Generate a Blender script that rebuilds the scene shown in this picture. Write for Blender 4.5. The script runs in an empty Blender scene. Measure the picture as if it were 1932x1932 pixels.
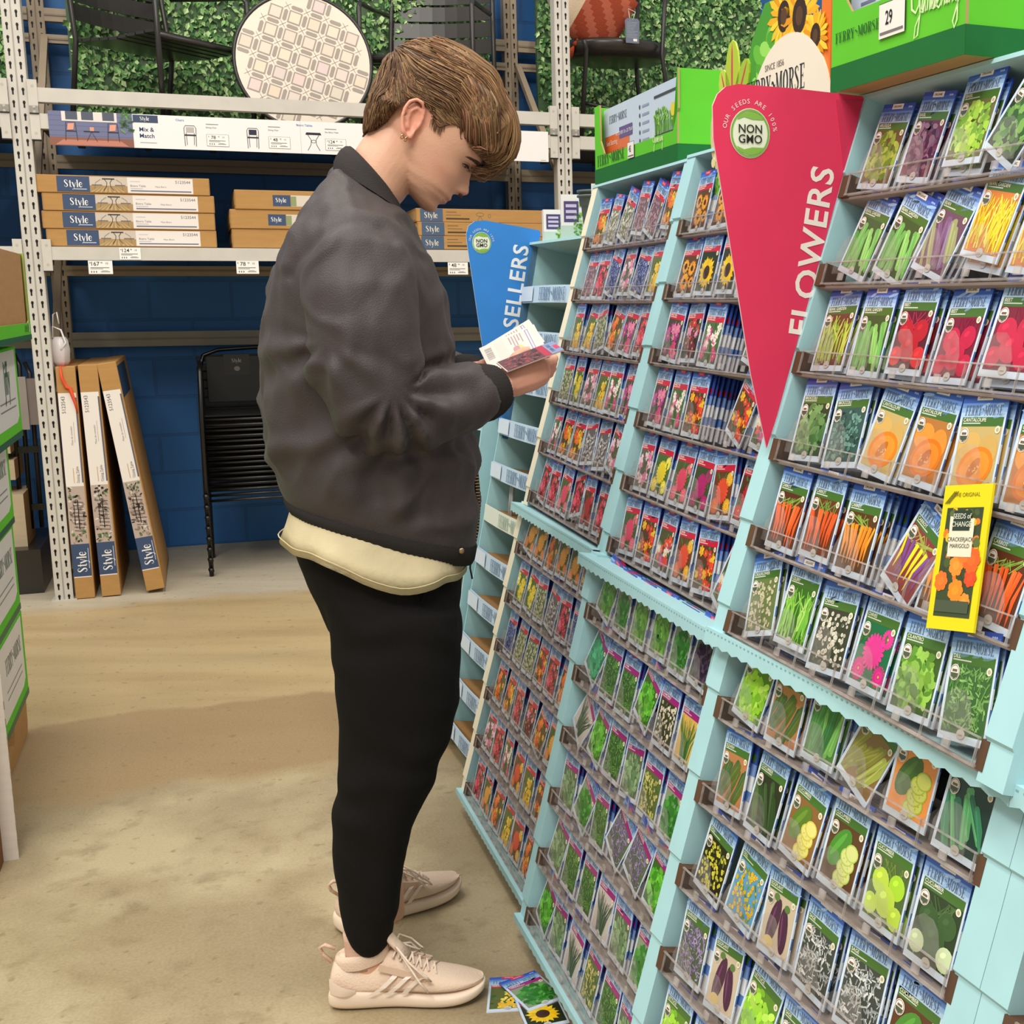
import bpy, math, random
from mathutils import Vector, Matrix
R = random.Random(7)
SC = bpy.context.scene
COL = SC.collection
PI = math.pi
# ------------------------------------------------------------------ camera, world, light, exposure
F_PX, PITCH, ROLL, CX, CY, CAMH = 2351.85, 0.16937, -0.00585, 1288.1, 966.2, 1.29
_cp, _sp, _cr, _sr = math.cos(PITCH), math.sin(PITCH), math.cos(ROLL), math.sin(ROLL)
_ri, _up, FWD = Vector((1, 0, 0)), Vector((0, _sp, _cp)), Vector((0, _cp, -_sp))
RI = _ri * _cr + _up * _sr
UP = -_ri * _sr + _up * _cr
EYE = Vector((0, 0, CAMH))
cam_d = bpy.data.cameras.new('camera')
cam = bpy.data.objects.new('camera', cam_d); COL.objects.link(cam)
cam.matrix_world = Matrix((( RI.x, UP.x, -FWD.x, 0), (RI.y, UP.y, -FWD.y, 0), (RI.z, UP.z, -FWD.z, CAMH), (0, 0, 0, 1)))
cam_d.sensor_width = 36; cam_d.lens = F_PX / 1932 * 36
cam_d.shift_x = -(CX - 966) / 1932; cam_d.shift_y = (CY - 966) / 1932
cam_d.clip_start = 0.05; cam_d.clip_end = 60
SC.camera = cam
wd = bpy.data.worlds.new('store_ambient'); SC.world = wd; wd.use_nodes = True
wd.node_tree.nodes['Background'].inputs[0].default_value = (1.0, 0.96, 0.90, 1)
wd.node_tree.nodes['Background'].inputs[1].default_value = 0.62
def area(name, loc, sx, sy, power, col=(1, .95, .86), rot=(0, 0, 0)):
    l = bpy.data.lights.new(name, 'AREA'); l.shape = 'RECTANGLE'; l.size = sx; l.size_y = sy
    l.energy = power; l.color = col
    o = bpy.data.objects.new(name, l); COL.objects.link(o); o.location = loc; o.rotation_euler = rot
    return o
area('ceiling_light', (-1.4, 2.2, 5.6), 0.7, 7.0, 150, rot=(0, 0, 0.37))
area('ceiling_light', (1.75, 2.2, 5.6), 0.4, 6.0, 150, rot=(0, 0, 0.37))
area('ceiling_light', (-3.2, 1.0, 5.6), 0.7, 7.0, 130, rot=(0, 0, 0.37))
area('ceiling_light', (-0.9, -1.6, 5.2), 3.0, 0.9, 190, rot=(0.42, 0.0, 0.1))
SC.view_settings.view_transform = 'Standard'; SC.view_settings.look = 'None'
SC.view_settings.gamma = 1; SC.view_settings.use_curve_mapping = False
SC.view_settings.exposure = 0.0
cy = SC.cycles
cy.max_bounces = 6; cy.diffuse_bounces = 3; cy.glossy_bounces = 2; cy.transmission_bounces = 2
cy.transparent_max_bounces = 12; cy.caustics_reflective = False; cy.caustics_refractive = False
cy.use_denoising = True; cy.use_adaptive_sampling = True; cy.adaptive_threshold = .02; cy.sample_clamp_indirect = 4
# ------------------------------------------------------------------ helpers
def ray(x, y):
    return FWD + RI * ((x - CX) / F_PX) - UP * ((y - CY) / F_PX)
def on_floor(x, y, z=0.0):
    d = ray(x, y); return EYE + d * ((z - CAMH) / d.z)
def on_plane(x, y, o, n):
    d = ray(x, y); o = Vector(o); n = Vector(n); return EYE + d * ((o - EYE).dot(n) / d.dot(n))
def lin(c):
    return c / 12.92 if c <= .04045 else ((c + .055) / 1.055) ** 2.4
def H(h):
    return tuple(lin(int(h[i:i+2], 16) / 255) for i in (0, 2, 4))
MATS = {}
def mat(name, rough=.6, spec=.3, metal=0, noise=0.0, nscale=20, bump=0.0, bscale=60, col=None, clear=0, sheen=0, trans=None, stretch=None):
    if name in MATS: return MATS[name]
    m = bpy.data.materials.new(name); m.use_nodes = True; nt = m.node_tree; N = nt.nodes; L = nt.links
    b = N['Principled BSDF']
    b.inputs['Roughness'].default_value = rough; b.inputs['Metallic'].default_value = metal
    b.inputs['Specular IOR Level'].default_value = spec
    b.inputs['Coat Weight'].default_value = clear; b.inputs['Coat Roughness'].default_value = .15
    b.inputs['Sheen Weight'].default_value = sheen
    if col is None:
        a = N.new('ShaderNodeVertexColor'); a.layer_name = 'Col'; src = a.outputs['Color']
    else:
        a = N.new('ShaderNodeRGB'); a.outputs[0].default_value = (*col, 1); src = a.outputs[0]
    tc = N.new('ShaderNodeTexCoord'); vec = tc.outputs['Object']
    if stretch:
        mp = N.new('ShaderNodeMapping'); mp.inputs['Scale'].default_value = stretch; L.new(vec, mp.inputs['Vector']); vec = mp.outputs[0]
    if noise:
        n = N.new('ShaderNodeTexNoise'); n.inputs['Scale'].default_value = nscale; n.inputs['Detail'].default_value = 4
        L.new(vec, n.inputs['Vector'])
        mr = N.new('ShaderNodeMapRange'); mr.inputs['To Min'].default_value = 1 - noise; mr.inputs['To Max'].default_value = 1 + noise
        mr.inputs['From Min'].default_value = .3; mr.inputs['From Max'].default_value = .7
        L.new(n.outputs['Fac'], mr.inputs['Value'])
        mx = N.new('ShaderNodeVectorMath'); mx.operation = 'SCALE'; L.new(src, mx.inputs[0]); L.new(mr.outputs[0], mx.inputs['Scale'])
        src = mx.outputs[0]
    L.new(src, b.inputs['Base Color'])
    if bump:
        n2 = N.new('ShaderNodeTexNoise'); n2.inputs['Scale'].default_value = bscale; n2.inputs['Detail'].default_value = 3
        L.new(vec, n2.inputs['Vector'])
        bp = N.new('ShaderNodeBump'); bp.inputs['Strength'].default_value = 1; bp.inputs['Distance'].default_value = bump
        L.new(n2.outputs['Fac'], bp.inputs['Height']); L.new(bp.outputs[0], b.inputs['Normal'])
    MATS[name] = m
    return m
def clear_plastic(name, tint, gloss):
    m = bpy.data.materials.new(name); m.use_nodes = True; nt = m.node_tree; N = nt.nodes; L = nt.links
    N.remove(N['Principled BSDF']); out = N['Material Output']
    t = N.new('ShaderNodeBsdfTransparent'); t.inputs[0].default_value = (*tint, 1)
    g = N.new('ShaderNodeBsdfPrincipled'); g.inputs['Base Color'].default_value = (.75, .74, .74, 1); g.inputs['Roughness'].default_value = .12
    lw = N.new('ShaderNodeLayerWeight'); lw.inputs['Blend'].default_value = .35
    n = N.new('ShaderNodeTexNoise'); n.inputs['Scale'].default_value = 22; n.inputs['Detail'].default_value = 2
    tc = N.new('ShaderNodeTexCoord'); L.new(tc.outputs['Object'], n.inputs['Vector'])
    bp = N.new('ShaderNodeBump'); bp.inputs['Distance'].default_value = .02; L.new(n.outputs['Fac'], bp.inputs['Height']); L.new(bp.outputs[0], g.inputs['Normal'])
    ma = N.new('ShaderNodeMath'); ma.operation = 'MULTIPLY_ADD'; ma.inputs[1].default_value = .12; ma.inputs[2].default_value = gloss
    L.new(lw.outputs['Fresnel'], ma.inputs[0])
    mx = N.new('ShaderNodeMixShader'); L.new(ma.outputs[0], mx.inputs[0]); L.new(t.outputs[0], mx.inputs[1]); L.new(g.outputs[0], mx.inputs[2])
    L.new(mx.outputs[0], out.inputs[0])
    MATS[name] = m
    return m
PRINT = mat('printed_paper', .45, .35)
GLOSSP = mat('glossy_print', .28, .5)
CARD = mat('cardboard', .8, .15, noise=.06, nscale=9, stretch=(1, 1, 6))
BLUECARD = mat('coloured_corrugated_card', .7, .2, noise=.03, nscale=14)
PAINTED = mat('powder_coated_steel', .42, .4, noise=.05, nscale=12)
BLACKMETAL = mat('black_painted_metal', .3, .5)
PLAST = mat('matte_plastic', .5, .4)
CLEAR = clear_plastic('clear_plastic', (.955, .94, .93), .012)
RIM = clear_plastic('clear_plastic_rim', (.90, .86, .84), .22)

class MB:
    """collects polygons with a colour each and links them as one mesh object"""
    def __init__(s): s.v = []; s.f = []; s.c = []; s.m = []; s.sm = []
    def add(s, vs, fs, col, mi=0, smooth=False):
        b = len(s.v); s.v += [tuple(p) for p in vs]
        multi = isinstance(col, list)
        for k, f in enumerate(fs):
            s.f.append([b + i for i in f]); s.c.append(col[k] if multi else col); s.m.append(mi); s.sm.append(smooth)
        return s
    def quad(s, a, b, c, d, col, mi=0): return s.add([a, b, c, d], [(0, 1, 2, 3)], col, mi)
    def box(s, lo, hi, col, M=None, mi=0):
        x0, y0, z0 = lo; x1, y1, z1 = hi
        vs = [(x0, y0, z0), (x1, y0, z0), (x1, y1, z0), (x0, y1, z0), (x0, y0, z1), (x1, y0, z1), (x1, y1, z1), (x0, y1, z1)]
        if M is not None: vs = [M @ Vector(p) for p in vs]
        return s.add(vs, [(3, 2, 1, 0), (4, 5, 6, 7), (0, 1, 5, 4), (1, 2, 6, 5), (2, 3, 7, 6), (3, 0, 4, 7)], col, mi)
    def bar(s, a, b, w, h, col, up=(0, 0, 1), mi=0):
        """box of section w x h from a to b"""
        a = Vector(a); b = Vector(b); d = (b - a).normalized(); u = Vector(up); x = d.cross(u)
        if x.length < 1e-4: x = d.cross(Vector((0, 1, 0)))
        x.normalize(); u = x.cross(d).normalized()
        vs = [p + x * sx * w / 2 + u * su * h / 2 for p in (a, b) for sx, su in ((-1, -1), (1, -1), (1, 1), (-1, 1))]
        return s.add(vs, [(0, 1, 2, 3), (7, 6, 5, 4), (0, 4, 5, 1), (1, 5, 6, 2), (2, 6, 7, 3), (3, 7, 4, 0)], col, mi)
    def tube(s, pts, r, col, n=8, closed=False, cap=True, mi=0, smooth=True):
        pts = [Vector(p) for p in pts]; k = len(pts); rr = r if isinstance(r, (list, tuple)) else [r] * k
        vs = []; prev = None
        for i, p in enumerate(pts):
            if closed: d = pts[(i + 1) % k] - pts[i - 1]
            else: d = pts[min(i + 1, k - 1)] - pts[max(i - 1, 0)]
            if d.length < 1e-9: d = Vector((0, 0, 1))
            d.normalize()
            if prev is None:
                a = d.orthogonal().normalized()
            else:
                a = prev - d * prev.dot(d)
                a = a.normalized() if a.length > 1e-6 else d.orthogonal().normalized()
            prev = a; b = d.cross(a)
            for j in range(n):
                t = 2 * PI * j / n; vs.append(p + (a * math.cos(t) + b * math.sin(t)) * rr[i])
        fs = []
        for i in range(k if closed else k - 1):
            i2 = (i + 1) % k
            for j in range(n):
                j2 = (j + 1) % n; fs.append((i * n + j, i * n + j2, i2 * n + j2, i2 * n + j))
        if cap and not closed:
            fs.append(tuple(range(n))[::-1]); fs.append(tuple((k - 1) * n + j for j in range(n)))
        return s.add(vs, fs, col, mi, smooth)
    def loft(s, rings, col, cap=True, mi=0, smooth=True, close=True):
        n = len(rings[0]); vs = [p for r in rings for p in r]; fs = []
        for i in range(len(rings) - 1):
            for j in range(n if close else n - 1):
                j2 = (j + 1) % n; fs.append((i * n + j, i * n + j2, (i + 1) * n + j2, (i + 1) * n + j))
        if cap: fs.append(tuple(range(n))[::-1]); fs.append(tuple((len(rings) - 1) * n + j for j in range(n)))
        return s.add(vs, fs, col, mi, smooth)
    def prism(s, poly, o, ex, ey, depth, col, side=None, mi=0):
        """2D polygon (ccw) placed with axes ex, ey at o and thickened by vector depth (away from the face)"""
        o = Vector(o); ex = Vector(ex); ey = Vector(ey); depth = Vector(depth); n = len(poly)
        fr = [o + ex * x + ey * y for x, y in poly]; bk = [p + depth for p in fr]
        fs = [tuple(range(n)), tuple(range(n, 2 * n))[::-1]] + [(i, i + n, (i + 1) % n + n, (i + 1) % n) for i in range(n)]
        cols = [col, side or col] + [side or col] * n
        return s.add(fr + bk, fs, cols, mi)
    def flat(s, tris2d, o, ex, ey, col, mi=0):
        """(verts2d, faces) placed on a plane"""
        vs, fs = tris2d; o = Vector(o); ex = Vector(ex); ey = Vector(ey)
        return s.add([o + ex * x + ey * y for x, y in vs], fs, col, mi)
    def mesh(s, name):
        me = bpy.data.meshes.new(name); me.from_pydata(s.v, [], s.f)
        ca = me.color_attributes.new('Col', 'FLOAT_COLOR', 'CORNER')
        arr = []
        for f, c in zip(s.f, s.c): arr += [c[0], c[1], c[2], 1.0] * len(f)
        ca.data.foreach_set('color', arr)
        me.polygons.foreach_set('material_index', s.m); me.polygons.foreach_set('use_smooth', s.sm)
        me.update(); return me
    def build(s, name, mats, parent=None, M=None):
        me = s.mesh(name)
        for m in (mats if isinstance(mats, (list, tuple)) else [mats]): me.materials.append(m)
        return link(name, me, parent, M)
def link(name, me, parent=None, M=None):
    o = bpy.data.objects.new(name, me); COL.objects.link(o)
    if parent: o.parent = parent
    if M is not None: o.matrix_local = M
    return o
def tag(o, label=None, cat=None, group=None, kind=None):
    if label: o['label'] = label
    if cat: o['category'] = cat
    if group: o['group'] = group
    if kind: o['kind'] = kind
    return o
def thing(name, label, cat, M=None, group=None):
    o = bpy.data.objects.new(name, None); COL.objects.link(o); o.empty_display_size = .05
    if M is not None: o.matrix_world = M
    return tag(o, label, cat, group)
def frame(o, x, y, z):
    return Matrix(((x[0], y[0], z[0], o[0]), (x[1], y[1], z[1], o[1]), (x[2], y[2], z[2], o[2]), (0, 0, 0, 1)))
def bevel(o, w, seg=2):
    m = o.modifiers.new('bevel', 'BEVEL'); m.width = w; m.segments = seg; m.limit_method = 'ANGLE'; return o
def baked(o):
    """apply an object's modifiers to its mesh"""
    dg = bpy.context.evaluated_depsgraph_get(); dg.update()
    me = bpy.data.meshes.new_from_object(o.evaluated_get(dg)); o.modifiers.clear(); o.data = me; return o
# ---- 2D drawing
_tx = {}
def text2d(st, h, bold=0.0, shear=0.0, sx=1.0, align='CENTER', space=1.0):
    """built-in sans lettering of cap height h as (verts, faces), centred on 0,0"""
    k = (st, bold, shear, space)
    if k not in _tx:
        c = bpy.data.curves.new('lettering', 'FONT'); c.body = st; c.size = 1; c.offset = bold; c.shear = shear; c.resolution_u = 3; c.space_character = space
        o = bpy.data.objects.new('lettering', c); COL.objects.link(o)
        dg = bpy.context.evaluated_depsgraph_get(); dg.update()
        me = bpy.data.meshes.new_from_object(o.evaluated_get(dg))
        vs = [(v.co.x, v.co.y) for v in me.vertices]; fs = [tuple(p.vertices) for p in me.polygons]
        bpy.data.objects.remove(o); bpy.data.curves.remove(c); bpy.data.meshes.remove(me)
        _tx[k] = (vs, fs)
    vs, fs = _tx[k]
    if not vs: return ([], [])
    x0 = min(v[0] for v in vs); x1 = max(v[0] for v in vs); s = h / .7
    ox = {'CENTER': (x0 + x1) / 2, 'LEFT': x0, 'RIGHT': x1}[align]
    return ([((x - ox) * s * sx, (y - .35) * s) for x, y in vs], fs)
def stroke2d(pts, w):
    """thick polyline as quads"""
    vs = []; fs = []; n = len(pts)
    for i, (x, y) in enumerate(pts):
        a = pts[max(i - 1, 0)]; b = pts[min(i + 1, n - 1)]
        dx, dy = b[0] - a[0], b[1] - a[1]; l = math.hypot(dx, dy) or 1; ww = (w[i] if isinstance(w, (list, tuple)) else w) / 2
        vs += [(x - dy / l * ww, y + dx / l * ww), (x + dy / l * ww, y - dx / l * ww)]
    for i in range(n - 1): fs.append((2 * i, 2 * i + 1, 2 * i + 3, 2 * i + 2))
    return vs, fs
def join2d(parts):
    vs = []; fs = []
    for v, f in parts:
        b = len(vs); vs += v; fs += [tuple(i + b for i in q) for q in f]
    return vs, fs
def rect2d(x0, y0, x1, y1): return ([(x0, y0), (x1, y0), (x1, y1), (x0, y1)], [(0, 1, 2, 3)])
def ell2d(cx, cy, a, b, rot=0, n=14):
    c, s = math.cos(rot), math.sin(rot)
    return ([(cx + a * math.cos(t) * c - b * math.sin(t) * s, cy + a * math.cos(t) * s + b * math.sin(t) * c) for t in (2 * PI * i / n for i in range(n))], [tuple(range(n))])
def ring2d(cx, cy, a, b, w, n=24, t0=0, t1=2 * PI, w2=None):
    pts = [(cx + a * math.cos(t0 + (t1 - t0) * i / n), cy + b * math.sin(t0 + (t1 - t0) * i / n)) for i in range(n + 1)]
    return stroke2d(pts, w)
def xf2d(g, sx, sy, ox, oy, rot=0):
    c, s = math.cos(rot), math.sin(rot)
    return ([(ox + x * sx * c - y * sy * s, oy + x * sx * s + y * sy * c) for x, y in g[0]], g[1])
def arc(cx, cy, a, b, t0, t1, n=8):
    return [(cx + a * math.cos(math.radians(t0 + (t1 - t0) * i / n)), cy + b * math.sin(math.radians(t0 + (t1 - t0) * i / n))) for i in range(n + 1)]
# condensed serif capitals, height 1
_S = {
 'F': (.58, [rect2d(.1, 0, .25, 1), rect2d(.0, .955, .55, 1), rect2d(.5, .78, .55, 1), rect2d(.25, .5, .42, .54), rect2d(.39, .42, .42, .62), rect2d(.0, 0, .36, .045)]),
 'E': (.60, [rect2d(.1, 0, .25, 1), rect2d(.0, .955, .55, 1), rect2d(.5, .78, .55, 1), rect2d(.25, .5, .42, .54), rect2d(.39, .42, .42, .62), rect2d(.0, 0, .57, .045), rect2d(.52, 0, .57, .22)]),
 'R': (.66, [rect2d(.1, 0, .25, 1), rect2d(.0, .955, .3, 1), stroke2d([(.25, .975)] + arc(.3, .745, .22, .235, 90, -90, 10) + [(.25, .51)], [.045] * 2 + [.06, .1, .13, .15, .15, .13, .1, .06, .045, .045, .045]), stroke2d([(.34, .5), (.5, .04), (.62, .02)], [.13, .13, .04]), rect2d(.0, 0, .34, .045)]),
 'Y': (.62, [rect2d(.23, 0, .38, .5), stroke2d([(.1, .98), (.31, .46)], [.17, .13]), stroke2d([(.52, .98), (.34, .46)], [.05, .06]), rect2d(.0, .955, .24, 1), rect2d(.4, .955, .62, 1), rect2d(.14, 0, .47, .045)]),
 'M': (.86, [rect2d(.09, 0, .13, 1), rect2d(.62, 0, .77, 1), stroke2d([(.13, .98), (.4, .1)], .15), stroke2d([(.64, .98), (.41, .1)], .05), rect2d(.0, .955, .2, 1), rect2d(.6, .955, .84, 1), rect2d(.0, 0, .22, .045), rect2d(.54, 0, .84, .045)]),
 'O': (.68, [stroke2d(arc(.33, .5, .24, .48, 0, 360, 24), [.15 if abs(math.cos(2 * PI * i / 24)) > .5 else .06 for i in range(25)])]),
 'S': (.56, [stroke2d([(.44, .76), (.42, .9), (.27, .97), (.12, .9), (.09, .76), (.18, .62), (.33, .46), (.43, .33), (.42, .14), (.26, .03), (.1, .1), (.06, .26)], [.04, .05, .05, .1, .14, .15, .16, .15, .12, .05, .05, .04])]),
 '~': (.52, [stroke2d([(.02, .56), (.12, .66), (.24, .62), (.34, .5), (.44, .46), (.52, .54)], [.02, .1, .14, .14, .1, .02])]),
 't': (.34, [rect2d(.1, .05, .23, .92), rect2d(.0, .62, .33, .68), stroke2d([(.17, .08), (.26, .02), (.34, .08)], .06)]),
 'y': (.50, [stroke2d([(.06, .66), (.26, .02)], .14), stroke2d([(.46, .66), (.2, -.26), (.04, -.28)], [.05, .05, .08])]),
 'l': (.26, [rect2d(.06, 0, .2, 1), rect2d(.0, 0, .26, .04), rect2d(0, .96, .2, 1)]),
 'e': (.48, [stroke2d(arc(.24, .34, .18, .32, 20, 330, 16), [.05, .06, .07, .08, .09, .12, .14, .15, .15, .15, .14, .12, .1, .08, .06, .05, .05]), rect2d(.1, .34, .42, .38)]),
 'd': (.54, [stroke2d(arc(.24, .34, .17, .32, 0, 360, 16), [.06, .06, .07, .08, .09, .12, .14, .15, .15, .15, .14, .12, .1, .08, .06, .06, .06]), rect2d(.36, 0, .5, 1), rect2d(.28, .96, .5, 1)]),
 's': (.42, [stroke2d([(.34, .5), (.3, .62), (.18, .65), (.08, .57), (.09, .45), (.3, .26), (.34, .14), (.22, .02), (.1, .05), (.05, .17)], [.04, .05, .06, .1, .12, .13, .11, .05, .05, .04])]),
}
def serif2d(st, h, sx=1.0, shear=0.0, gap=.05):
    x = 0; parts = []
    for ch in st:
        if ch == ' ': x += .3; continue
        adv, gl = _S['S' if (ch == 'S') else ch]
        for g in gl: parts.append(([(a + x, b) for a, b in g[0]], g[1]))
        x += adv + gap
    w = x - gap; v, f = join2d(parts)
    return ([((a - w / 2 + shear * b) * h * sx, (b - .5) * h) for a, b in v], f)
BRAND = serif2d('FERRY~MORSE', 1.0)
BW = max(v[0] for v in BRAND[0]) * 2
def brand2d(width, cx, cy, hscale=1.0, rot=0):
    s = width / BW; return xf2d(BRAND, s, s * hscale, cx, cy, rot)
# ------------------------------------------------------------------ structure
RA = 0.36703
RO = Vector((-2.7168, 5.3339, 0)); RE = Vector((math.cos(RA), math.sin(RA), 0)); RN = Vector((-math.sin(RA), math.cos(RA), 0))
RK = frame(RO, RE, RN, (0, 0, 1))          # rack frame: s along the front, t towards the wall, z up
def rk(s, t, z): return RO + RE * s + RN * t + Vector((0, 0, z))
def floor_material():
    m = bpy.data.materials.new('sealed_concrete'); m.use_nodes = True; nt = m.node_tree; N = nt.nodes; L = nt.links
    b = N['Principled BSDF']; tc = N.new('ShaderNodeTexCoord')
    def noise(sc, det, stretch=(1, 1, 1), rot=0.367):
        mp = N.new('ShaderNodeMapping'); mp.inputs['Rotation'].default_value = (0, 0, -rot); mp.inputs['Scale'].default_value = stretch
        L.new(tc.outputs['Object'], mp.inputs['Vector'])
        n = N.new('ShaderNodeTexNoise'); n.inputs['Scale'].default_value = sc; n.inputs['Detail'].default_value = det
        L.new(mp.outputs[0], n.inputs['Vector']); return n
    def ramp(src, stops):
        r = N.new('ShaderNodeValToRGB'); L.new(src, r.inputs[0]); e = r.color_ramp.elements
        while len(e) < len(stops): e.new(.5)
        for el, (p, c) in zip(e, stops): el.position = p; el.color = (*c, 1)
        return r.outputs[0]
    def mix(a, bb, f, mode='MIX'):
        x = N.new('ShaderNodeMix'); x.data_type = 'RGBA'; x.blend_type = mode
        if isinstance(f, float): x.inputs[0].default_value = f
        else: L.new(f, x.inputs[0])
        for s_, v in ((6, a), (7, bb)):
            if isinstance(v, tuple): x.inputs[s_].default_value = (*v, 1)
            else: L.new(v, x.inputs[s_])
        return x.outputs[2]
    big = noise(.9, 3, (1, 2.2, 1)); base = ramp(big.outputs['Fac'], [(.35, H('a08762')), (.5, H('b49a70')), (.65, H('ad9a76'))])
    streak = noise(3.2, 6, (.35, 2.4, 1)); base = mix(base, ramp(streak.outputs['Fac'], [(.3, H('a08a64')), (.7, H('d2bd92'))]), .38)
    # the near part of the aisle is a greyer, unsealed slab; the line wanders
    sp = N.new('ShaderNodeSeparateXYZ'); mp = N.new('ShaderNodeMapping'); mp.inputs['Rotation'].default_value = (0, 0, -.367)
    L.new(tc.outputs['Object'], mp.inputs['Vector']); L.new(mp.outputs[0], sp.inputs[0])
    wob = noise(2.5, 4); add = N.new('ShaderNodeMath'); add.operation = 'MULTIPLY_ADD'; add.inputs[1].default_value = .3
    L.new(wob.outputs['Fac'], add.inputs[0]); L.new(sp.outputs['Y'], add.inputs[2])
    def step(x0, x1):
        m_ = N.new('ShaderNodeMapRange'); m_.inputs['From Min'].default_value = x0; m_.inputs['From Max'].default_value = x1; L.new(add.outputs[0], m_.inputs['Value']); return m_.outputs[0]
    blotch = noise(2.2, 8).outputs['Fac']
    near = mix(mix(H('a3937a'), H('857557'), noise(5, 9).outputs['Fac']), H('b9ab8c'), ramp(blotch, [(.46, (0, 0, 0)), (.62, (.85, .85, .85))]))
    near = mix(near, H('74634a'), ramp(noise(11, 9).outputs['Fac'], [(.55, (0, 0, 0)), (.72, (.55, .55, .55))]))
    brown = mix(H('93795a'), H('a08764'), noise(4, 7, (.5, 2, 1)).outputs['Fac'])
    base = mix(brown, base, step(4.30, 4.34)); base = mix(near, base, step(3.54, 3.66))
    # worn pale band by the rack feet
    ed = N.new('ShaderNodeMapRange'); ed.inputs['From Min'].default_value = 5.84; ed.inputs['From Max'].default_value = 5.98
    L.new(add.outputs[0], ed.inputs['Value'])
    pale = mix(H('cfc6b4'), H('a89f8c'), noise(4, 5, (.4, 3, 1)).outputs['Fac'])
    base = mix(base, pale, ed.outputs[0])
    spot = noise(34, 5); base = mix(base, H('6e5c42'), ramp(spot.outputs['Fac'], [(.62, (0, 0, 0)), (.72, (.6, .6, .6))]))
    fine = noise(160, 2); base = mix(base, ramp(fine.outputs['Fac'], [(.3, H('8e7a56')), (.7, H('d8c49a'))]), .16)
    L.new(base, b.inputs['Base Color'])
    b.inputs['Roughness'].default_value = .5; b.inputs['Specular IOR Level'].default_value = .3
    bp = N.new('ShaderNodeBump'); bp.inputs['Distance'].default_value = .001; L.new(spot.outputs['Fac'], bp.inputs['Height']); L.new(bp.outputs[0], b.inputs['Normal'])
    return m
fl = MB(); fl.box((-9, -3, -.05), (7, 10, 0), (.5, .4, .3)); o = fl.build('floor', floor_material()); o['kind'] = 'structure'
def wall_material():
    m = bpy.data.materials.new('painted_block_wall'); m.use_nodes = True; nt = m.node_tree; N = nt.nodes; L = nt.links
    b = N['Principled BSDF']; tc = N.new('ShaderNodeTexCoord'); br = N.new('ShaderNodeTexBrick')
    mp = N.new('ShaderNodeMapping'); mp.inputs['Rotation'].default_value = (PI / 2, 0, 0); L.new(tc.outputs['Object'], mp.inputs['Vector'])
    L.new(mp.outputs[0], br.inputs['Vector'])
    br.inputs['Color1'].default_value = (*H('2264a8'), 1); br.inputs['Color2'].default_value = (*H('2569ae'), 1); br.inputs['Mortar'].default_value = (*H('1f5c9a'), 1)
    br.inputs['Scale'].default_value = 1; br.inputs['Brick Width'].default_value = .4; br.inputs['Row Height'].default_value = .2; br.inputs['Mortar Size'].default_value = .008
    n = N.new('ShaderNodeTexNoise'); n.inputs['Scale'].default_value = 3; L.new(tc.outputs['Object'], n.inputs['Vector'])
    mx = N.new('ShaderNodeMix'); mx.data_type = 'RGBA'; mx.blend_type = 'MULTIPLY'; mx.inputs[0].default_value = .12
    L.new(br.outputs['Color'], mx.inputs[6]); L.new(n.outputs['Fac'], mx.inputs[7]); L.new(mx.outputs[2], b.inputs['Base Color'])
    b.inputs['Roughness'].default_value = .55
    bp = N.new('ShaderNodeBump'); bp.inputs['Distance'].default_value = .002; bp.invert = True; L.new(br.outputs['Fac'], bp.inputs['Height']); L.new(bp.outputs[0], b.inputs['Normal'])
    return m
w = MB(); w.box((-4.0, 1.12, 0), (7.5, 1.25, 4.4), (.1, .2, .5)); o = w.build('wall_back', wall_material(), M=RK); o['kind'] = 'structure'

# ------------------------------------------------------------------ pallet rack
GREY = H('c9c4bb'); TAN = H('a3917a'); STEEL = H('8f887a'); HOLE = H('14100e')
rack = thing('pallet_rack', 'tall grey steel pallet rack with keyhole uprights in front of the blue wall', 'rack', RK)
def keyholes(mb, s, z0, z1, t):
    z = z0
    while z < z1:
        mb.add([(s + .0055 * math.cos(a) * 1.0, t, z + .0075 * math.sin(a)) for a in (2 * PI * i / 8 for i in range(8))], [tuple(range(8))], HOLE, 1)
        mb.add([(s - .003, t, z - .022), (s + .003, t, z - .022), (s + .0035, t, z), (s - .0035, t, z)], [(0, 1, 2, 3)], HOLE, 1)
        z += .0508
for sp in (0.0, 2.316):
    for t, w_, c in ((0, .070, GREY), (1.02, .07, TAN)):
        p = MB()
        # open channel: face plate and two flanges, with a groove down the middle
        for s0, s1 in ((-.034, -.003), (.003, .034)): p.box((sp + s0, t, 0), (sp + s1, t + .003, 3.3), c)
        p.box((sp - .003, t + .004, 0), (sp + .003, t + .007, 3.3), tuple(x * .8 for x in c))
        p.box((sp - .036, t, 0), (sp - .033, t + .07, 3.3), c); p.box((sp + .033, t, 0), (sp + .036, t + .07, 3.3), c)
        if t == 0:
            p.box((sp - .05, -.006, 0), (sp + .05, .08, .005), c)
        keyholes(p, sp - .019, .02, 3.3, t - .0006); keyholes(p, sp + .019, .02, 3.3, t - .0006)
        o = p.build('post', [PAINTED, PLAST], rack)
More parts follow.
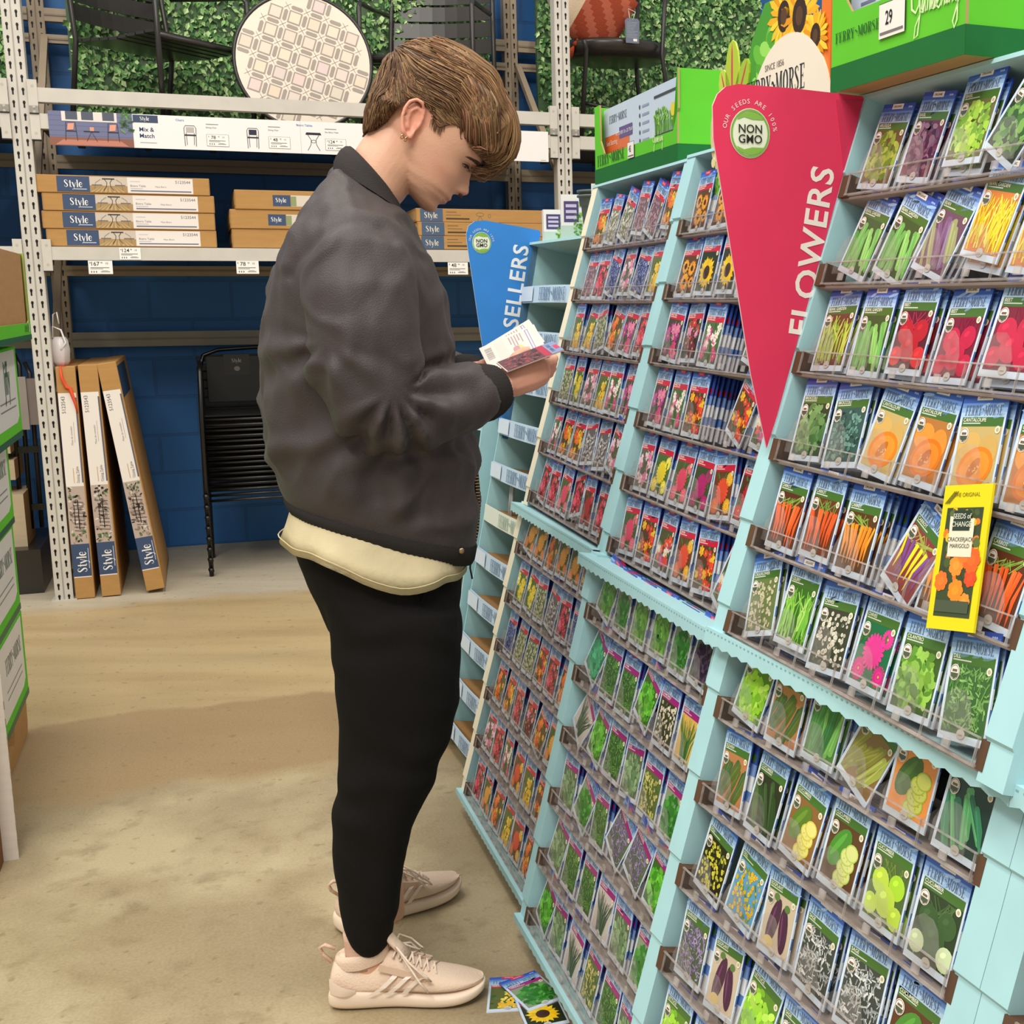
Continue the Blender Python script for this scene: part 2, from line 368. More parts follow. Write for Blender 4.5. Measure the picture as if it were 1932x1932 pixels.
# frame braces between front and back posts
for sp in (0.03, 2.35):
    for z0, z1 in ((.12, .9), (.9, 1.75), (1.75, 2.55), (2.55, 3.3)):
        b = MB(); b.bar((sp, .05, z0), (sp, 1.02, z1), .03, .03, TAN); b.build('brace', PAINTED, rack)
def beam(s0, s1, t, z0, z1, c=GREY, plate=True, nm='beam'):
    b = MB(); d = .045 if t < .5 else -.045
    b.box((s0, t - (.012 if t < .5 else 0), z0), (s1, t + .04, z1), c)
    if t > .5: b.box((s0, t - .004, (z0 + z1) / 2 - .004), (s1, t, (z0 + z1) / 2 + .004), tuple(x * .7 for x in c))
    if plate:
        for s in (s0, s1):
            sg = 1 if s == s0 else -1
            lo, hi = sorted((s, s + sg * .035))
            b.box((lo, t - .016, z0 - .045), (hi, t + .01, z1 + .03), c)
            b.box((lo, t - .02, z0 - .05), (hi, t, z0 - .045), HOLE)
            for zz in (z0 - .02, z1 + .005):
                b.add([(s + sg * .018 + .006 * math.cos(a), t - .0165, zz + .006 * math.sin(a)) for a in (2 * PI * i / 8 for i in range(8))], [tuple(range(8))], H('b8b2a6'))
    return b.build(nm, PAINTED, rack)
for s0, s1 in ((.037, 2.279), (-2.0, -.037), (2.353, 4.6)):
    beam(s0, s1, 0, 2.106, 2.163); beam(s0, s1, 0, 2.0, 2.06)
    beam(s0, s1, 1.0, 1.935, 2.0, TAN, False); beam(s0, s1, 1.0, 1.42, 1.47, TAN, False); beam(s0, s1, 1.0, 1.068, 1.142, STEEL, False)
    beam(s0, s1, 1.0, 2.62, 2.68, TAN, False); beam(s0, s1, 1.0, 2.52, 2.56, TAN, False)
for s0, s1 in ((.037, 2.279), (2.353, 4.6)): beam(s0, s1, 0, 1.467, 1.522)
beam(-2.0, -.037, 0, 1.467, 1.522)
for s0, s1 in ((.04, 2.28), (-2.0, -.04), (2.36, 4.6)):
    for z in (1.505, 2.045):
        d = MB(); d.box((s0, .04, z), (s1, 1.0, z + .012), H('5b5348'))
        k = s0 + .1
        while k < s1: d.box((k, .04, z - .012), (k + .03, 1.0, z), H('6e6354')); k += .3
        d.build('shelf_deck', PLAST, rack)
# ------------------------------------------------------------------ printed ivy panels on the upper level
LEAFM = mat('printed_leaves', .5, .25)
def ivy(s0, s1, z0, z1, label):
    pn = MB(); pn.box((s0, .90, z0), (s1, .93, z1), H('4a6644'))
    r = R; n = int((s1 - s0) * (z1 - z0) * 3600)
    greens = [H(c) for c in ('6f9c58', '7fa964', '93b878', '5a8650', '4c7846', 'a8c488', '67925a', '3c6238', 'b4cc94')]
    lf = MB()
    for i in range(n):
        s = r.uniform(s0 + .01, s1 - .01); z = r.uniform(z0 + .01, z1 - .01); l = r.uniform(.020, .040); a = r.gauss(-PI / 2, .75); wd_ = l * r.uniform(.26, .4)
        dx, dz = math.cos(a), math.sin(a); t = .9 - r.uniform(.003, .03); tilt = r.uniform(-.012, .012)
        c = r.choice(greens); k = r.uniform(1.0, 1.5); c = tuple(x * k for x in c)
        p0 = (s, t, z); p1 = (s + dx * l * .4 - dz * wd_, t - .006 + tilt, z + dz * l * .4 + dx * wd_); p2 = (s + dx * l, t - .002, z + dz * l); p3 = (s + dx * l * .4 + dz * wd_, t - .006 - tilt, z + dz * l * .4 - dx * wd_)
        pm = (s + dx * l * .45, t - .001, z + dz * l * .45)
        c2 = tuple(x * .86 for x in c)
        lf.add([p0, p1, pm, p3, p2], [(0, 1, 2), (1, 4, 2), (0, 2, 3), (3, 2, 4)], [c, c, c2, c2])
    root = thing('ivy_panel', label, 'backdrop panel', RK)
    pn.build('panel', PLAST, root)
    o = lf.build('leaves', LEAFM, root)
    return root
ivy(.14, 2.17, 2.075, 3.05, 'green ivy leaf panel behind the round table and the two black armchairs')
ivy(2.43, 3.75, 2.075, 3.15, 'green ivy leaf panel behind the bar chair with the orange cushion')
ivy(-.75, -.1, 2.075, 2.95, 'narrow strip of green ivy panel left of the tall keyhole upright')

# ------------------------------------------------------------------ bistro table, armchairs, bar chair on the upper level
DK = H('2b2624')
def ring(c, ex, ey, r, n=40): return [Vector(c) + Vector(ex) * r * math.cos(2 * PI * i / n) + Vector(ey) * r * math.sin(2 * PI * i / n) for i in range(n)]
def bistro_table():
    ez = Vector((0.02, .10, .995)).normalized(); ex = Vector((1, 0, 0)); nn = ex.cross(ez)   # faces the aisle
    c = Vector((1.165, .33, 2.383))
    root = thing('bistro_table', 'round mosaic bistro table tipped upright, its top facing the aisle, on the upper deck', 'table', RK)
    m = MB(); m.tube(ring(c + nn * .006, ex, ez, .306, 64), .010, DK, 8, closed=True); m.build('rim', BLACKMETAL, root)
    t = MB(); cream = H('e9dccb'); taupe = H('a3958b'); tile = H('e3d2c0')
    def disc(r, d, col):
        t.add([c + nn * d + (p - c) for p in ring(c, ex, ez, r, 64)], [tuple(range(64))], col)
    disc(.302, .012, cream)
    a = .088; ca, sa = math.cos(-.30), math.sin(-.30)
    def put(poly, d, col):
        q = [(x * ca - y * sa, x * sa + y * ca) for x, y in poly]
        if all(math.hypot(x, y) < .297 for x, y in q): t.add([c + ex * x + ez * y + nn * d for x, y in q], [tuple(range(len(q)))], col)
    for i in range(-6, 7):
        for j in range(-6, 7):
            x, y = i * a, j * a; h = .029; w_ = .017
            put([(x - h, y - h), (x + h, y - h), (x + h, y + h), (x - h, y + h)], .0130, taupe)
            h2 = h - .006
            put([(x - h2, y - h2), (x + h2, y - h2), (x + h2, y + h2), (x - h2, y + h2)], .0136, tuple(v * R.uniform(.9, 1.05) for v in tile))
            for q in range(4):
                a0 = PI / 4 + q * PI / 2; e1 = (x + math.cos(a0) * .044, y + math.sin(a0) * .044); e2 = (x + math.cos(a0) * .078, y + math.sin(a0) * .078); nx, ny = -math.sin(a0) * .0008, math.cos(a0) * .0008
                put([(e1[0] - nx, e1[1] - ny), (e2[0] - nx, e2[1] - ny), (e2[0] + nx, e2[1] + ny), (e1[0] + nx, e1[1] + ny)], .0130, taupe)
            # elongated hexagons between the squares
            for (hx, hy, vert) in ((x + a / 2, y, 1), (x, y + a / 2, 0)):
                L_, W_ = .028, .0085
                pl = [(-W_, -L_ + .007), (0, -L_), (W_, -L_ + .007), (W_, L_ - .007), (0, L_), (-W_, L_ - .007)]
                if not vert: pl = [(-q, p) for p, q in pl]
                put([(hx + p, hy + q) for p, q in pl], .0130, taupe)
    t.add([c - nn * .004 + (p - c) for p in ring(c, ex, ez, .3, 64)][::-1], [tuple(range(64))], DK)
    t.build('mosaic_top', GLOSSP, root)
    for sx in (-.16, .16):
        l = MB(); l.tube([c + Vector((sx, .03, .1)), c + Vector((sx * .6, .2, -.05)), c + Vector((sx * 1.3, .45, -.26)), c + Vector((sx * 1.3, .48, -.325))], .011, DK, 8); l.build('leg', BLACKMETAL, root)
bistro_table()
def armchair(o, yaw, label):
    """slatted metal armchair; local x = sitter's right, y = front"""
    M = RK @ Matrix.Translation(o) @ Matrix.Rotation(yaw, 4, 'Z')
    root = thing('patio_armchair', label, 'chair', M)
    w_ = .27; d = .25; sh = .385
    for sx in (-1, 1):
        l = MB(); l.tube([(sx * w_, d, 0), (sx * w_, d, sh), (sx * w_, d - .005, .60), (sx * w_, d - .03, .625), (sx * w_, d - .2, .635), (sx * w_ * .97, -d + .03, .66)], .012, DK, 8); l.build('front_leg', BLACKMETAL, root)
        l = MB(); l.tube([(sx * w_, -d - .07, 0), (sx * w_, -d, sh), (sx * w_ * .97, -d - .04, .70), (sx * w_ * .93, -d - .10, .90)], .012, DK, 8); l.build('rear_leg', BLACKMETAL, root)
    s = MB()
    for k in range(9):
        y = -d + .055 * k + .01; s.bar((-w_, y, sh - .012 + .012 * abs(k - 4) / 4), (w_, y, sh - .012 + .012 * abs(k - 4) / 4), .048, .012, DK)
    s.tube([(-w_, d, sh - .02), (w_, d, sh - .02)], .012, DK, 8)
    s.build('seat', BLACKMETAL, root)
    b = MB()
    for k in range(5):
        z = .52 + .085 * k; y = -d - .035 - .06 * k / 4
        pts = [(-w_ * .96 + w_ * 1.92 * i / 8, y - .035 * math.sin(PI * i / 8), z) for i in range(9)]
        vs = []; fs = []
        for (x, yy, zz) in pts: vs += [(x, yy, zz - .036), (x, yy - .004, zz + .036)]
        for i in range(8): fs.append((2 * i, 2 * i + 2, 2 * i + 3, 2 * i + 1))
        vs += [(x, y2 - .006, z2) for x, y2, z2 in vs]; nb = 18
        fs += [tuple(nb + q for q in f)[::-1] for f in fs]
        fs += [(2 * i + 1, 2 * i + 3, nb + 2 * i + 3, nb + 2 * i + 1) for i in range(8)] + [(2 * i + 2, 2 * i, nb + 2 * i, nb + 2 * i + 2) for i in range(8)]
        b.add(vs, fs, DK)
    b.build('backrest', BLACKMETAL, root)
    return root
armchair((.57, .46, 2.057), -2.38, 'black slatted metal armchair on the upper deck, left of the round mosaic table')
armchair((1.78, .50, 2.057), 2.72, 'black slatted metal armchair on the upper deck, half hidden behind the shopper')
def bar_chair():
    root = thing('bar_chair', 'dark metal bar chair holding an orange cushion on the upper deck', 'chair', RK)
    cs, ct = 2.72, .48; z0 = 2.057; sh = z0 + .50
    s = MB(); s.loft([[(cs + math.cos(a) * rx, ct + math.sin(a) * ry, z) for a in (2 * PI * i / 20 for i in range(20))] for z, rx, ry in ((sh - .06, .2, .18), (sh - .05, .27, .23), (sh, .29, .25), (sh + .02, .28, .24))], H('2f2925')); s.build('seat', BLACKMETAL, root)
    for sx, st in ((-.2, -.2), (.2, -.2), (-.2, .2), (.2, .2)):
        l = MB(); l.tube([(cs + sx * 1.25, ct + st * 1.2, z0), (cs + sx, ct + st, sh - .04), (cs + sx * 1.1, ct + st * 1.1, sh + .35 if st > 0 or sx > 0 else sh)], .012, DK, 8); l.build('leg', BLACKMETAL, root)
    f = MB(); f.tube([(cs - .22, ct - .21, z0 + .2), (cs + .22, ct - .21, z0 + .14)], .009, DK, 6); f.build('footrest', BLACKMETAL, root); f = MB(); f.tube([(cs - .22, ct + .21, z0 + .2), (cs + .22, ct + .21, z0 + .2)], .009, DK, 6); f.build('footrest', BLACKMETAL, root)
    h = MB(); h.tube([(cs + .22, ct - .2, sh + .3), (cs + .22, ct + .22, sh + .34), (cs - .2, ct + .22, sh + .34)], .012, DK, 8); h.build('back_frame', BLACKMETAL, root)
bar_chair()
def cushion():
    M = RK @ Matrix.Translation((2.585, .33, 2.70)) @ Matrix.Rotation(.5, 4, 'Y') @ Matrix.Rotation(.25, 4, 'X')
    root = thing('cushion', 'rust orange and cream cushion with a tassel lying on the bar chair', 'cushion', M)
    c = MB(); n = 16; vs = []; fs = []; cols = []
    for sgn in (1, -1):
        b = len(vs)
        for i in range(n + 1):
            for j in range(n + 1):
                x = -1 + 2 * i / n; y = -1 + 2 * j / n
                h = ((1 - x * x) * (1 - y * y)) ** .45 * .05
                vs.append((x * .16, sgn * h, y * .16))
        for i in range(n):
            for j in range(n):
                q = (b + i * (n + 1) + j, b + (i + 1) * (n + 1) + j, b + (i + 1) * (n + 1) + j + 1, b + i * (n + 1) + j + 1)
                fs.append(q if sgn < 0 else q[::-1]); cols.append(H('d8c0a6') if i < 4 else (H('9a4530') if (i + j) % 7 < 4 else H('b2604a')))
    c.add(vs, fs, cols, 0, True); c.build('cover', mat('woven_cloth', .9, .1, bump=.002, bscale=150), root)
    t = MB(); p = Vector((-.02, -.03, -.165))
    t.tube([p + Vector((0, 0, .015)), p], .005, H('a8442a'), 6); t.tube([p, p - Vector((0, 0, .012)), p - Vector((0, 0, .022))], [.008, .012, .008], H('a8442a'), 8)
    for k in range(22):
        a = 2 * PI * k / 22; t.tube([p - Vector((0, 0, .02)), p + Vector((.012 * math.cos(a), .01 * math.sin(a), -.05)), p + Vector((.02 * math.cos(a), .012 * math.sin(a), -.085))], .0022, H('b04a2c'), 4)
    t.build('tassel', mat('woven_cloth'), root)
cushion()
def hang_tag():
    root = thing('hang_tag', 'slate blue hang tag with fine print on a white loop, under the bar chair', 'tag', RK)
    c = Vector((2.735, .20, 2.60))
    m = MB(); pol = [(-.034, -.055), (.034, -.055), (.038, .05), (.028, .062), (-.026, .062), (-.038, .052)]
    m.prism(pol, c, (1, .0, .0), (0, 0, 1), (0, .002, 0), H('6d7486'), H('9a9da8'))
    for k in range(11): m.flat(rect2d(-.028, .042 - k * .007, R.uniform(.008, .027), .0435 - k * .007), c + Vector((0, -.0006, 0)), (1, 0, 0), (0, 0, 1), H('aab0be'))
    m.flat(rect2d(.004, -.046, .024, -.034), c + Vector((0, -.0008, 0)), (1, 0, 0), (0, 0, 1), H('ece6e2')); m.build('card', PRINT, root)
    l = MB(); l.tube([c + Vector((-.012, 0, .05)), c + Vector((-.014, .01, .09)), c + Vector((.0, .06, .12)), c + Vector((.02, .01, .095)), c + Vector((.002, 0, .055))], .0015, H('e8e2dc'), 5); l.build('loop', PLAST, root)
hang_tag()
# ------------------------------------------------------------------ banner and price tickets on the rack
def aisle_face(mb, s, z, t=0.0):
    """returns a drawer onto the plane facing the aisle at distance t, origin (s, z)"""
    def d(g, col, k=1, dx=0, dz=0): mb.flat(g, (s + dx, t - .0004 * k, z + dz), (1, 0, 0), (0, 0, 1), col)
    return d
def ticket_art(d, w, h, price):
    d(rect2d(-w/2, -h/2, w/2, h/2), H('f4f1ec'), 1)
    d(text2d(price, h * .30, .006), H('1c1c1c'), 2, -w * .2, h * .27); d(text2d('$', h * .12), H('1c1c1c'), 2, -w * .42, h * .34)
    d(text2d('98', h * .11), H('1c1c1c'), 2, w * .05, h * .34); d(text2d('10', h * .16), H('555555'), 2, w * .27, h * .3)
    d(rect2d(-w*.42, -h*.05, w*.36, -h*.0), H('6a6a6a'), 2); d(rect2d(-w*.42, -h*.14, w*.1, -h*.10), H('8a8a8a'), 2)
    for k in range(3): d(rect2d(-w*.4 + k * w*.1, -h*.4, -w*.36 + k * w*.1, -h*.27), H('555555'), 2)
    d(rect2d(w*.0, -h*.36, w*.38, -h*.30), H('8a8a8a'), 2); d(rect2d(w*.05, -h*.27, w*.3, -h*.23), H('aaaaaa'), 2)
def ticket(s, z, price, t=-.016, w=.094, h=.056, label=''):
    m = MB(); m.box((s - w/2, t, z - h/2), (s + w/2, t + .0012, z + h/2), H('f4f1ec')); ticket_art(aisle_face(m, s, z, t), w, h, price)
    o = m.build('price_ticket', PRINT, M=RK); tag(o, label, 'price ticket', 'price tickets on the shelf beam'); return o
ticket(.255, 1.437, '167', label='white price ticket reading 167, hanging under the left end of the shelf beam')
ticket(.375, 1.495, '124', t=-.0145, w=.084, h=.050, label='white price ticket reading 124 stuck on the beam under the four-box stack')
ticket(.848, 1.439, '78', label='white price ticket reading 78 hanging beside the shopper\'s back')
ticket(1.782, 1.437, '48', label='white price ticket reading 48 hanging next to the blue sail sign')
def banner():
    m = MB(); s0, s1, z0, z1 = .104, 2.232, 1.935, 2.073; t = -.018
    m.box((s0, t, z0), (s1, t + .003, z1), H('efebea')); zc = (z0 + z1) / 2
    d = aisle_face(m, s0, zc, t)
    # picture of a porch
    d(rect2d(0, -.069, .32, .069), H('6f7396'), 1)
    for k in range(7): d(rect2d(0, -.069 + .02 * k, .32, -.068 + .02 * k), H('5d6186'), 2)
    d(rect2d(.05, .03, .26, .069), H('e3dcd6'), 3); [d(rect2d(x, .036, x + .045, .069), H('545a6a'), 4) for x in (.065, .125, .205)]
    d(rect2d(0, -.069, .32, -.035), H('8d5b4d'), 3); d(([(.02, -.066), (.3, -.066), (.27, -.045), (.05, -.045)], [(0, 1, 2, 3)]), H('c07e6c'), 4)
    for x in (.08, .24):
        d(stroke2d([(x - .02, -.05), (x - .015, .025), (x + .02, .025), (x + .025, -.05)], .002), H('23222a'), 5); d(rect2d(x - .018, -.012, x + .022, -.009), H('23222a'), 5)
        d(([(x - .012, -.006), (x + .012, -.004), (x + .016, .022), (x - .008, .02)], [(0, 1, 2, 3)]), H('e39c86'), 6)
    d(stroke2d([(.14, -.05), (.16, -.01), (.18, -.05)], .002), H('23222a'), 5); d(rect2d(.13, -.012, .19, -.008), H('23222a'), 5); d(rect2d(.154, -.008, .17, .008), H('d99a8a'), 6)
    for k in range(14): d(ell2d(.295 + R.uniform(-.02, .02), .03 + R.uniform(-.04, .035), .014, .004, R.uniform(0, 3)), H(R.choice(['4f7a44', '6d9a58', '3d6238'])), 6)
    d(rect2d(.322, .035, .42, .066), H('3c4a69'), 1); d(xf2d(serif2d('Style', .016), 1, 1, .368, .052), H('f2eee8'), 2)
    d(text2d('Mix &', .017, .010, align='LEFT'), H('23346a'), 2, .345, .008); d(text2d('Match', .017, .010, align='LEFT'), H('23346a'), 2, .345, -.018); d(rect2d(.345, -.048, .41, -.045), H('aaaab4'), 2)
    def chair(x, seat):
        d(stroke2d([(x - .022, -.055), (x - .024, .02), (x - .018, .03), (x + .018, .03), (x + .024, .02), (x + .022, -.055)], .0022), H('2a2a30'), 2)
        d(stroke2d([(x - .014, -.05), (x - .016, .0)], .002), H('2a2a30'), 2); d(stroke2d([(x + .014, -.05), (x + .016, .0)], .002), H('2a2a30'), 2)
        d(rect2d(x - .022, -.012, x + .022, -.006), H('2a2a30'), 2)
        d(rect2d(x - .016, .002, x + .016, .024), H(seat), 2)
    def tbl(x):
        d(([(x - .03, .022), (x + .03, .022), (x + .034, .012), (x - .034, .012)], [(0, 1, 2, 3)]), H('26262c'), 2)
        for q in (-1, 1): d(stroke2d([(x + q * .024, .012), (x + q * .01, -.01), (x + q * .012, -.03), (x + q * .026, -.055)], .0022), H('26262c'), 2)
        d(ring2d(x, -.016, .01, .006, .0016), H('26262c'), 2)
    def txt(x, a, b, price, head=None):
        if head: d(text2d(head, .009, .01, align='LEFT'), H('5b86c4'), 2, x - .12, .052)
        d(rect2d(x, .038, x + .05, .041), H('8b8b93'), 2); d(text2d(b, .006, align='LEFT'), H('55555c'), 2, x, .026)
        d(rect2d(x, -.052, x + .09, -.002), H('222226'), 2); d(rect2d(x + .001, -.051, x + .089, -.003), H('f6f4f0'), 3)
        dd = lambda g, c, k=1, ex=0, ez=0: d(g, c, 3 + k, x + .045 + ex, -.027 + ez)
        ticket_art(dd, .086, .046, price)
    chair(.545, 'b9b3ac'); txt(.61, '', 'Dining Chair', '78', 'Chairs'); chair(.80, '2c2c40'); txt(.865, '', 'Dining Chair', '48')
    d(rect2d(1.0, -.069, 1.0015, .069), H('d0ccd0'), 2)
    tbl(1.055); txt(1.105, '', 'Slim Bistro Table', '124', 'Bistro Tables')
    tbl(1.30); txt(1.36, '', 'Bistro Table', '167')
    d(rect2d(2.09, -.063, 2.115, -.061), H('a0a0a0'), 2)
    o = m.build('shelf_banner', PRINT, M=RK); tag(o, 'long white banner reading Mix & Match along the rack beam', 'banner')
banner()
# ------------------------------------------------------------------ cartons
BROWN = H('b58a55'); BROWN2 = H('c69c66'); NAVY = H('3d4f70')
def carton(name, s0, s1, z0, z1, t0, t1, label, group, art, M=RK, cat='box'):
    root = thing(name, label, cat, M, group)
    b = MB(); b.box((s0, t0, z0), (s1, t1, z1), BROWN); o = b.build('carton', CARD, root); bevel(o, .003)
    # seam flaps at the ends, strip of clear tape
    for s in (s0, s1 - .004):
        tp = MB(); tp.box((s, t0 - .0006, z0 + .004), (s + .004, t0, z1 - .003), tuple(x * .75 for x in BROWN)); tp.build('end_flap', CARD, root)
    tp = MB(); tp.box((s0 - .0006, t0 + .02, (z0 + z1) / 2 - .02), (s0, t1 - .02, (z0 + z1) / 2 + .02), H('c9a877'))
    tp.build('seam_tape', CARD, root)
    if art:
        a = MB(); art(a, s0, s1, z0, z1, t0); a.build('printed_label', PRINT, root)
    return root
def wide_label(a, s0, s1, z0, z1, t0):
    h = z1 - z0; zc = (z0 + z1) / 2; d = aisle_face(a, s0, zc, t0); w = s1 - s0
    x0, x1 = w * .115, w * .90; y = h * .44
    d(rect2d(x0, -y, x1, y), H('e9e1db'), 1); xa = x0 + w * .185
    d(rect2d(x0, -y, xa, y), NAVY, 2); d(xf2d(serif2d('Style', h * .42), 1, 1, (x0 + xa) / 2, .002), H('f3efe8'), 3); d(rect2d(xa - .06, -h * .3, xa - .012, -h * .26), H('cfd2da'), 3)
    xb = xa + w * .215
    d(rect2d(xa, -y, xb, y), H('cdbfb0'), 2); d(rect2d(xa, -y, xb, -h * .06), H('a98a5c'), 3)
    for k in range(8): d(([(xa + (xb - xa) * k / 8, -y), (xa + (xb - xa) * (k + .5) / 8, -y), ((xa + xb) / 2 + (k - 3.7) * .007, -h * .06)], [(0, 1, 2)]), H('c4a878'), 4)
    cx = (xa + xb) / 2
    for q in (-1, 1):
        d(stroke2d([(cx + q * .016, h * .33), (cx + q * .006, h * .12), (cx + q * .008, -h * .1), (cx + q * .02, -h * .34)], .0022), H('2c2c34'), 5)
        d(stroke2d([(cx + q * .055, -h * .3), (cx + q * .05, h * .1), (cx + q * .03, h * .3)], .0015), H('77706c'), 5); d(rect2d(cx + q * .045 - .02, -h * .05, cx + q * .045 + .02, -.0), H('77706c'), 5)
    d(rect2d(cx - .024, h * .3, cx + .024, h * .36), H('2c2c34'), 5)
    d(text2d('Bistro Table', h * .12, align='LEFT'), H('7d7780'), 2, xb + .012, -.002); d(rect2d(xb + .012, h * .2, xb + .05, h * .24), H('c9c2c4'), 2)
    d(rect2d(xb + .012, -h * .35, x1 - .008, -h * .28), H('6e6f86'), 2); d(rect2d(xb + .012, -h * .20, xb + .06, -h * .17), H('b3aeb4'), 2)
    d(text2d('Mesa Bistro', h * .09, align='LEFT'), H('8d8790'), 2, xb + .11, -.004)
    d(text2d('5123544', h * .17, align='RIGHT'), H('6a666e'), 2, x1 - .01, h * .24)
def small_label(a, s0, s1, z0, z1, t0):
    h = z1 - z0; d = aisle_face(a, s0, (z0 + z1) / 2, t0)
    d(rect2d(.16, -h * .32, .235, h * .26), NAVY, 1); d(xf2d(serif2d('Style', h * .24), 1, 1, .195, 0), H('f3efe8'), 2)
    d(rect2d(.237, -h * .32, .40, h * .26), H('d9cdbf'), 1); d(rect2d(.237, -h * .3, .26, h * .2), H('8d9a6a'), 2)
def kraft_label(a, s0, s1, z0, z1, t0):
    h = z1 - z0; d = aisle_face(a, s0, (z0 + z1) / 2, t0)
    d(rect2d(.02, -h * .48, .125, h * .48), H('4a5f7c'), 1); d(xf2d(serif2d('Style', h * .44), 1, 1, .07, 0), H('e9dcc2'), 2)
    d(rect2d(.14, -h * .3, .25, -h * .18), H('4c3d2c'), 1); d(rect2d(.14, h * .22, .19, h * .28), H('7d6546'), 1); d(rect2d(.14, 0, .21, h * .05), H('7d6546'), 1)
    d(ring2d(.30, h * .1, .018, .008, .002), H('7d6546'), 1)
    for q in (-1, 1): d(stroke2d([(.30, 0), (.30 + q * .012, -h * .35)], .002), H('7d6546'), 1)
    d(ring2d(.345, h * .0, .006, .008, .002), H('7d6546'), 1)
g = 'bistro table cartons stacked on the left of the shelf'
ZT = 1.524
names = ['topmost', 'second', 'third', 'bottom']
for k, (s0, s1) in enumerate(((.035, .713), (.052, .728), (.045, .726), (.055, .728))):
    z1 = ZT + .0735 * (4 - k)
    carton('bistro_table_carton', s0, s1, z1 - .0725, z1, .005 + .004 * k, .46, 'brown carton with wide white and navy label, %s of the four-box stack' % ['topmost', 'second from top', 'third from top', 'lowest'][k], g, wide_label)
g = 'taped cartons stacked behind the shopper'
for k, (s0, s1) in enumerate(((.812, 1.40), (.788, 1.38), (.792, 1.40))):
    z1 = ZT + .0835 * (3 - k)
    carton('armchair_carton', s0, s1, z1 - .083, z1, .006 * k, .50, 'plain taped brown carton behind the shopper, %s of its stack of three' % ['topmost', 'middle one', 'lowest'][k], g, small_label if k < 2 else None)
g = 'narrow kraft cartons stacked beside the blue sail sign'
for k in range(3):
    z1 = ZT + .0625 * (3 - k)
    carton('dining_chair_carton', 1.60 + .004 * (k == 1), 2.24, z1 - .0615, z1, .004 + .006 * (k == 0), .45, 'narrow kraft carton with navy end under the shopper\'s chin, %s of three' % ['topmost', 'middle one', 'lowest'][k], g, kraft_label)
# tall cartons standing on the floor
def tall_carton(s_bot, s_top, zt, label, red=False):
    w_ = .077; hgt = zt; lean = math.atan2(s_top - s_bot, zt)
    M = RK @ Matrix.Translation((s_bot, .0, 0)) @ Matrix.Rotation(lean, 4, 'Y') @ Matrix.Translation((0, 0, abs(math.sin(lean)) * w_ * .0))
    root = thing('dining_table_carton', label, 'box', M, 'tall dining table cartons on the floor')
    z0 = .002 + (abs(math.sin(lean)) * w_ if lean < 0 else 0) * 1.0
    b = MB(); b.box((0, 0, z0), (w_, .78, z0 + hgt), BROWN); bevel(b.build('carton', CARD, root), .003)
    f = MB(); f.box((w_, .02, z0 + hgt - .16), (w_ + .0008, .6, z0 + hgt - .02), H('2d4767')); f.box((w_, .10, z0 + .1), (w_ + .0006, .103, z0 + hgt - .2), H('7e5c34')); f.build('side_print', CARD, root)
    a = MB()
    ex, ez = (0, 0, 1), (-1, 0, 0)          # lettering runs up the box
    cx = w_ / 2
    def d(g, col, k=1, u=0, v=0): a.flat(g, (cx - v, -.0004 * k, z0 + u), ex, ez, col)
    hw = w_ / 2
    d(rect2d(.095, -hw + .006, .905, hw - .001), H('eae3dd'), 1)
    d(rect2d(.10, -hw + .005, .245, hw), NAVY, 2); d(xf2d(serif2d('Style', .040), 1, 1, .165, .002), H('f4f0ea'), 3); d(rect2d(.135, -.028, .225, -.0255), H('c3c8d4'), 3)
    d(rect2d(.245, -hw + .005, .50, hw), H('b9a79c'), 2)
    for k in range(90):
        x = R.uniform(.25, .495); c = R.choice(['6f8a5a', '4f6b48', '8c7c70', '2e2a2a', 'd9cfc4', 'a08c80'])
        if .31 < x < .45 and c in ('6f8a5a', '4f6b48'): c = '9c8a80'
        d(ell2d(x, R.uniform(-hw + .012, hw - .008), R.uniform(.004, .011), R.uniform(.002, .006), R.uniform(0, 3), 7), H(c), 3)
    for k in range(9): d(stroke2d([(.30 + .016 * k, -.024), (.305 + .016 * k, .018)], .0025), H('2b2727'), 4)
    d(rect2d(.31, -.004, .44, 0), H('2b2727'), 4); d(rect2d(.33, .012, .42, .015), H('2b2727'), 4)
    d(text2d('Dining Table', .010, align='LEFT'), H('6a636a'), 2, .515, -.012); d(text2d('Mesa de comedor', .008, align='LEFT'), H('8a848a'), 2, .68, -.002)
    d(rect2d(.515, -.033, .885, -.027), H('5b6076'), 2); d(rect2d(.515, .002, .58, .005), H('d4a468'), 2)
    d(rect2d(.52, -.019, .57, -.0175), H('a09aa0'), 2); d(rect2d(.69, -.014, .78, -.0125), H('a09aa0'), 2)
    d(text2d('5123543', .015, align='RIGHT'), H('555059'), 2, .89, .020)
    a.build('printed_label', PRINT, root)
    if red:
        r = MB(); r.tube([(.02, -.004, z0 + hgt + .001), (.022, -.005, z0 + .97), (.036, -.006, z0 + .93), (.05, -.005, z0 + .925), (.066, -.005, z0 + .86), (.071, -.004, z0 + .82)], [.003, .007, .008, .009, .006, .003], H('e0502c'), 6); r.build('red_tape', PLAST, root)
        r = MB(); r.box((.012, .0, z0 + hgt), (.04, .5, z0 + hgt + .001), H('d8573a')); r.build('red_tape', PLAST, root)
    return root
tall_carton(.045, .045, 1.018, 'tall brown carton standing next to the upright, torn red tape at its top', True)
tall_carton(.150, .132, 1.022, 'tall brown carton standing between its taped and its leaning neighbours')
tall_carton(.334, .207, 1.024, 'tall brown carton leaning left, the last of the three by the blue wall')
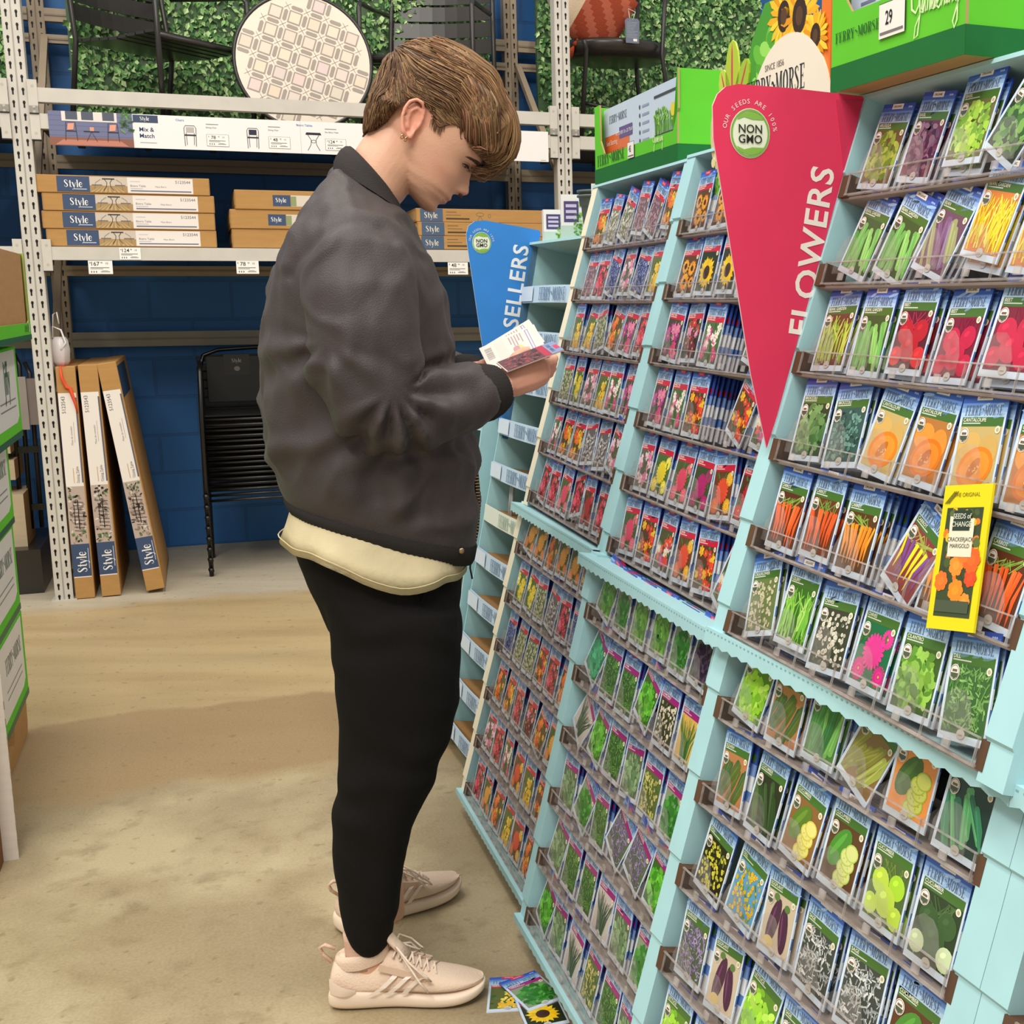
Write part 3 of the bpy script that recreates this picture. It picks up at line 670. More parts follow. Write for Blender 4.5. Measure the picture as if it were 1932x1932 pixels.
# ------------------------------------------------------------------ stack of black chairs
BK = H('121110')
def stack_chair(k, n):
    z = .052 * k
    M = RK @ Matrix.Translation((.90, .50 - .010 * k, z)) @ Matrix.Rotation(.04, 4, 'Z')
    lab = 'black metal patio chair, %s of the stack against the blue wall' % ['lowest', 'second from bottom', 'third from bottom', 'fourth from bottom', 'fifth from bottom', 'sixth from bottom', 'seventh from bottom', 'topmost'][k]
    root = thing('stacking_chair', lab, 'chair', M, 'black stacking chairs')
    w_ = .30
    for sx in (-1, 1):
        l = MB(); l.tube([(sx * w_, -.22 , .006 if k else .004), (sx * (w_ - .004), -.215, .40), (sx * (w_ - .01), -.20, .60), (sx * (w_ - .015), -.17, .64), (sx * (w_ - .02), .12, .66)], .011, BK, 7)
        for q in range(1): l.tube([(sx * (w_ + .0), -.232, .03), (sx * w_, -.2, .03)], .014, BK, 6)
        l.build('arm_leg', BLACKMETAL, root)
        l = MB(); l.tube([(sx * (w_ - .03), .24, .004), (sx * (w_ - .03), .18, .40), (sx * (w_ - .03), .20, .62)], .011, BK, 7); l.build('rear_leg', BLACKMETAL, root)
    s = MB()
    for q in range(2): s.tube([(-w_, -.20 + .0 * q, .385 - .026 * q), (w_, -.20, .385 - .026 * q)], .0075, BK, 6)
    for q in range(5): s.bar((-w_ + .01, -.14 + .075 * q, .40), (w_ - .01, -.14 + .075 * q, .40), .05, .008, BK)
    s.build('seat', BLACKMETAL, root)
    b = MB()
    b.tube([(-w_ + .03, .2, .42), (-w_ + .03, .25, .60), (-w_ + .05, .27, .665), (-w_ + .12, .28, .69), (0, .285, .70), (w_ - .12, .28, .69), (w_ - .05, .27, .665), (w_ - .03, .25, .60), (w_ - .03, .2, .42)], .010, BK, 7)
    for q in range(6): b.bar((-w_ + .04, .22 + .012 * q, .44 + .042 * q), (w_ - .04, .22 + .012 * q, .44 + .042 * q), .006, .036, BK)
    b.build('backrest', BLACKMETAL, root)
    if k == n - 1:
        t = MB(); t.box((-w_ + .06, .19, .44), (w_ - .02, .194, .66), H('1d1b1a')); d = lambda g, c, q: t.flat(g, (-.10, .19 - .0005 * q, .62), (1, 0, 0), (0, 0, 1), c)
        d(rect2d(-.06, -.05, .06, .05), H('262422'), 1); d(xf2d(serif2d('Style', .02), 1, 1, 0, .02), H('8a8682'), 2); d(ell2d(0, -.02, .014, .012), H('6a6662'), 2)
        t.build('seat_wrap', PLAST, root)
for k in range(8): stack_chair(k, 8)
# ------------------------------------------------------------------ left bay behind the green cartons
root = thing('folded_chair', 'dark folded chairs with pale boxes, seen through the gap left of the upright', 'chair', RK)
m = MB()
for k, (s, z0, z1, c) in enumerate(((-.24, .5, 1.05, '1f1c1b'), (-.20, .1, 1.07, '262322'), (-.16, .25, 1.06, '1c1a1a'), (-.12, .25, 1.02, '2b2827'))):
    m.tube([(s, .45 + .02 * k, z0), (s + .01, .5, z1 - .05), (s - .01, .52, z1)], .010, H(c), 7)
for z in (.35, .62, .9): m.bar((-.42, .47, z), (-.1, .5, z), .02, .03, H('24211f'))
m.build('frame', BLACKMETAL, root)
m = MB(); m.box((-.15, .42, .74), (-.05, .47, .95), H('8c807c')); m.box((-.17, .41, .72), (-.12, .42, .96), H('a9a09a')); m.build('seat', PLAST, root)
for k, (s0, s1, z0, z1, t) in enumerate(((-.40, -.16, .20, .44, .30), (-.42, -.20, .62, .86, .35), (-.40, -.19, .50, .59, .35))):
    m = MB(); m.box((s0, t, z0), (s1, t + .3, z1), H('c3b295')); o = m.build('pale_carton', CARD, M=RK)
    tag(o, 'pale carton behind the dark folded chairs, %s of three' % ['lowest and largest', 'topmost', 'thin middle one'][k], 'box', 'pale cartons in the left bay')
m = MB(); m.box((-.42, .2, 0), (-.1, .8, .2), H('2a2724')); o = m.build('dolly', BLACKMETAL, M=RK); tag(o, 'low black dolly on the floor under the pale cartons', 'dolly')
root = thing('carrier_bag', 'crumpled white plastic bag with a strap hanging on the upright', 'bag', RK)
m = MB(); m.loft([[(.065 + a * math.cos(q) + .006 * math.sin(3 * q), .07 + b_ * math.sin(q), z) for q in (2 * PI * i / 14 for i in range(14))] for z, a, b_ in ((1.02, .02, .02), (1.04, .032, .03), (1.09, .036, .03), (1.13, .03, .022), (1.145, .02, .012))], H('cfc8c8')); m.build('body', GLOSSP, root)
m = MB(); m.tube([(.04, .06, 1.14), (.045, .05, 1.19), (.075, .05, 1.175), (.09, .05, 1.12), (.07, .04, 1.09)], .004, H('e8e4e2'), 6); m.tube([(.045, .05, 1.19), (.05, .05, 1.24), (.065, .05, 1.25), (.07, .05, 1.2)], .003, H('dcd8d6'), 6); m.build('handle', PLAST, root)
# ------------------------------------------------------------------ seed display: three bays of stacked card units, each an upper and a lower half
TEAL = H('a8d4dc'); TEALD = H('9ccbcf'); CREAM = H('e8e2cc'); SLOTB = H('5d4636'); BACK = H('23282c'); UNDER = H('9a8f8a')
PIT = 0.12532; BWID = 0.57945
UNITS = [  # x, y, azimuth, lean, z0   (upper, lower) x far, middle, near bay
    (-.3797, 3.0291, .3667, .2495, .8014), (-.5544, 2.986, .3824, .2403, .0621),
    (-.1475, 2.4003, .3865, .2473, .8034), (-.3181, 2.3183, .3907, .2212, .0658),
    (.0606, 1.711, .414, .2872, .8275), (-.0943, 1.642, .4469, .252, .095)]
def unit_matrix(x, y, az, lean, z0):
    d = Vector((math.sin(az), -math.cos(az), 0)); n = Vector((math.cos(az), math.sin(az), 0))
    u = Vector((0, 0, 1)) * math.cos(lean) + n * math.sin(lean)
    return frame((x, y, z0), d, u, d.cross(u))
UM = [unit_matrix(*u) for u in UNITS]
# fourth bay, only its corner in the picture
_d = UM[5].col[0].to_3d(); UM.append(frame(UM[5].to_translation() + _d * (BWID + .085), _d, UM[5].col[1].to_3d(), UM[5].col[2].to_3d()))
SP = .042
def side_panel(mb, s0, s1, q1, fc, depth=.17):
    """stepped upright: its front edge jogs a little at every tray"""
    prof = [(-.012, 0)]
    for i in range(6):
        prof += [(i * PIT + .03, 0.0), (i * PIT + .034, .004), ((i + 1) * PIT - .012, .001)]
    prof += [(q1, 0.0)]
    n = len(prof)
    fr = [(s0, q, z) for q, z in prof] + [(s1, q, z) for q, z in prof]; bk = [(s0, q, -depth) for q, z in prof] + [(s1, q, -depth) for q, z in prof]
    vs = fr + bk; fs = []; cols = []
    for i in range(n - 1):
        fs.append((i, n + i, n + i + 1, i + 1)); cols.append(fc)
        fs.append((i, i + 1, 2 * n + i + 1, 2 * n + i)); cols.append(TEAL)
        fs.append((n + i + 1, n + i, 3 * n + i, 3 * n + i + 1)); cols.append(TEAL)
    fs.append((n - 1, 2 * n - 1, 4 * n - 1, 3 * n - 1)); cols.append(TEAL)
    mb.add(vs, fs, cols)
def arch2d(w, h):
    return [(-w / 2, 0), (w / 2, 0), (w / 2, h * .45), (w * .33, h * .85), (w * .15, h), (-w * .15, h), (-w * .33, h * .85), (-w / 2, h * .45)]
def display_unit(k, label, slots, left_front=TEAL, width=BWID):
    upper = k in (0, 2, 4); q1 = 6 * PIT + ((.014 if k == 4 else .028) if upper else .0)
    root = thing('seed_display_unit', label, 'display', UM[k], 'stacked card seed display units')
    a = MB(); side_panel(a, -SP, -.001, q1, left_front); a.build('side_panel', BLUECARD, root)
    a = MB(); side_panel(a, width, width + SP, q1, TEAL); a.build('side_panel', BLUECARD, root)
    b = MB(); b.box((-SP, -.012, -.175), (width + SP, q1, -.17), BACK); b.build('back_panel', BLUECARD, root)
    # brown raw-card notches at the tray ends
    for i in range(6):
        n_ = MB(); q = i * PIT; n_.box((-.004, q - .002, -.03), (.018, q + .029, .0035), SLOTB); n_.build('tray_notch', CARD, root)
        n_ = MB(); n_.box((width - .006, q - .002, -.03), (width + .006, q + .029, .001), SLOTB); n_.build('tray_notch', CARD, root)
        s_ = MB(); s_.box((.0, q - .0045, -.168), (width, q - .001, -.002), UNDER); s_.build('shelf', CARD, root)
        t = MB(); w_ = (width - .024) / slots
        t.box((.014, q - .0005, -.15), (width - .004, q + .0005, .003), (1, 1, 1), mi=0)
        t.add([(.014, q, .003), (width - .004, q, .003), (width - .004, q + .030, .006), (.014, q + .030, .006)], [(0, 1, 2, 3)], (1, 1, 1), 0)
        for c in range(slots + 1):
            s = .018 + w_ * c
            t.add([(s, q, .003), (s, q + .03, .005), (s, q + .055, -.03), (s, q + .05, -.14), (s, q, -.14)], [(0, 1, 2, 3, 4)], (1, 1, 1), 0)
            t.box((s - .0007, q, .0035), (s + .0007, q + .03, .0062), (1, 1, 1), mi=1)
        for c in range(slots):
            s = .018 + w_ * (c + .5)
            t.prism(arch2d(w_ * .62, .052), (s, q + .014, .0045), (1, 0, 0), (0, 1, 0), (0, 0, -.0006), (1, 1, 1), mi=0)
            t.box((s - .006, q + .004, .0045), (s + .006, q + .014, .0068), (1, 1, 1), mi=1)
        t.box((.014, q + .0288, .004), (width - .004, q + .0306, .0068), (1, 1, 1), mi=1)
        t.box((.014, q - .001, .001), (width - .004, q + .0016, .0052), (1, 1, 1), mi=1)
        t.build('clear_tray', [CLEAR, RIM], root)
    # scalloped, perforated ledge that tops the lower half or hangs below it
    if upper:
        top = MB(); top.box((-SP, q1, -.30), (width + SP, q1 + .006, .002), TEAL); top.build('top_board', BLUECARD, root)
    else:
        e = MB(); n = 46; vs = []; fs = []; w_ = width + 2 * SP
        for i in range(n + 1):
            s = -SP + w_ * i / n; vs += [(s, 6 * PIT - .030 + (.004 if i % 2 else 0), .024), (s, 6 * PIT - .006, .026), (s, 6 * PIT - .001, -.06)]
        for i in range(n): fs += [(3 * i, 3 * i + 3, 3 * i + 4, 3 * i + 1), (3 * i + 1, 3 * i + 4, 3 * i + 5, 3 * i + 2)]
        e.add(vs, fs, TEAL)
        for i in range(60):
            s = -SP + w_ * (i + .5) / 60; e.box((s, 6 * PIT - .0115, .0255), (s + .004, 6 * PIT - .0098, .0262), H('7ba9ad'))
        e.build('scalloped_ledge', BLUECARD, root)
        z = MB(); vs = []; fs = []
        for i in range(n + 1):
            s = -SP + w_ * i / n; vs += [(s, -.020 + (.003 if i % 2 else 0), .010), (s, -.002, .014), (s, .002, -.05)]
        for i in range(n): fs += [(3 * i, 3 * i + 3, 3 * i + 4, 3 * i + 1), (3 * i + 1, 3 * i + 4, 3 * i + 5, 3 * i + 2)]
        z.add(vs, fs, TEAL); z.build('bottom_ledge', BLUECARD, root)
    return root
display_unit(0, 'upper card display unit under the grow light carton, full of flower seed packets', 6, CREAM)
display_unit(1, 'lower card display unit in the far bay, nearest the shopper\'s legs', 6, CREAM)
display_unit(2, 'upper card display unit between the grow light carton and the FLOWERS sail sign', 6)
display_unit(3, 'lower card display unit in the middle bay, holding herb seed packets', 6)
display_unit(4, 'upper card display unit right of the FLOWERS sail sign, holding organic vegetable packets', 6)
display_unit(5, 'lower card display unit below the pink chive packet, holding cucumber packets', 6)
display_unit(6, 'card display unit cut off by the lower right corner of the picture', 6)
# wheeled base frame
def base_frame(k, label):
    x, y, az = UNITS[k][:3]; z0 = UNITS[k][4]
    d = Vector((math.sin(az), -math.cos(az), 0)); n = Vector((math.cos(az), math.sin(az), 0)); o = Vector((x, y, 0)) + n * .03
    root = thing('display_base', label, 'wheeled base', frame(o, d, n, (0, 0, 1)), 'wheeled bases under the display')
    G = H('b6b0a4'); f = MB(); zt = z0 - .022
    f.box((-.03, 0, zt - .028), (BWID + .03, .03, zt), G); f.box((-.03, .4, zt - .028), (BWID + .03, .43, zt), G)
    f.box((-.03, .03, zt - .028), (0, .4, zt), G); f.box((BWID, .03, zt - .028), (BWID + .03, .4, zt), G); f.build('steel_frame', PAINTED, root)
    for s in (.02, BWID - .02):
        c = MB(); zc = max(.012, (zt - .03) / 2); c.tube([(s - .012, .04, zc), (s + .012, .04, zc)], zc, H('4a4a48'), 14); c.build('caster', PLAST, root)
    # card carcass behind the slanted face, down to the base
    b = MB(); pr = []
    for uu in (k, k - 1):
        le, zz = UNITS[uu][3], UNITS[uu][4]; off = (Vector(UNITS[uu][:2] + (0,)) - o).dot(n)
        for q in (0, 6 * PIT): pr.append((off + q * math.sin(le) + .22, zz + q * math.cos(le) + (.01 if (uu == k - 1 and q) else 0)))
    pr = [(pr[0][0], zt)] + pr[1:] + [(.80, pr[-1][1]), (.80, zt)]
    b.add([(s, y, z) for s in (-.035, BWID + .035) for y, z in pr], [tuple(range(len(pr))), tuple(range(len(pr), 2 * len(pr)))[::-1]] + [(i, i + len(pr), (i + 1) % len(pr) + len(pr), (i + 1) % len(pr)) for i in range(len(pr))], H('8fb6bb'))
    b.build('carcass', BLUECARD, root)
for k, l in ((1, 'low wheeled steel base under the far bay, a caster showing by the shoes'), (3, 'low wheeled steel base under the middle bay'), (5, 'low wheeled steel base under the near bay')): base_frame(k, l)

# ------------------------------------------------------------------ sail signs
def sail(name, label, M, poly, col, text, tcol, tpos, tsize, badge, fold, mirror=False):
    root = thing(name, label, 'sign', M, 'sail shaped section signs')
    m = MB(); m.prism(poly, (0, 0, 0), (1, 0, 0), (0, 0, 1), (0, .003, 0), col, H('e7c3c8') if col[0] > col[2] else H('d6e2ee')); m.build('sail_board', BLUECARD, root)
    t = MB()
    def d(g, c, k=1): t.flat(g, (0, -.0006 * k, 0), (1, 0, 0), (0, 0, 1), c)
    (tx, tz, ang) = tpos
    d(xf2d(text2d(text, tsize, .018, align='RIGHT', space=1.08), 1, 1, tx, tz, ang), tcol, 1)
    t.build('lettering', PRINT, root); t = MB()
    bx, bz, br = badge
    d(ell2d(bx, bz, br, br * 1.08, 0, 32), H('e9efdc'), 1); d(ring2d(bx, bz, br * .92, br, br * .09, 32), H('7fb04e'), 2)
    for q in (1, -1):
        d(([(bx - br * .66, bz + q * br * .56), (bx - br * .3, bz + q * br * .70), (bx + br * .1, bz + q * br * .60), (bx + br * .66, bz + q * br * .60), (bx + br * .48, bz + q * br * .84), (bx, bz + q * br * .94), (bx - br * .5, bz + q * br * .8)], [tuple(range(7))]), H('86b84e'), 2)
    d(xf2d(text2d('NON', br * .36, .012), 1, 1, bx, bz + br * .2), H('2c2f2c'), 3); d(xf2d(text2d('GMO', br * .36, .012), 1, 1, bx, bz - br * .24), H('2c2f2c'), 3)
    t.build('round_badge', PRINT, root); t = MB()
    s = 'OUR SEEDS ARE 100%'
    for i, ch in enumerate(s):
        a = math.radians(168 - i * (158 / (len(s) - 1)));  rr = br * 1.28
        if ch != ' ': d(xf2d(text2d(ch, br * .2), 1, 1, bx + rr * math.cos(a), bz + rr * 1.08 * math.sin(a), a - PI / 2), H('f2e6e4'), 1)
    t.build('curved_lettering', PRINT, root)
    if fold:
        f = MB(); f.prism(fold, (0, -.0012, 0), (1, 0, 0), (0, 0, 1), (0, .0008, 0), tuple(x * .82 for x in col)); f.build('folded_edge', BLUECARD, root)
    return root
# FLOWERS: hangs from the post between middle and near bay, its free edge plumb
az = .414; nn = Vector((math.cos(az), math.sin(az), 0)); dd = Vector((math.sin(az), -math.cos(az), 0))
SM = frame(Vector((.0606, 1.711, 0)) - dd * .006, nn, -dd, (0, 0, 1))
PR = H('e23b62')
sail('flowers_sign', 'crimson sail sign reading FLOWERS between the middle and near bays', SM,
     [(.066, 1.082), (.083, 1.13), (.215, 1.562), (.213, 1.566), (.10, 1.570), (.02, 1.5705), (.002, 1.566), (-.010, 1.556), (-.017, 1.541), (-.016, 1.50), (.040, 1.19)],
     PR, 'FLOWERS', H('f6ece8'), (.151, 1.468, PI / 2 - .15), .0355, (.038, 1.508, .030), [(.185, 1.46), (.2135, 1.5605), (.170, 1.559)])

# ------------------------------------------------------------------ best-seller bays behind the far bay
def zunit(o, az, lean, width, rows, label, zoff=0, flips=()):
    M = unit_matrix(o[0], o[1], az, lean, o[2])
    root = thing('best_seller_shelf', label, 'display', M, 'card best seller shelves')
    LIP = H('c4dcf0'); LIP2 = H('d8e6f4')
    q1 = rows * PIT
    for s0 in (-.006, width):
        p = MB(); p.box((s0, -.03, -.17), (s0 + .006, q1 + .05, .0), TEAL); p.build('side_panel', BLUECARD, root)
    b = MB(); b.box((0, -.03, -.172), (width, q1 + .05, -.168), H('86b4b4')); b.build('back_panel', BLUECARD, root)
    t = MB(); t.box((-.006, q1 + .035, -.2), (width + .006, q1 + .042, .01), TEAL); t.build('top_board', BLUECARD, root)
    for i in range(rows):
        q = i * PIT; s = MB(); s.box((0, q, -.168), (width, q + .003, -.002), TEALD)
        s.box((0.01, q + .003, -.12), (width - .01, q + .03, -.012), H('9b7448')); s.build('shelf', BLUECARD, root)
        pale = i in flips
        l = MB(); n = 10; vs = []; fs = []
        for j in range(n + 1):
            x = width * j / n; bow = .012 * math.sin(PI * j / n); vs += [(x, q - .004, bow), (x, q + .042, bow + .004)]
        for j in range(n): fs.append((2 * j, 2 * j + 2, 2 * j + 3, 2 * j + 1))
        nv = len(vs); vs += [(x, y, z - .003) for x, y, z in vs]; fs += [tuple(nv + a for a in f)[::-1] for f in fs]; fs += [(2 * j + 1, 2 * j + 3, nv + 2 * j + 3, nv + 2 * j + 1) for j in range(n)]
        l.add(vs, fs, H('e3e9dc') if pale else LIP)
        l.flat(rect2d(0, 0, width * .22, .04), (.004, q, .006), (1, 0, .05), (0, 1, .08), LIP2) if not pale else None
        l.flat(brand2d(.20, 0, 0, 1.25), (width * .55, q + .019, .0165), (1, 0, 0), (0, 1, .08), H('8fae9a') if pale else H('56789a')); l.build('front_lip', PRINT, root)
        l = None
    return root
Z0 = Vector((-.692, 3.473, .06))
zunit(Z0, .45, .215, .50, 11, 'card best seller shelf peeking out between the blue sail sign and the cream post', flips=(5,))
zaz = .62; zd = Vector((math.sin(zaz), -math.cos(zaz), 0))
Z2 = Z0 - zd * .512 + Vector((.0, 0, 0))
zunit(Z2, zaz, .17, .50, 8, 'card best seller shelf directly behind the shopper\'s jacket hem, under the blue sail sign', flips=(4,))

SZ = frame(Z0.xy.to_3d(), Vector((math.cos(.45), math.sin(.45), 0)), Vector((-math.sin(.45), math.cos(.45), 0)), (0, 0, 1))
sail('best_sellers_sign', 'blue sail sign reading TOP SELLERS in front of the best seller shelves', SZ,
     [(.196, .90), (.212, .895), (.327, 1.478), (.322, 1.484), (.165, 1.508), (.135, 1.505), (.117, 1.492), (.110, 1.47), (.112, 1.44), (.14, 1.205), (.16, 1.06)],
     H('3a86d6'), 'TOP SELLERS', H('eef2f6'), (.268, 1.442, PI / 2 - .17), .044, (.153, 1.447, .027), None)
# ------------------------------------------------------------------ seed packets
PW, PH, PT = .0775, .118, .0022
def clampv(g, x0, y0, x1, y1):
    return ([(min(max(x, x0), x1), min(max(y, y0), y1)) for x, y in g[0]], g[1])
def pic(kind, p, rr, x0, y0, x1, y1):
    """list of (shape, colour) for a packet photograph of the given kind of plant"""
    w, h = x1 - x0, y1 - y0; out = []; c = [H(q) for q in p]; U = rr.uniform
    sh = lambda q, k: tuple(v * k for v in q)
    X = lambda f: x0 + w * f
    Y = lambda f: y0 + h * f
    if kind == 'root':
        for i in range(14): out.append((stroke2d([(X(U(.1, .9)), Y(U(.7, .8))), (X(U(.05, .95)), Y(U(.9, 1.0)))], .0012), sh(c[3], U(.7, 1.2))))
        for i in range(8):
            bx = .08 + .84 * i / 7 + U(-.03, .03); l = U(.62, .85); q = rr.choice(c[1:3]); tw = U(.006, .0085)
            tx = bx + (bx - .5) * .25 + U(-.04, .04)
            out.append((stroke2d([(X(tx), Y(.80)), (X(bx * .9 + .05), Y(.8 - l * .5)), (X(.5 + (bx - .5) * .9), Y(.82 - l))], [tw, tw * .85, .001]), q))
            out.append((stroke2d([(X(tx) - tw * .2, Y(.78)), (X(bx * .9 + .05) - tw * .15, Y(.8 - l * .45))], [tw * .3, tw * .2]), sh(q, 1.35)))
    elif kind == 'long':      # beans, cucumbers
        n = int(p and 9); ang = U(-.5, .5)
        for i in range(n):
            f = (i + .5) / n; q = rr.choice(c[1:]); a = ang + U(-.25, .25); L_ = U(.36, .5) * h; tw = U(.008, .0135)
            mx, my = X(f + U(-.06, .06)), Y(U(.3, .6)); dx, dy = math.sin(a) * L_, math.cos(a) * L_
            out.append((stroke2d([(mx - dx, my - dy), (mx - dx * .9, my - dy * .9), (mx, my + U(-.002, .002)), (mx + dx * .9, my + dy * .9), (mx + dx, my + dy)], [tw * .4, tw * .9, tw, tw * .9, tw * .4]), q))
            out.append((stroke2d([(mx - dx * .8 - tw * .2, my - dy * .8), (mx + dx * .8 - tw * .2, my + dy * .8)], tw * .22), sh(q, 1.4)))
    elif kind == 'thin':
        for i in range(38):
            q = rr.choice(c[1:]); a = X(U(0, 1)); out.append((stroke2d([(a, Y(U(0, .25))), (a + U(-.008, .008), Y(U(.4, .6))), (a + U(-.014, .014), Y(U(.75, .98)))], [.0026, .003, .0018]), q))
    elif kind == 'grass':
        for i in range(46):
            q = sh(rr.choice(c[1:]), U(.8, 1.15)); a = U(.3, .7); out.append((stroke2d([(X(a), Y(0)), (X(a + (a - .5) * .6), Y(.45)), (X(a + (a - .5) * 2.4 + U(-.1, .1)), Y(U(.75, .98)))], [.0014, .0014, .0006]), q))
    elif kind == 'leaf':
        for i in range(120):
            q = sh(rr.choice(c[1:]), U(.75, 1.2)); t = U(0, 2 * PI); rad = math.sqrt(U(0, 1)); s = U(.005, .010) * (1.15 - rad * .35)
            out.append((ell2d(X(.5 + .49 * rad * math.cos(t)), Y(.47 + .49 * rad * math.sin(t)), s, s * U(.45, .8), U(0, 3), 8), q))
    elif kind == 'fine':
        for i in range(210):
            q = sh(rr.choice(c[1:]), U(.75, 1.2)); a, b = X(U(.04, .96)), Y(U(.02, .96)); t = U(0, PI); l = U(.004, .011)
            out.append((stroke2d([(a, b), (a + l * math.cos(t), b + l * math.sin(t))], U(.001, .0026)), q))
    elif kind == 'dot':
        for i in range(24): out.append((ell2d(X(U(.05, .95)), Y(U(.05, .95)), U(.003, .006), .002, U(0, 3), 6), sh(c[3 if len(c) > 3 else 0], U(.6, 1.2))))
        for i in range(95):
            q = sh(rr.choice(c[1:3]), U(.85, 1.1)); s = U(.0018, .0034); a, b = X(U(.06, .94)), Y(U(.05, .93)); out.append((ell2d(a, b, s, s, 0, 8), q)); out.append((ell2d(a, b, s * .35, s * .35, 0, 5), sh(q, .6)))
    elif kind == 'sun':
        for (fx, fy, s) in ((.28, .72, .015), (.72, .66, .016), (.42, .30, .019), (.86, .28, .012)):
            cx_, cy_ = X(fx), Y(fy)
            for ly in (0, 1):
                for k in range(13):
                    a = 2 * PI * k / 13 + ly * .24; q = sh(rr.choice(c[1:3]), U(.85, 1.1)); l = s * (1 - .12 * ly)
                    out.append((([(cx_ + .35 * l * math.cos(a - .25), cy_ + .35 * l * math.sin(a - .25)), (cx_ + .8 * l * math.cos(a - .16), cy_ + .8 * l * math.sin(a - .16)), (cx_ + l * math.cos(a), cy_ + l * math.sin(a)), (cx_ + .8 * l * math.cos(a + .16), cy_ + .8 * l * math.sin(a + .16)), (cx_ + .35 * l * math.cos(a + .25), cy_ + .35 * l * math.sin(a + .25))], [(0, 1, 2, 3, 4)]), q))
            out.append((ell2d(cx_, cy_, s * .42, s * .42, 0, 12), c[3])); out.append((ell2d(cx_, cy_, s * .2, s * .2, 0, 8), sh(c[3], .45)))
    elif kind == 'bigsun':
        cx_, cy_ = X(.48), Y(.47); s = .031
        for ly in (0, 1):
            for k in range(17):
                a = 2 * PI * k / 17 + ly * .18; q = sh(rr.choice(c[1:3]), U(.85, 1.1)); l = s * (1 - .15 * ly) * U(.9, 1.08)
                out.append((([(cx_ + .35 * l * math.cos(a - .25), cy_ + .35 * l * math.sin(a - .25)), (cx_ + .75 * l * math.cos(a - .17), cy_ + .75 * l * math.sin(a - .17)), (cx_ + l * math.cos(a), cy_ + l * math.sin(a)), (cx_ + .75 * l * math.cos(a + .17), cy_ + .75 * l * math.sin(a + .17)), (cx_ + .35 * l * math.cos(a + .25), cy_ + .35 * l * math.sin(a + .25))], [(0, 1, 2, 3, 4)]), q))
        out.append((ell2d(cx_, cy_, s * .42, s * .42, 0, 14), c[3])); out.append((ring2d(cx_, cy_, s * .3, s * .3, .002, 12), sh(c[3], 1.8)))
    elif kind == 'flower':
        for i in range(30): out.append((ell2d(X(U(.03, .97)), Y(U(.03, .97)), U(.003, .007), .0025, U(0, 3), 7), sh(H('4f7a3a'), U(.5, 1.2))))
        for i in range(17):
            fx, fy = U(.1, .9), U(.08, .92); s = U(.007, .012); q = rr.choice(c[1:]); cx_, cy_ = X(fx), Y(fy)
            for k in range(6):
                a = 2 * PI * k / 6 + i; out.append((ell2d(cx_ + s * .55 * math.cos(a), cy_ + s * .55 * math.sin(a), s * .55, s * .36, a, 8), sh(q, U(.85, 1.12))))
            out.append((ell2d(cx_, cy_, s * .22, s * .22, 0, 6), H('d9c060')))
    elif kind == 'pom':
        for i in range(18): out.append((ell2d(X(U(.03, .97)), Y(U(.03, .97)), U(.004, .009), .003, U(0, 3), 7), sh(H('4a7038'), U(.5, 1.1))))
        for (fx, fy, s) in ((.5, .55, .022), (.2, .2, .014), (.82, .82, .012), (.85, .2, .013)):
            q = rr.choice(c[1:]); cx_, cy_ = X(fx), Y(fy)
            for k in range(20):
                a = 2 * PI * k / 20; out.append((ell2d(cx_ + s * .74 * math.cos(a), cy_ + s * .74 * math.sin(a), s * .3, s * .13, a, 7), sh(q, U(.85, 1.1))))
            for f, kk in ((.72, .9), (.5, 1.12), (.3, .85)):
                out.append((ell2d(cx_, cy_, s * f, s * f, 0, 12), sh(q, kk)))
            out.append((ell2d(cx_, cy_, s * .14, s * .14, 0, 7), H('d8b850')))
    elif kind == 'ball':
        for i in range(16): out.append((stroke2d([(X(U(.1, .9)), Y(.55)), (X(U(0, 1)), Y(.98))], .0015), sh(c[3], U(.7, 1.2))))
        for (fx, fy, s) in ((.3, .62, .016), (.75, .66, .015), (.52, .36, .019), (.15, .2, .013), (.86, .2, .014)):
            q = sh(rr.choice(c[1:3]), U(.9, 1.1)); out.append((ell2d(X(fx), Y(fy), s, s * .95, 0, 16), q)); out.append((ell2d(X(fx) - s * .25, Y(fy) + s * .3, s * .35, s * .22, .5, 9), sh(q, 1.35)))
            out.append((stroke2d([(X(fx), Y(fy) - s * .9), (X(fx) + .001, Y(fy) - s * 1.3)], [.0018, .0004]), sh(q, .8)))
    elif kind == 'melon':
        out.append((ell2d(X(.3), Y(.7), w * .28, h * .22, .3, 18), c[3])); out.append((ell2d(X(.75), Y(.62), w * .24, h * .26, 0, 18), sh(c[3], .92)))
        out.append((ell2d(X(.52), Y(.36), w * .44, h * .32, .35, 22), c[1])); out.append((ell2d(X(.52), Y(.36), w * .36, h * .25, .35, 20), c[2])); out.append((ell2d(X(.5), Y(.36), w * .2, h * .09, .9, 14), sh(c[1], .75)))
        for k in range(10): out.append((ell2d(X(.5) + U(-.010, .010), Y(.36) + U(-.006, .006), .0015, .0008, U(0, 3), 6), H('e7c98a')))
    elif kind == 'slice':
        out.append((ell2d(X(.38), Y(.60), w * .24, h * .40, -.6, 18), c[1])); out.append((ell2d(X(.33), Y(.64), w * .06, h * .30, -.6, 12), sh(c[1], 1.5)))
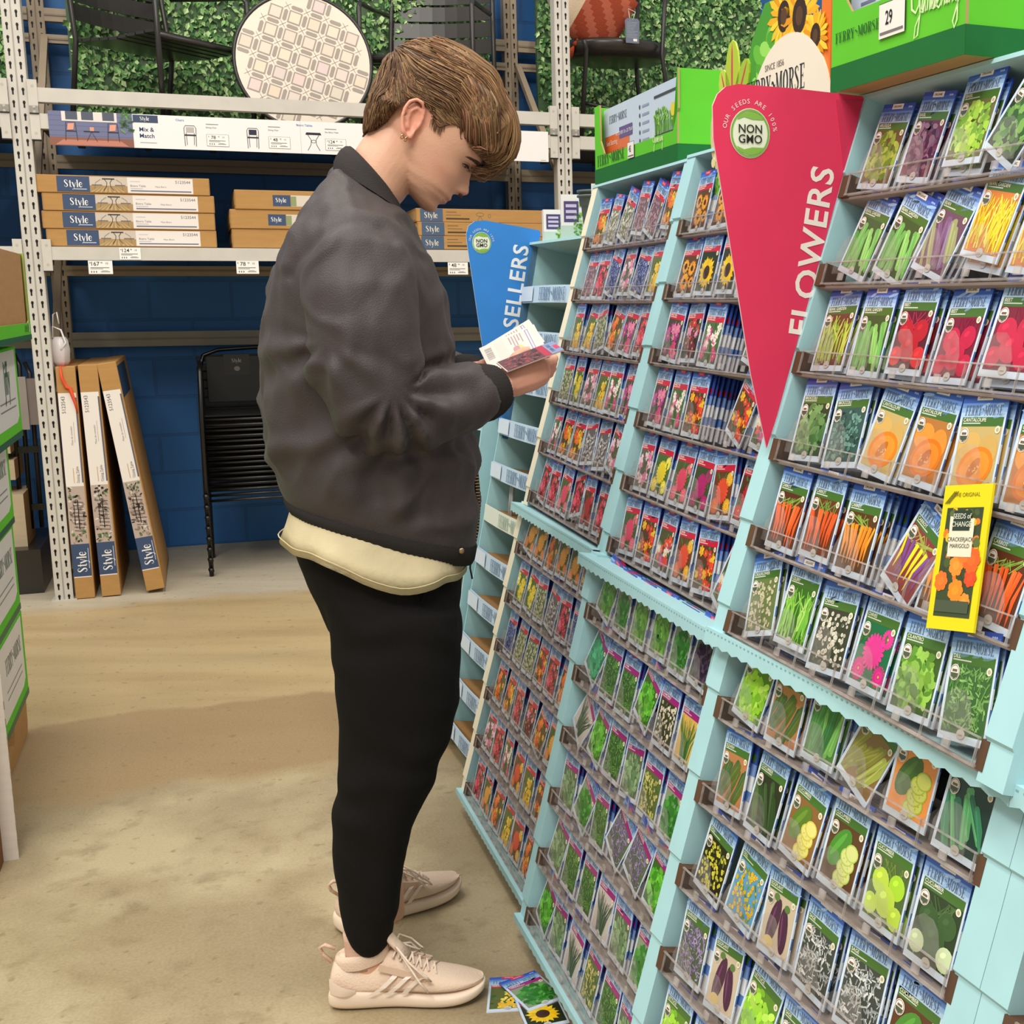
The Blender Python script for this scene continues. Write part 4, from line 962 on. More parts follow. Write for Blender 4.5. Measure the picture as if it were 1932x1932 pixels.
        for k in range(6):
            fx, fy = .58 + .09 * (k % 2) + .02 * k, .13 + .1 * k; out.append((ell2d(X(fx), Y(fy), .0135, .0105, 0, 16), c[2])); out.append((ell2d(X(fx), Y(fy), .0115, .0088, 0, 14), c[3])); out += [(ell2d(X(fx) + .006 * math.cos(q), Y(fy) + .0045 * math.sin(q), .0014, .0007, q, 6), sh(c[2], .8)) for q in (0, 1.26, 2.5, 3.8, 5.0)]
    elif kind == 'egg':
        for (fx, fy, a, s) in ((.35, .5, -.25, 1), (.72, .45, .15, .9)):
            out.append((ell2d(X(fx), Y(fy), .012 * s, .032 * s, a, 18), c[1])); out.append((ell2d(X(fx) - .004, Y(fy), .002, .022 * s, a, 10), sh(c[1], 2.4))); out.append((ell2d(X(fx) + .007 * a, Y(fy) + .031 * s, .007, .005, 0, 9), c[3]))
        out.append((ell2d(X(.3), Y(.12), .012, .008, 0, 14), c[2]))
    return out
VAR = {}
BLUE1, BLUE2, BLUE3 = H('2f56b8'), H('4f82d6'), H('a9cdf0')
BAND = {'organic': H('46702f'), 'flower': H('c8203f'), 'herb': H('a2287c')}
TABC = {'organic': H('f1ece4'), 'flower': H('d8284e'), 'herb': H('cf2f62')}
def variety(key, cls, kind, pal, word, seed, band=None):
    rr = random.Random(seed); m = MB(); w, h, t = PW, PH, PT; n_ = 1
    # bag: white back and edges, slight puff
    m.add([(-w/2, 0, 0), (w/2, 0, 0), (w/2, h, 0), (-w/2, h, 0), (-w/2, 0, -t), (w/2, 0, -t), (w/2, h, -t), (-w/2, h, -t)],
          [(7, 6, 5, 4), (0, 4, 5, 1), (2, 6, 7, 3)], [H('efece6'), H('dfe5ee'), BLUE1])
    # printed sides follow the sky: blue above, cloud, blue, pale
    bands = [(0, .22, H('d6dce8')), (.22, .34, H('5c86cc')), (.34, .52, H('e6ecf4')), (.52, .62, H('7d9fda')), (.62, 1, H('3a55ae'))]
    for a, b, c in bands:
        for s in (-1, 1):
            q = [(s * w/2, a * h, 0), (s * w/2, a * h, -t), (s * w/2, b * h, -t), (s * w/2, b * h, 0)]
            m.add(q if s > 0 else q[::-1], [(0, 1, 2, 3)], c)
    L0 = .00022
    def d(g, col, k=0): m.flat(g, (0, 0, L0 * k), (1, 0, 0), (0, 1, 0), col)
    for i, c in enumerate(('2c50b4', '3f6bc8', '6f9ae0', '97bdec', 'b4d2f3', 'c8dff6', 'd9e8f6')):
        yb = h * (1 - .045 * (i + 1)); d(rect2d(-w/2, yb, w/2, h * (1 - .045 * i)), H(c))
    d(rect2d(-w/2, 0, w/2, h * .685), H('cfe0f2'))
    for i in range(5): d(ell2d(rr.uniform(-w*.4, w*.4), h * rr.uniform(.76, .93), rr.uniform(.006, .014), .0022, rr.uniform(.1, .5), 8), H('9cc2ee'), 1)
    d(rect2d(-w * .19, h * .935, w * .15, h * .995), TABC[cls], 2)
    d(text2d('ORGANIC' if cls == 'organic' else 'ANNUAL', h * .026, .01), H('5a5650') if cls == 'organic' else H('f0c8cc'), 3)
    v_, f_ = text2d('ORGANIC' if cls == 'organic' else 'ANNUAL', h * .026, .01)
    m.f = m.f[:-len(f_)]; m.c = m.c[:-len(f_)]; m.m = m.m[:-len(f_)]; m.sm = m.sm[:-len(f_)]; m.v = m.v[:-len(v_)]
    d(([(x - w * .02, y + h * .965) for x, y in v_], f_), H('5a5650') if cls == 'organic' else H('f2ccd2'), 3)
    for q in (.33, .37, .41): d(rect2d(w * q - .001, h * .945, w * q + .0012, h * .965), H('b9cdf2'), 1)
    d(brand2d(w * .80, 0, h * .84, 1.35), H('5c6f86'), 2)
    d(rect2d(-w * .44, h * .685, w * .46, h * .775), BAND[cls] if band is None else H(band), 1)
    ys = h * .07; m_x0, m_x1, m_y1 = -w * .44, w * .46, h * .685
    d(rect2d(m_x0, ys, m_x1, m_y1), H(pal[0]), 1)
    if cls != 'organic':
        d(text2d(word, h * .034, .01, align='LEFT'), (0, 0, 0), 9)
        v_, f_ = text2d(word, h * .034, .01, align='LEFT'); m.f = m.f[:-len(f_)]; m.c = m.c[:-len(f_)]; m.m = m.m[:-len(f_)]; m.sm = m.sm[:-len(f_)]; m.v = m.v[:-len(v_)]
    v_, f_ = text2d(word, h * .036, .012, align='LEFT'); d(([(x - w * .41, y + h * .75) for x, y in v_], f_), H('f1efdf'), 2)
    d(rect2d(-w * .41, h * .71, -w * .02, h * .722), tuple(.6 + .4 * q for q in BAND[cls]), 2)
    for g, c in pic(kind, pal, rr, m_x0 + .0005, ys + .0005, m_x1 - .0005, m_y1 - .0005):
        d(clampv(g, m_x0, ys, m_x1, m_y1), c, 2 + (n_ % 40) * .02); n_ += 1
    if cls == 'organic':
        d(ell2d(-w * .33, h * .60, w * .105, h * .075, -.12, 18), H('f2efe8'), 4); d(ring2d(-w * .33, h * .60, w * .09, h * .064, .0006, 18), H('8b5a44'), 5)
        d(([(-w * .41, h * .595), (-w * .25, h * .595), (-w * .265, h * .562), (-w * .33, h * .54), (-w * .395, h * .562)], [tuple(range(5))][::-1]), H('4c5a46'), 5)
        d(rect2d(-w * .38, h * .605, -w * .28, h * .628), H('77604c'), 5)
    d(ell2d(w * .38, h * .655, w * .055, w * .055, 0, 12), H('f0ecd8'), 4); d(ell2d(w * .38, h * .655, w * .03, w * .03, 0, 8), H('b9b48c'), 5)
    d(ell2d(0, h * .075, w * .09, h * .045, 0, 14), H('c9c8c4'), 4); d(rect2d(-w * .04, h * .06, w * .04, h * .07), H('9a9894'), 5)
    me = m.mesh('seed_packet'); me.materials.append(GLOSSP); VAR[key] = me; return me
V = [  # key, class, kind, palette, word
 ('arugula leaves', 'organic', 'leaf', ('6a5a34', '8aa83c', '6a8a30', 'a8b850'), 'ARUGULA'), ('purple basil leaves', 'organic', 'leaf', ('6a3048', '3c2440', '6a4464', '8a6a80'), 'BASIL'),
 ('light green basil', 'organic', 'leaf', ('6a6a3a', '98c83c', '7cb034', 'b8dc58'), 'BASIL'), ('spinach leaves', 'organic', 'leaf', ('20301c', '2f5a2c', '447a38', '78a850'), 'SPINACH'),
 ('green beans', 'organic', 'long', ('3a5a30', '6fb35c', '4f9a48', '8cc86c'), 'BEAN, GARDEN'), ('yellow wax beans', 'organic', 'thin', ('d8823a', 'e8d83c', 'd8c020', 'f0e868'), 'BEAN, GARDEN'),
 ('speckled beans', 'organic', 'long', ('6a4a60', '8a7a9a', '9aa070', '7a5a80'), 'BEAN'), ('asparagus beans', 'organic', 'thin', ('6a4438', 'a0c040', '86b034', 'c4d05c'), 'BEAN, GARDEN'),
 ('round red beets', 'organic', 'ball', ('5a2430', 'd83a3c', 'c02830', 'c8304a'), 'BEET'), ('dark crimson beets', 'organic', 'ball', ('7a2438', 'a81c3c', 'c02848', '8a1a38'), 'BEET'),
 ('savoy cabbage', 'organic', 'leaf', ('2c4428', '6c9a5c', '86b070', '4f7c48'), 'BROCCOLI'), ('blue-green broccoli', 'organic', 'dot', ('3a5a54', '5c8a80', '7aa69a', '2c4844'), 'BROCCOLI'),
 ('sliced cantaloupe', 'organic', 'melon', ('c8b070', 'e8861e', 'f09a34', 'd8b264'), 'CANTALOUPE'), ('cut orange melon', 'organic', 'melon', ('b87a3a', 'e07a18', 'ec8e2c', 'e89a3c'), 'CANTALOUPE'),
 ('thin orange carrots', 'organic', 'root', ('5a3020', 'e8602c', 'e8703a', '8ab04c'), 'CARROT'), ('thick orange carrots', 'organic', 'root', ('6a3a24', 'e05a2c', 'e86c38', '7aa848'), 'CARROT'),
 ('pale orange carrots', 'organic', 'root', ('5a3a1c', 'ee9a34', 'e88a28', '8ab04c'), 'CARROT'), ('rainbow carrots', 'organic', 'root', ('8a3a3c', 'e8dc30', '7a4a8a', 'a8b050'), 'CARROT'),
 ('cauliflower', 'organic', 'dot', ('6a7a4a', 'd8d0b4', 'c8c0a0', '7a8c50'), 'CAULIFLOWER'), ('celery stalks', 'organic', 'thin', ('3c6a28', '8cc850', '70b83c', 'b0dc74'), 'CELERY'),
 ('white chive blossoms', 'organic', 'dot', ('3a3c30', 'e0dccc', 'c8c4b4', '5c6850'), 'CHIVES'), ('magenta chive blossoms', 'organic', 'pom', ('1c6a44', 'e83a9a', 'd82c8c', 'f05cac'), 'CHIVES'),
 ('cilantro leaves', 'organic', 'leaf', ('3c5c24', '7cae3c', '5c9030', '94c454'), 'CILANTRO'), ('feathery dill', 'organic', 'fine', ('3c6434', '6c9c50', '588c44', '88b46c'), 'DILL'),
 ('curly lettuce', 'organic', 'leaf', ('5c8c28', 'a0dc3c', '88cc34', 'b8e85c'), 'LETTUCE'), ('dark zucchini', 'organic', 'long', ('b87c50', '34502c', '48643a', '5c6c30'), 'SQUASH'),
 ('slim green cucumbers', 'organic', 'long', ('4c7c3c', '3c7a44', '50904c', '78b45c'), 'CUCUMBER'), ('long olive squash', 'organic', 'long', ('8c6c40', '8c8c3c', '9c9c48', 'a8b454'), 'CUCUMBER'),
 ('pickling cucumber on orange', 'organic', 'slice', ('e89448', '44682c', 'a8b838', 'c8d068'), 'CUCUMBER'), ('teal cucumbers', 'organic', 'long', ('1c3c34', '2c6c54', '3c8c64', '5cac6c'), 'CUCUMBER'),
 ('black-green cucumbers', 'organic', 'long', ('2c2c20', '2c4424', '3c5430', '50683c'), 'CUCUMBER'), ('cucumber slices', 'organic', 'slice', ('5c3824', '4c8c34', 'b8cc60', 'd8e090'), 'CUCUMBER'),
 ('yellow squash slices', 'organic', 'slice', ('8c6038', '5c7c2c', 'd8cc4c', 'e8e488'), 'CUCUMBER'), ('lime melon cucumber', 'organic', 'ball', ('506838', 'a8d838', 'c0e050', '6c8c3c'), 'CUCUMBER'),
 ('gherkins and white rounds', 'organic', 'ball', ('2c4028', '3c5c34', 'c8dcb0', '4c6c3c'), 'CUCUMBER'), ('yellow dill umbels', 'organic', 'dot', ('241c10', 'e0d84c', 'c8c43c', '6c7c3c'), 'DILL'),
 ('golden rod blossoms', 'organic', 'dot', ('5c98c0', 'e8c02c', 'd8a820', '6c8c3c'), 'DILL'), ('purple eggplant', 'organic', 'egg', ('c8b8a0', '4c2444', 'd8c074', '5c7c44'), 'EGGPLANT'),
 ('silver foliage', 'organic', 'fine', ('3c4440', 'b8bcb8', '90989c', 'd8dcdc'), 'SAGE'), ('lavender spikes', 'organic', 'fine', ('4c6040', '9c84b8', '7c6c9c', 'a89cc0'), 'LAVENDER'),
 ('orange sunflowers', 'flower', 'sun', ('5c3818', 'e88c24', 'e8a834', '4c2414'), 'SUNFLOWER'), ('bright yellow sunflower', 'flower', 'bigsun', ('28301c', 'f4d024', 'f0c018', '3c2010'), 'SUNFLOWER'),
 ('pink sweet peas', 'flower', 'flower', ('4c3c38', 'd84c84', 'a83c8c', 'e87cac'), 'SWEET PEA'), ('dark red sweet peas', 'flower', 'flower', ('201418', 'c82c3c', '6c1c34', 'd890b8'), 'SWEET PEA'),
 ('pink and white blooms', 'flower', 'flower', ('4c6c3c', 'f0ece4', 'e874a8', 'd8488c'), 'SWEET PEA'), ('magenta zinnia', 'flower', 'pom', ('3c4c2c', 'b82c74', 'c83c84', 'a02468'), 'ZINNIA'),
 ('rose pink zinnia', 'flower', 'pom', ('4c5c34', 'e04c6c', 'd83c64', 'e86c84'), 'ZINNIA'), ('yellow zinnia', 'flower', 'pom', ('4c6c34', 'ecd834', 'e0c824', 'f4e85c'), 'ZINNIA'),
 ('orange zinnia', 'flower', 'pom', ('6c3c20', 'e8702c', 'e85434', 'f0b83c'), 'ZINNIA'), ('deep red zinnia', 'flower', 'pom', ('5c2c20', 'b82430', 'c8343c', 'a01c2c'), 'ZINNIA'),
 ('red and gold zinnias', 'flower', 'flower', ('5c3c24', 'e8502c', 'f0b82c', 'd83834'), 'ZINNIA'), ('mixed zinnias', 'flower', 'flower', ('4c5030', 'e84c34', 'f0e4d0', 'e0489c'), 'ZINNIA'),
 ('white alyssum', 'flower', 'dot', ('6c7058', 'ece8e0', 'd8d4cc', '7c8c64'), 'ALYSSUM'), ('mauve alyssum', 'flower', 'dot', ('6c5860', 'c89cb0', 'b888a0', '7c6c70'), 'ALYSSUM'),
 ('red and yellow poppies', 'flower', 'flower', ('5c4020', 'e8542c', 'f0c42c', 'e8842c'), 'POPPY'), ('yellow poppies', 'flower', 'flower', ('5c6428', 'f0c02c', 'e8a824', 'f0d858'), 'POPPY'),
 ('orange marigolds', 'flower', 'pom', ('4c5824', 'e88424', 'e07020', 'f0a83c'), 'MARIGOLD'), ('yellow and green daisies', 'flower', 'flower', ('506c2c', 'f0d83c', 'e8cc2c', 'f4ec7c'), 'DAISY'),
 ('blue larkspur', 'flower', 'fine', ('2c3454', '6c7cc0', '4c5ca0', '9ca8dc'), 'LARKSPUR'), ('pale grey foxglove', 'flower', 'dot', ('605c60', 'd0ccc8', 'b0a8ac', '6c7064'), 'FOXGLOVE'),
 ('crimson pinks', 'flower', 'flower', ('4c2830', 'd82c54', 'b82448', 'e85c7c'), 'DIANTHUS'), ('pink cosmos', 'flower', 'flower', ('5c5848', 'e8a0bc', 'd87ca4', 'f0c8d8'), 'COSMOS'),
 ('orange nasturtiums', 'flower', 'flower', ('5c4428', 'f08428', 'e86020', 'f0b040'), 'NASTURTIUM'), ('cream hollyhocks', 'flower', 'dot', ('5c6c48', 'e0dcb8', 'c8c8a0', '6c8454'), 'HOLLYHOCK'),
 ('parsley', 'herb', 'leaf', ('8c9c80', '3c8c34', '2c7828', '58a848'), 'PARSLEY'), ('broad basil leaves', 'herb', 'leaf', ('6c8058', '6cac40', '54983c', '84c054'), 'BASIL'),
 ('dark opal basil', 'herb', 'leaf', ('5c6c50', '342840', '483850', '5c4c64'), 'BASIL'), ('mint leaves', 'herb', 'leaf', ('3c7c58', '48a874', '5cb884', '3c9064'), 'MINT'),
 ('fine green thyme', 'herb', 'fine', ('3c5c30', '5c9440', '48843c', '74a854'), 'THYME'), ('white chamomile', 'herb', 'dot', ('3c4028', 'ece4d0', 'd8d0b8', '5c6840'), 'CHAMOMILE'),
 ('chive grass', 'herb', 'grass', ('d8b45c', '3c7c3c', '2c6c34', '5c9448'), 'CHIVES'), ('rosemary needles', 'herb', 'grass', ('c8c0b8', '3c5c44', '4c6c50', '2c4c38'), 'ROSEMARY'),
 ('bright oregano', 'herb', 'leaf', ('3c6c24', '5cb830', '48a028', '78cc48'), 'OREGANO'), ('yellow mustard sprigs', 'herb', 'dot', ('5c6c3c', 'd8d07c', 'c0c064', '4c7034'), 'FENNEL'),
 ('purple lavender', 'herb', 'fine', ('5c6c4c', '8c78a8', '746494', 'a898bc'), 'LAVENDER'), ('sage leaves', 'herb', 'leaf', ('5c6c54', '7c9c70', '688c60', '94b084'), 'SAGE'),
]
for i, (k, c, kd, pal, wd_) in enumerate(V): variety(k, c, kd, pal, wd_, 100 + i)
# a back face variety list by class for fill
BYC = {c: [v[0] for v in V if v[1] == c] for c in ('organic', 'flower', 'herb')}
BAYN = ['far bay', 'far bay', 'middle bay', 'middle bay', 'near bay', 'near bay', 'corner bay']
ORD = ['top', 'second', 'third', 'fourth', 'fifth', 'sixth', 'seventh', 'eighth', 'ninth', 'tenth', 'eleventh', 'lowest']
NTH = ['first', 'second', 'third', 'fourth', 'fifth', 'sixth']
# rows from the top: entries (variety, copies behind it, lean in degrees, lift, shift)
O_ = lambda k, n=3, a=0, up=0, dx=0: (k, n, a, up, dx)
ROWS = {
 4: [[O_('arugula leaves', 4, -6), O_('purple basil leaves', 3, -8), O_('light green basil', 1, -3, .018), O_('spinach leaves', 4, -28), O_('arugula leaves', 2, -6), None],
     [O_('green beans', 6, -14, 0, .01), O_('green beans', 5, -20, -.01, .012), O_('speckled beans', 3, -18, -.004), O_('yellow wax beans', 2, -10, .016), O_('yellow wax beans', 3, -6), None],
     [O_('asparagus beans', 5, 3), O_('green beans', 2, 0), O_('round red beets', 4, 0, .006), O_('dark crimson beets', 4, 0), O_('dark crimson beets', 2, 0, .014), O_('round red beets', 2, 0)],
     [O_('savoy cabbage', 3, 4), O_('blue-green broccoli', 9, 6), O_('sliced cantaloupe', 5, -6), O_('cut orange melon', 5, -4), O_('sliced cantaloupe', 6, 5), O_('cut orange melon', 2)],
     [O_('thin orange carrots', 3), O_('thick orange carrots', 2, 0, .006), O_('pale orange carrots', 7, 0), O_('rainbow carrots', 0, -22, -.012, .02), O_('pale orange carrots', 4, 0, -.01), O_('thin orange carrots', 4, -4)],
     [O_('cauliflower', 8, 16, -.004), O_('celery stalks', 5, 2, .010), O_('white chive blossoms', 7, 4), O_('magenta chive blossoms', 8, 0, .006), O_('cilantro leaves', 9, 3, .0), O_('feathery dill', 9, 8, 0)]],
 5: [[O_('curly lettuce', 2, -8), O_('dark zucchini', 1, 0), O_('slim green cucumbers', 4, 0, .006), O_('long olive squash', 0, -22, -.008), O_('pickling cucumber on orange', 0, 0, .004), O_('teal cucumbers', 2, 0)],
     [O_('dark zucchini', 1, 4), O_('black-green cucumbers', 7, 0), O_('yellow squash slices', 1, -6), O_('cucumber slices', 6, 0, .006), O_('lime melon cucumber', 2, 0, .002), O_('gherkins and white rounds', 7, 0)],
     [O_('yellow dill umbels', 0, -6), O_('golden rod blossoms', 1, -6), O_('purple eggplant', 9, 4), O_('silver foliage', 12, 0), O_('silver foliage', 8, 4), O_('cucumber slices', 3)],
     [O_('lavender spikes', 6, 4), O_('purple eggplant', 6, 8), O_('curly lettuce', 4, -4), O_('silver foliage', 7), O_('feathery dill', 3), O_('teal cucumbers', 3)],
     [O_('curly lettuce', 5, 2), O_('feathery dill', 4), O_('cauliflower', 4), O_('slim green cucumbers', 3), O_('celery stalks', 3), None],
     [O_('arugula leaves', 3), O_('green beans', 3), O_('cilantro leaves', 2), None, None, None]],
 6: [[O_('pickling cucumber on orange', 2), O_('teal cucumbers', 2), None, None, None, None],
     [O_('long olive squash', 2), O_('dark zucchini', 2), None, None, None, None], [O_('curly lettuce', 2), None, None, None, None, None], [None] * 6, [None] * 6, [None] * 6],
 2: [[O_('orange sunflowers', 4), O_('orange sunflowers', 2, 2), O_('orange sunflowers', 2), O_('bright yellow sunflower', 2), O_('red and yellow poppies', 2), O_('red and gold zinnias', 2)],
     [O_('orange sunflowers', 4), O_('bright yellow sunflower', 2, 0, .004), O_('bright yellow sunflower', 1, 0, .006), O_('bright yellow sunflower', 2), O_('orange sunflowers', 1), O_('pink and white blooms', 2)],
     [O_('pink sweet peas', 2, -4), O_('dark red sweet peas', 5, 2, .004), O_('pink and white blooms', 5, -2), None, O_('pink cosmos', 2, -14), O_('pink and white blooms', 2)],
     [O_('pink sweet peas', 2), O_('pink and white blooms', 2), O_('red and gold zinnias', 8), None, O_('red and gold zinnias', 1, -20), O_('mixed zinnias', 2, -8)],
     [O_('pink cosmos', 2, 2), O_('yellow zinnia', 5), O_('rose pink zinnia', 2), O_('magenta zinnia', 1), O_('orange zinnia', 4, 8), O_('deep red zinnia', 4, 0, .008)],
     [O_('rose pink zinnia', 3, 4), O_('red and gold zinnias', 3, 2), O_('mixed zinnias', 5), O_('orange zinnia', 8, 4), O_('red and gold zinnias', 12, 6), O_('mixed zinnias', 1, -24, -.02)]],
 3: [[O_('broad basil leaves', 1, -14), O_('parsley', 3), O_('broad basil leaves', 5), O_('broad basil leaves', 1, 0, .004), O_('parsley', 2), O_('dark opal basil', 4, -6)],
     [O_('mint leaves', 1, -26), O_('fine green thyme', 5), O_('fine green thyme', 4, 0, -.004), O_('bright oregano', 0, -20), O_('white chamomile', 2), O_('chive grass', 2)],
     [O_('rosemary needles', 1, -34), O_('bright oregano', 1, -12), O_('fine green thyme', 3, 0, .004), O_('sage leaves', 6, 6), O_('yellow mustard sprigs', 4), O_('parsley', 5)],
     [O_('sage leaves', 5, 3), O_('parsley', 2, -24, -.01), O_('fine green thyme', 6, 4), O_('purple lavender', 1, -30), O_('purple lavender', 0, -22), O_('bright oregano', 1, -10)],
     [O_('sage leaves', 1, -12), O_('fine green thyme', 4), O_('fine green thyme', 5, 2), O_('rosemary needles', 7), O_('sage leaves', 4), O_('parsley', 2)],
     [O_('bright oregano', 1, -16), O_('sage leaves', 6, 4), O_('rosemary needles', 2, -6), O_('yellow mustard sprigs', 2), O_('fine green thyme', 3), O_('sage leaves', 2)]],
 0: [[O_('red and yellow poppies', 1), O_('white alyssum', 6, -8), O_('white alyssum', 3, -16), O_('mauve alyssum', 2, -6, .014), O_('mauve alyssum', 4, -20), O_('red and yellow poppies', 2, -4, .016)],
     [O_('mauve alyssum', 1), O_('crimson pinks', 4), O_('blue larkspur', 5, -12), O_('pink cosmos', 5, 0, .008), O_('blue larkspur', 4, -10), O_('yellow poppies', 5, 0, .006)],
     [O_('yellow poppies', 4), O_('yellow poppies', 1, -6), O_('cream hollyhocks', 4, 10), O_('orange nasturtiums', 1, -10), O_('pink sweet peas', 1, -6), O_('crimson pinks', 2, 0, .006)],
     [O_('cream hollyhocks', 3), O_('yellow and green daisies', 1), O_('pink cosmos', 2), O_('yellow poppies', 2), O_('pink and white blooms', 4), O_('pink sweet peas', 3)],
     [O_('pink and white blooms', 6), O_('red and yellow poppies', 1), O_('red and yellow poppies', 5), O_('pale grey foxglove', 2, 8), O_('pale grey foxglove', 7, 6), O_('pink cosmos', 2, -12)],
     [O_('crimson pinks', 2, -8), O_('crimson pinks', 3), O_('rose pink zinnia', 4, -3), O_('crimson pinks', 3, 14, .006), O_('deep red zinnia', 4, 4), O_('crimson pinks', 2)]],
 1: [[O_('orange marigolds', 1, -10), O_('orange marigolds', 1), O_('orange nasturtiums', 3, 0, -.004), O_('orange marigolds', 1), O_('orange marigolds', 1), O_('red and gold zinnias', 2)],
     [O_('yellow and green daisies', 0), O_('yellow and green daisies', 1, -6), O_('cream hollyhocks', 5, 4), O_('pale grey foxglove', 2, -8), O_('crimson pinks', 6, 2), O_('blue larkspur', 3)],
     [O_('blue larkspur', 3), O_('cream hollyhocks', 1), O_('cream hollyhocks', 3), O_('red and gold zinnias', 2), O_('crimson pinks', 3), O_('orange nasturtiums', 4)],
     [O_('orange nasturtiums', 2), O_('red and yellow poppies', 3), O_('crimson pinks', 6), O_('dark red sweet peas', 2), O_('orange nasturtiums', 0, -16, -.01), O_('orange marigolds', 2)],
     [O_('pink cosmos', 1), O_('crimson pinks', 8, 3), O_('pink and white blooms', 6, 2), O_('orange zinnia', 2), O_('yellow poppies', 3), O_('red and gold zinnias', 3)],
     [O_('crimson pinks', 7, 3), O_('orange marigolds', 5), O_('orange nasturtiums', 4), O_('yellow poppies', 3), O_('orange zinnia', 3), O_('orange nasturtiums', 3)]],
}
CLS = {0: 'flower', 1: 'flower', 2: 'flower', 3: 'herb', 4: 'organic', 5: 'organic', 6: 'organic'}
def cam_px(P):
    q = P - EYE; z = q.dot(FWD); return (CX + F_PX * q.dot(RI) / z, CY - F_PX * q.dot(UP) / z)
placed = []      # (priority, unit, row, slot, depth index, matrix, key)
rp = random.Random(5)
for u in (4, 5, 2, 3, 0, 1, 6):
    w_ = (BWID - .024) / 6
    for r in range(6):
        q0 = (5 - r) * PIT + .004
        for c in range(6):
            e = ROWS[u][r][c]
            if not e: continue
            key, nb, a, up_, dx = e
            step = min(.0075, .085 / max(nb, 1)); s = .018 + w_ * (c + .5) + dx
            lean0 = rp.uniform(-.02, .05)
            for k in range(nb + 1):
                ang = math.radians(a * (1 - .03 * k) + rp.uniform(-1.2, 1.2))
                lift = abs(math.sin(ang)) * PW * .5
                M = UM[u] @ Matrix.Translation((s - (.004 if nb > 3 else 0) + .0026 * k * (1 if nb > 3 else .6) + rp.uniform(-.001, .001) + math.sin(ang) * PH * .35, q0 + up_ * (1 if k == 0 else .35) + lift + rp.uniform(0, .002), -.010 - step * k)) @ Matrix.Rotation(-lean0 - .012 * k / max(nb, 1), 4, 'X') @ Matrix.Rotation(ang, 4, 'Z') @ Matrix.Rotation(rp.uniform(-.04, .04), 4, 'Y')
                px, py = cam_px(M @ Vector((0, PH / 2, 0)))
                if px > 2010 or py > 2010: continue
                dist = (M.to_translation() - EYE).length
                size = (1 / dist ** 2) * (1.0 if k == 0 else (.42 / (k ** .3) if u != 3 else .3 / k))
                placed.append((size + (5 if k == 0 else 0), u, r, c, k, M, key))
placed.sort(key=lambda t: -t[0])
CAP = 284
solo, rest = placed[:CAP], placed[CAP:]
base_objs = {}
def packet_obj(key):
    if key not in base_objs:
        o = bpy.data.objects.new('seed_packet', VAR[key]); base_objs[key] = o
    else: o = base_objs[key].copy()
    COL.objects.link(o); return o
for (sz, u, r, c, k, M, key) in solo:
    o = packet_obj(key); o.matrix_world = M
    row = r + (6 if u in (1, 3, 5, 6) else 0); cls = CLS[u]
    if k == 0: lab = '%s packet, %s from left on the %s tray of the %s' % (key, NTH[c], ORD[row], BAYN[u])
    else: lab = '%s packet, %s behind front one, %s slot, %s tray, %s' % (key, ['next', 'second', 'third', 'fourth', 'fifth', 'sixth', 'seventh', 'eighth', 'ninth', 'tenth', 'eleventh', 'twelfth'][k - 1], NTH[c], ORD[row], BAYN[u])
    tag(o, lab, 'seed packet', {'organic': 'organic vegetable seed packets with green bands', 'flower': 'flower seed packets with red bands', 'herb': 'herb seed packets with purple bands'}[cls])
# everything packed deeper in the trays: one mass
sm = MB()
for (sz, u, r, c, k, M, key) in rest:
    cls = CLS[u]; w, h, t = PW, PH, PT
    P = lambda x, y, z: M @ Vector((x, y, z))
    for (y0, y1, cc) in ((0, .22, 'd6dce8'), (.22, .34, '5c86cc'), (.34, .52, 'e6ecf4'), (.52, .66, '7d9fda'), (.66, .93, '3a5cba'), (.935, 1, '2c50b4')):
        vs = [P(-w/2, y0*h, 0), P(w/2, y0*h, 0), P(w/2, y1*h, 0), P(-w/2, y1*h, 0), P(-w/2, y0*h, -t), P(w/2, y0*h, -t), P(w/2, y1*h, -t), P(-w/2, y1*h, -t)]
        sm.add(vs, [(0, 1, 2, 3), (1, 5, 6, 2), (4, 0, 3, 7), (3, 2, 6, 7)], H(cc))
    sm.add([P(-w*.19, h*.935, .0003), P(w*.15, h*.935, .0003), P(w*.15, h, .0003), P(-w*.19, h, .0003)], [(0, 1, 2, 3)], TABC[cls])
    sm.add([P(-w*.19, h+.0003, 0), P(w*.15, h+.0003, 0), P(w*.15, h+.0003, -t), P(-w*.19, h+.0003, -t)], [(0, 1, 2, 3)], TABC[cls])
    sm.add([P(-w*.44, h*.685, .0003), P(w*.46, h*.685, .0003), P(w*.46, h*.775, .0003), P(-w*.44, h*.775, .0003)], [(0, 1, 2, 3)], BAND[cls])
o = sm.build('seed_packets', GLOSSP); tag(o, 'seed packets packed deeper in the trays behind the front ones', 'seed packets', kind='stuff')
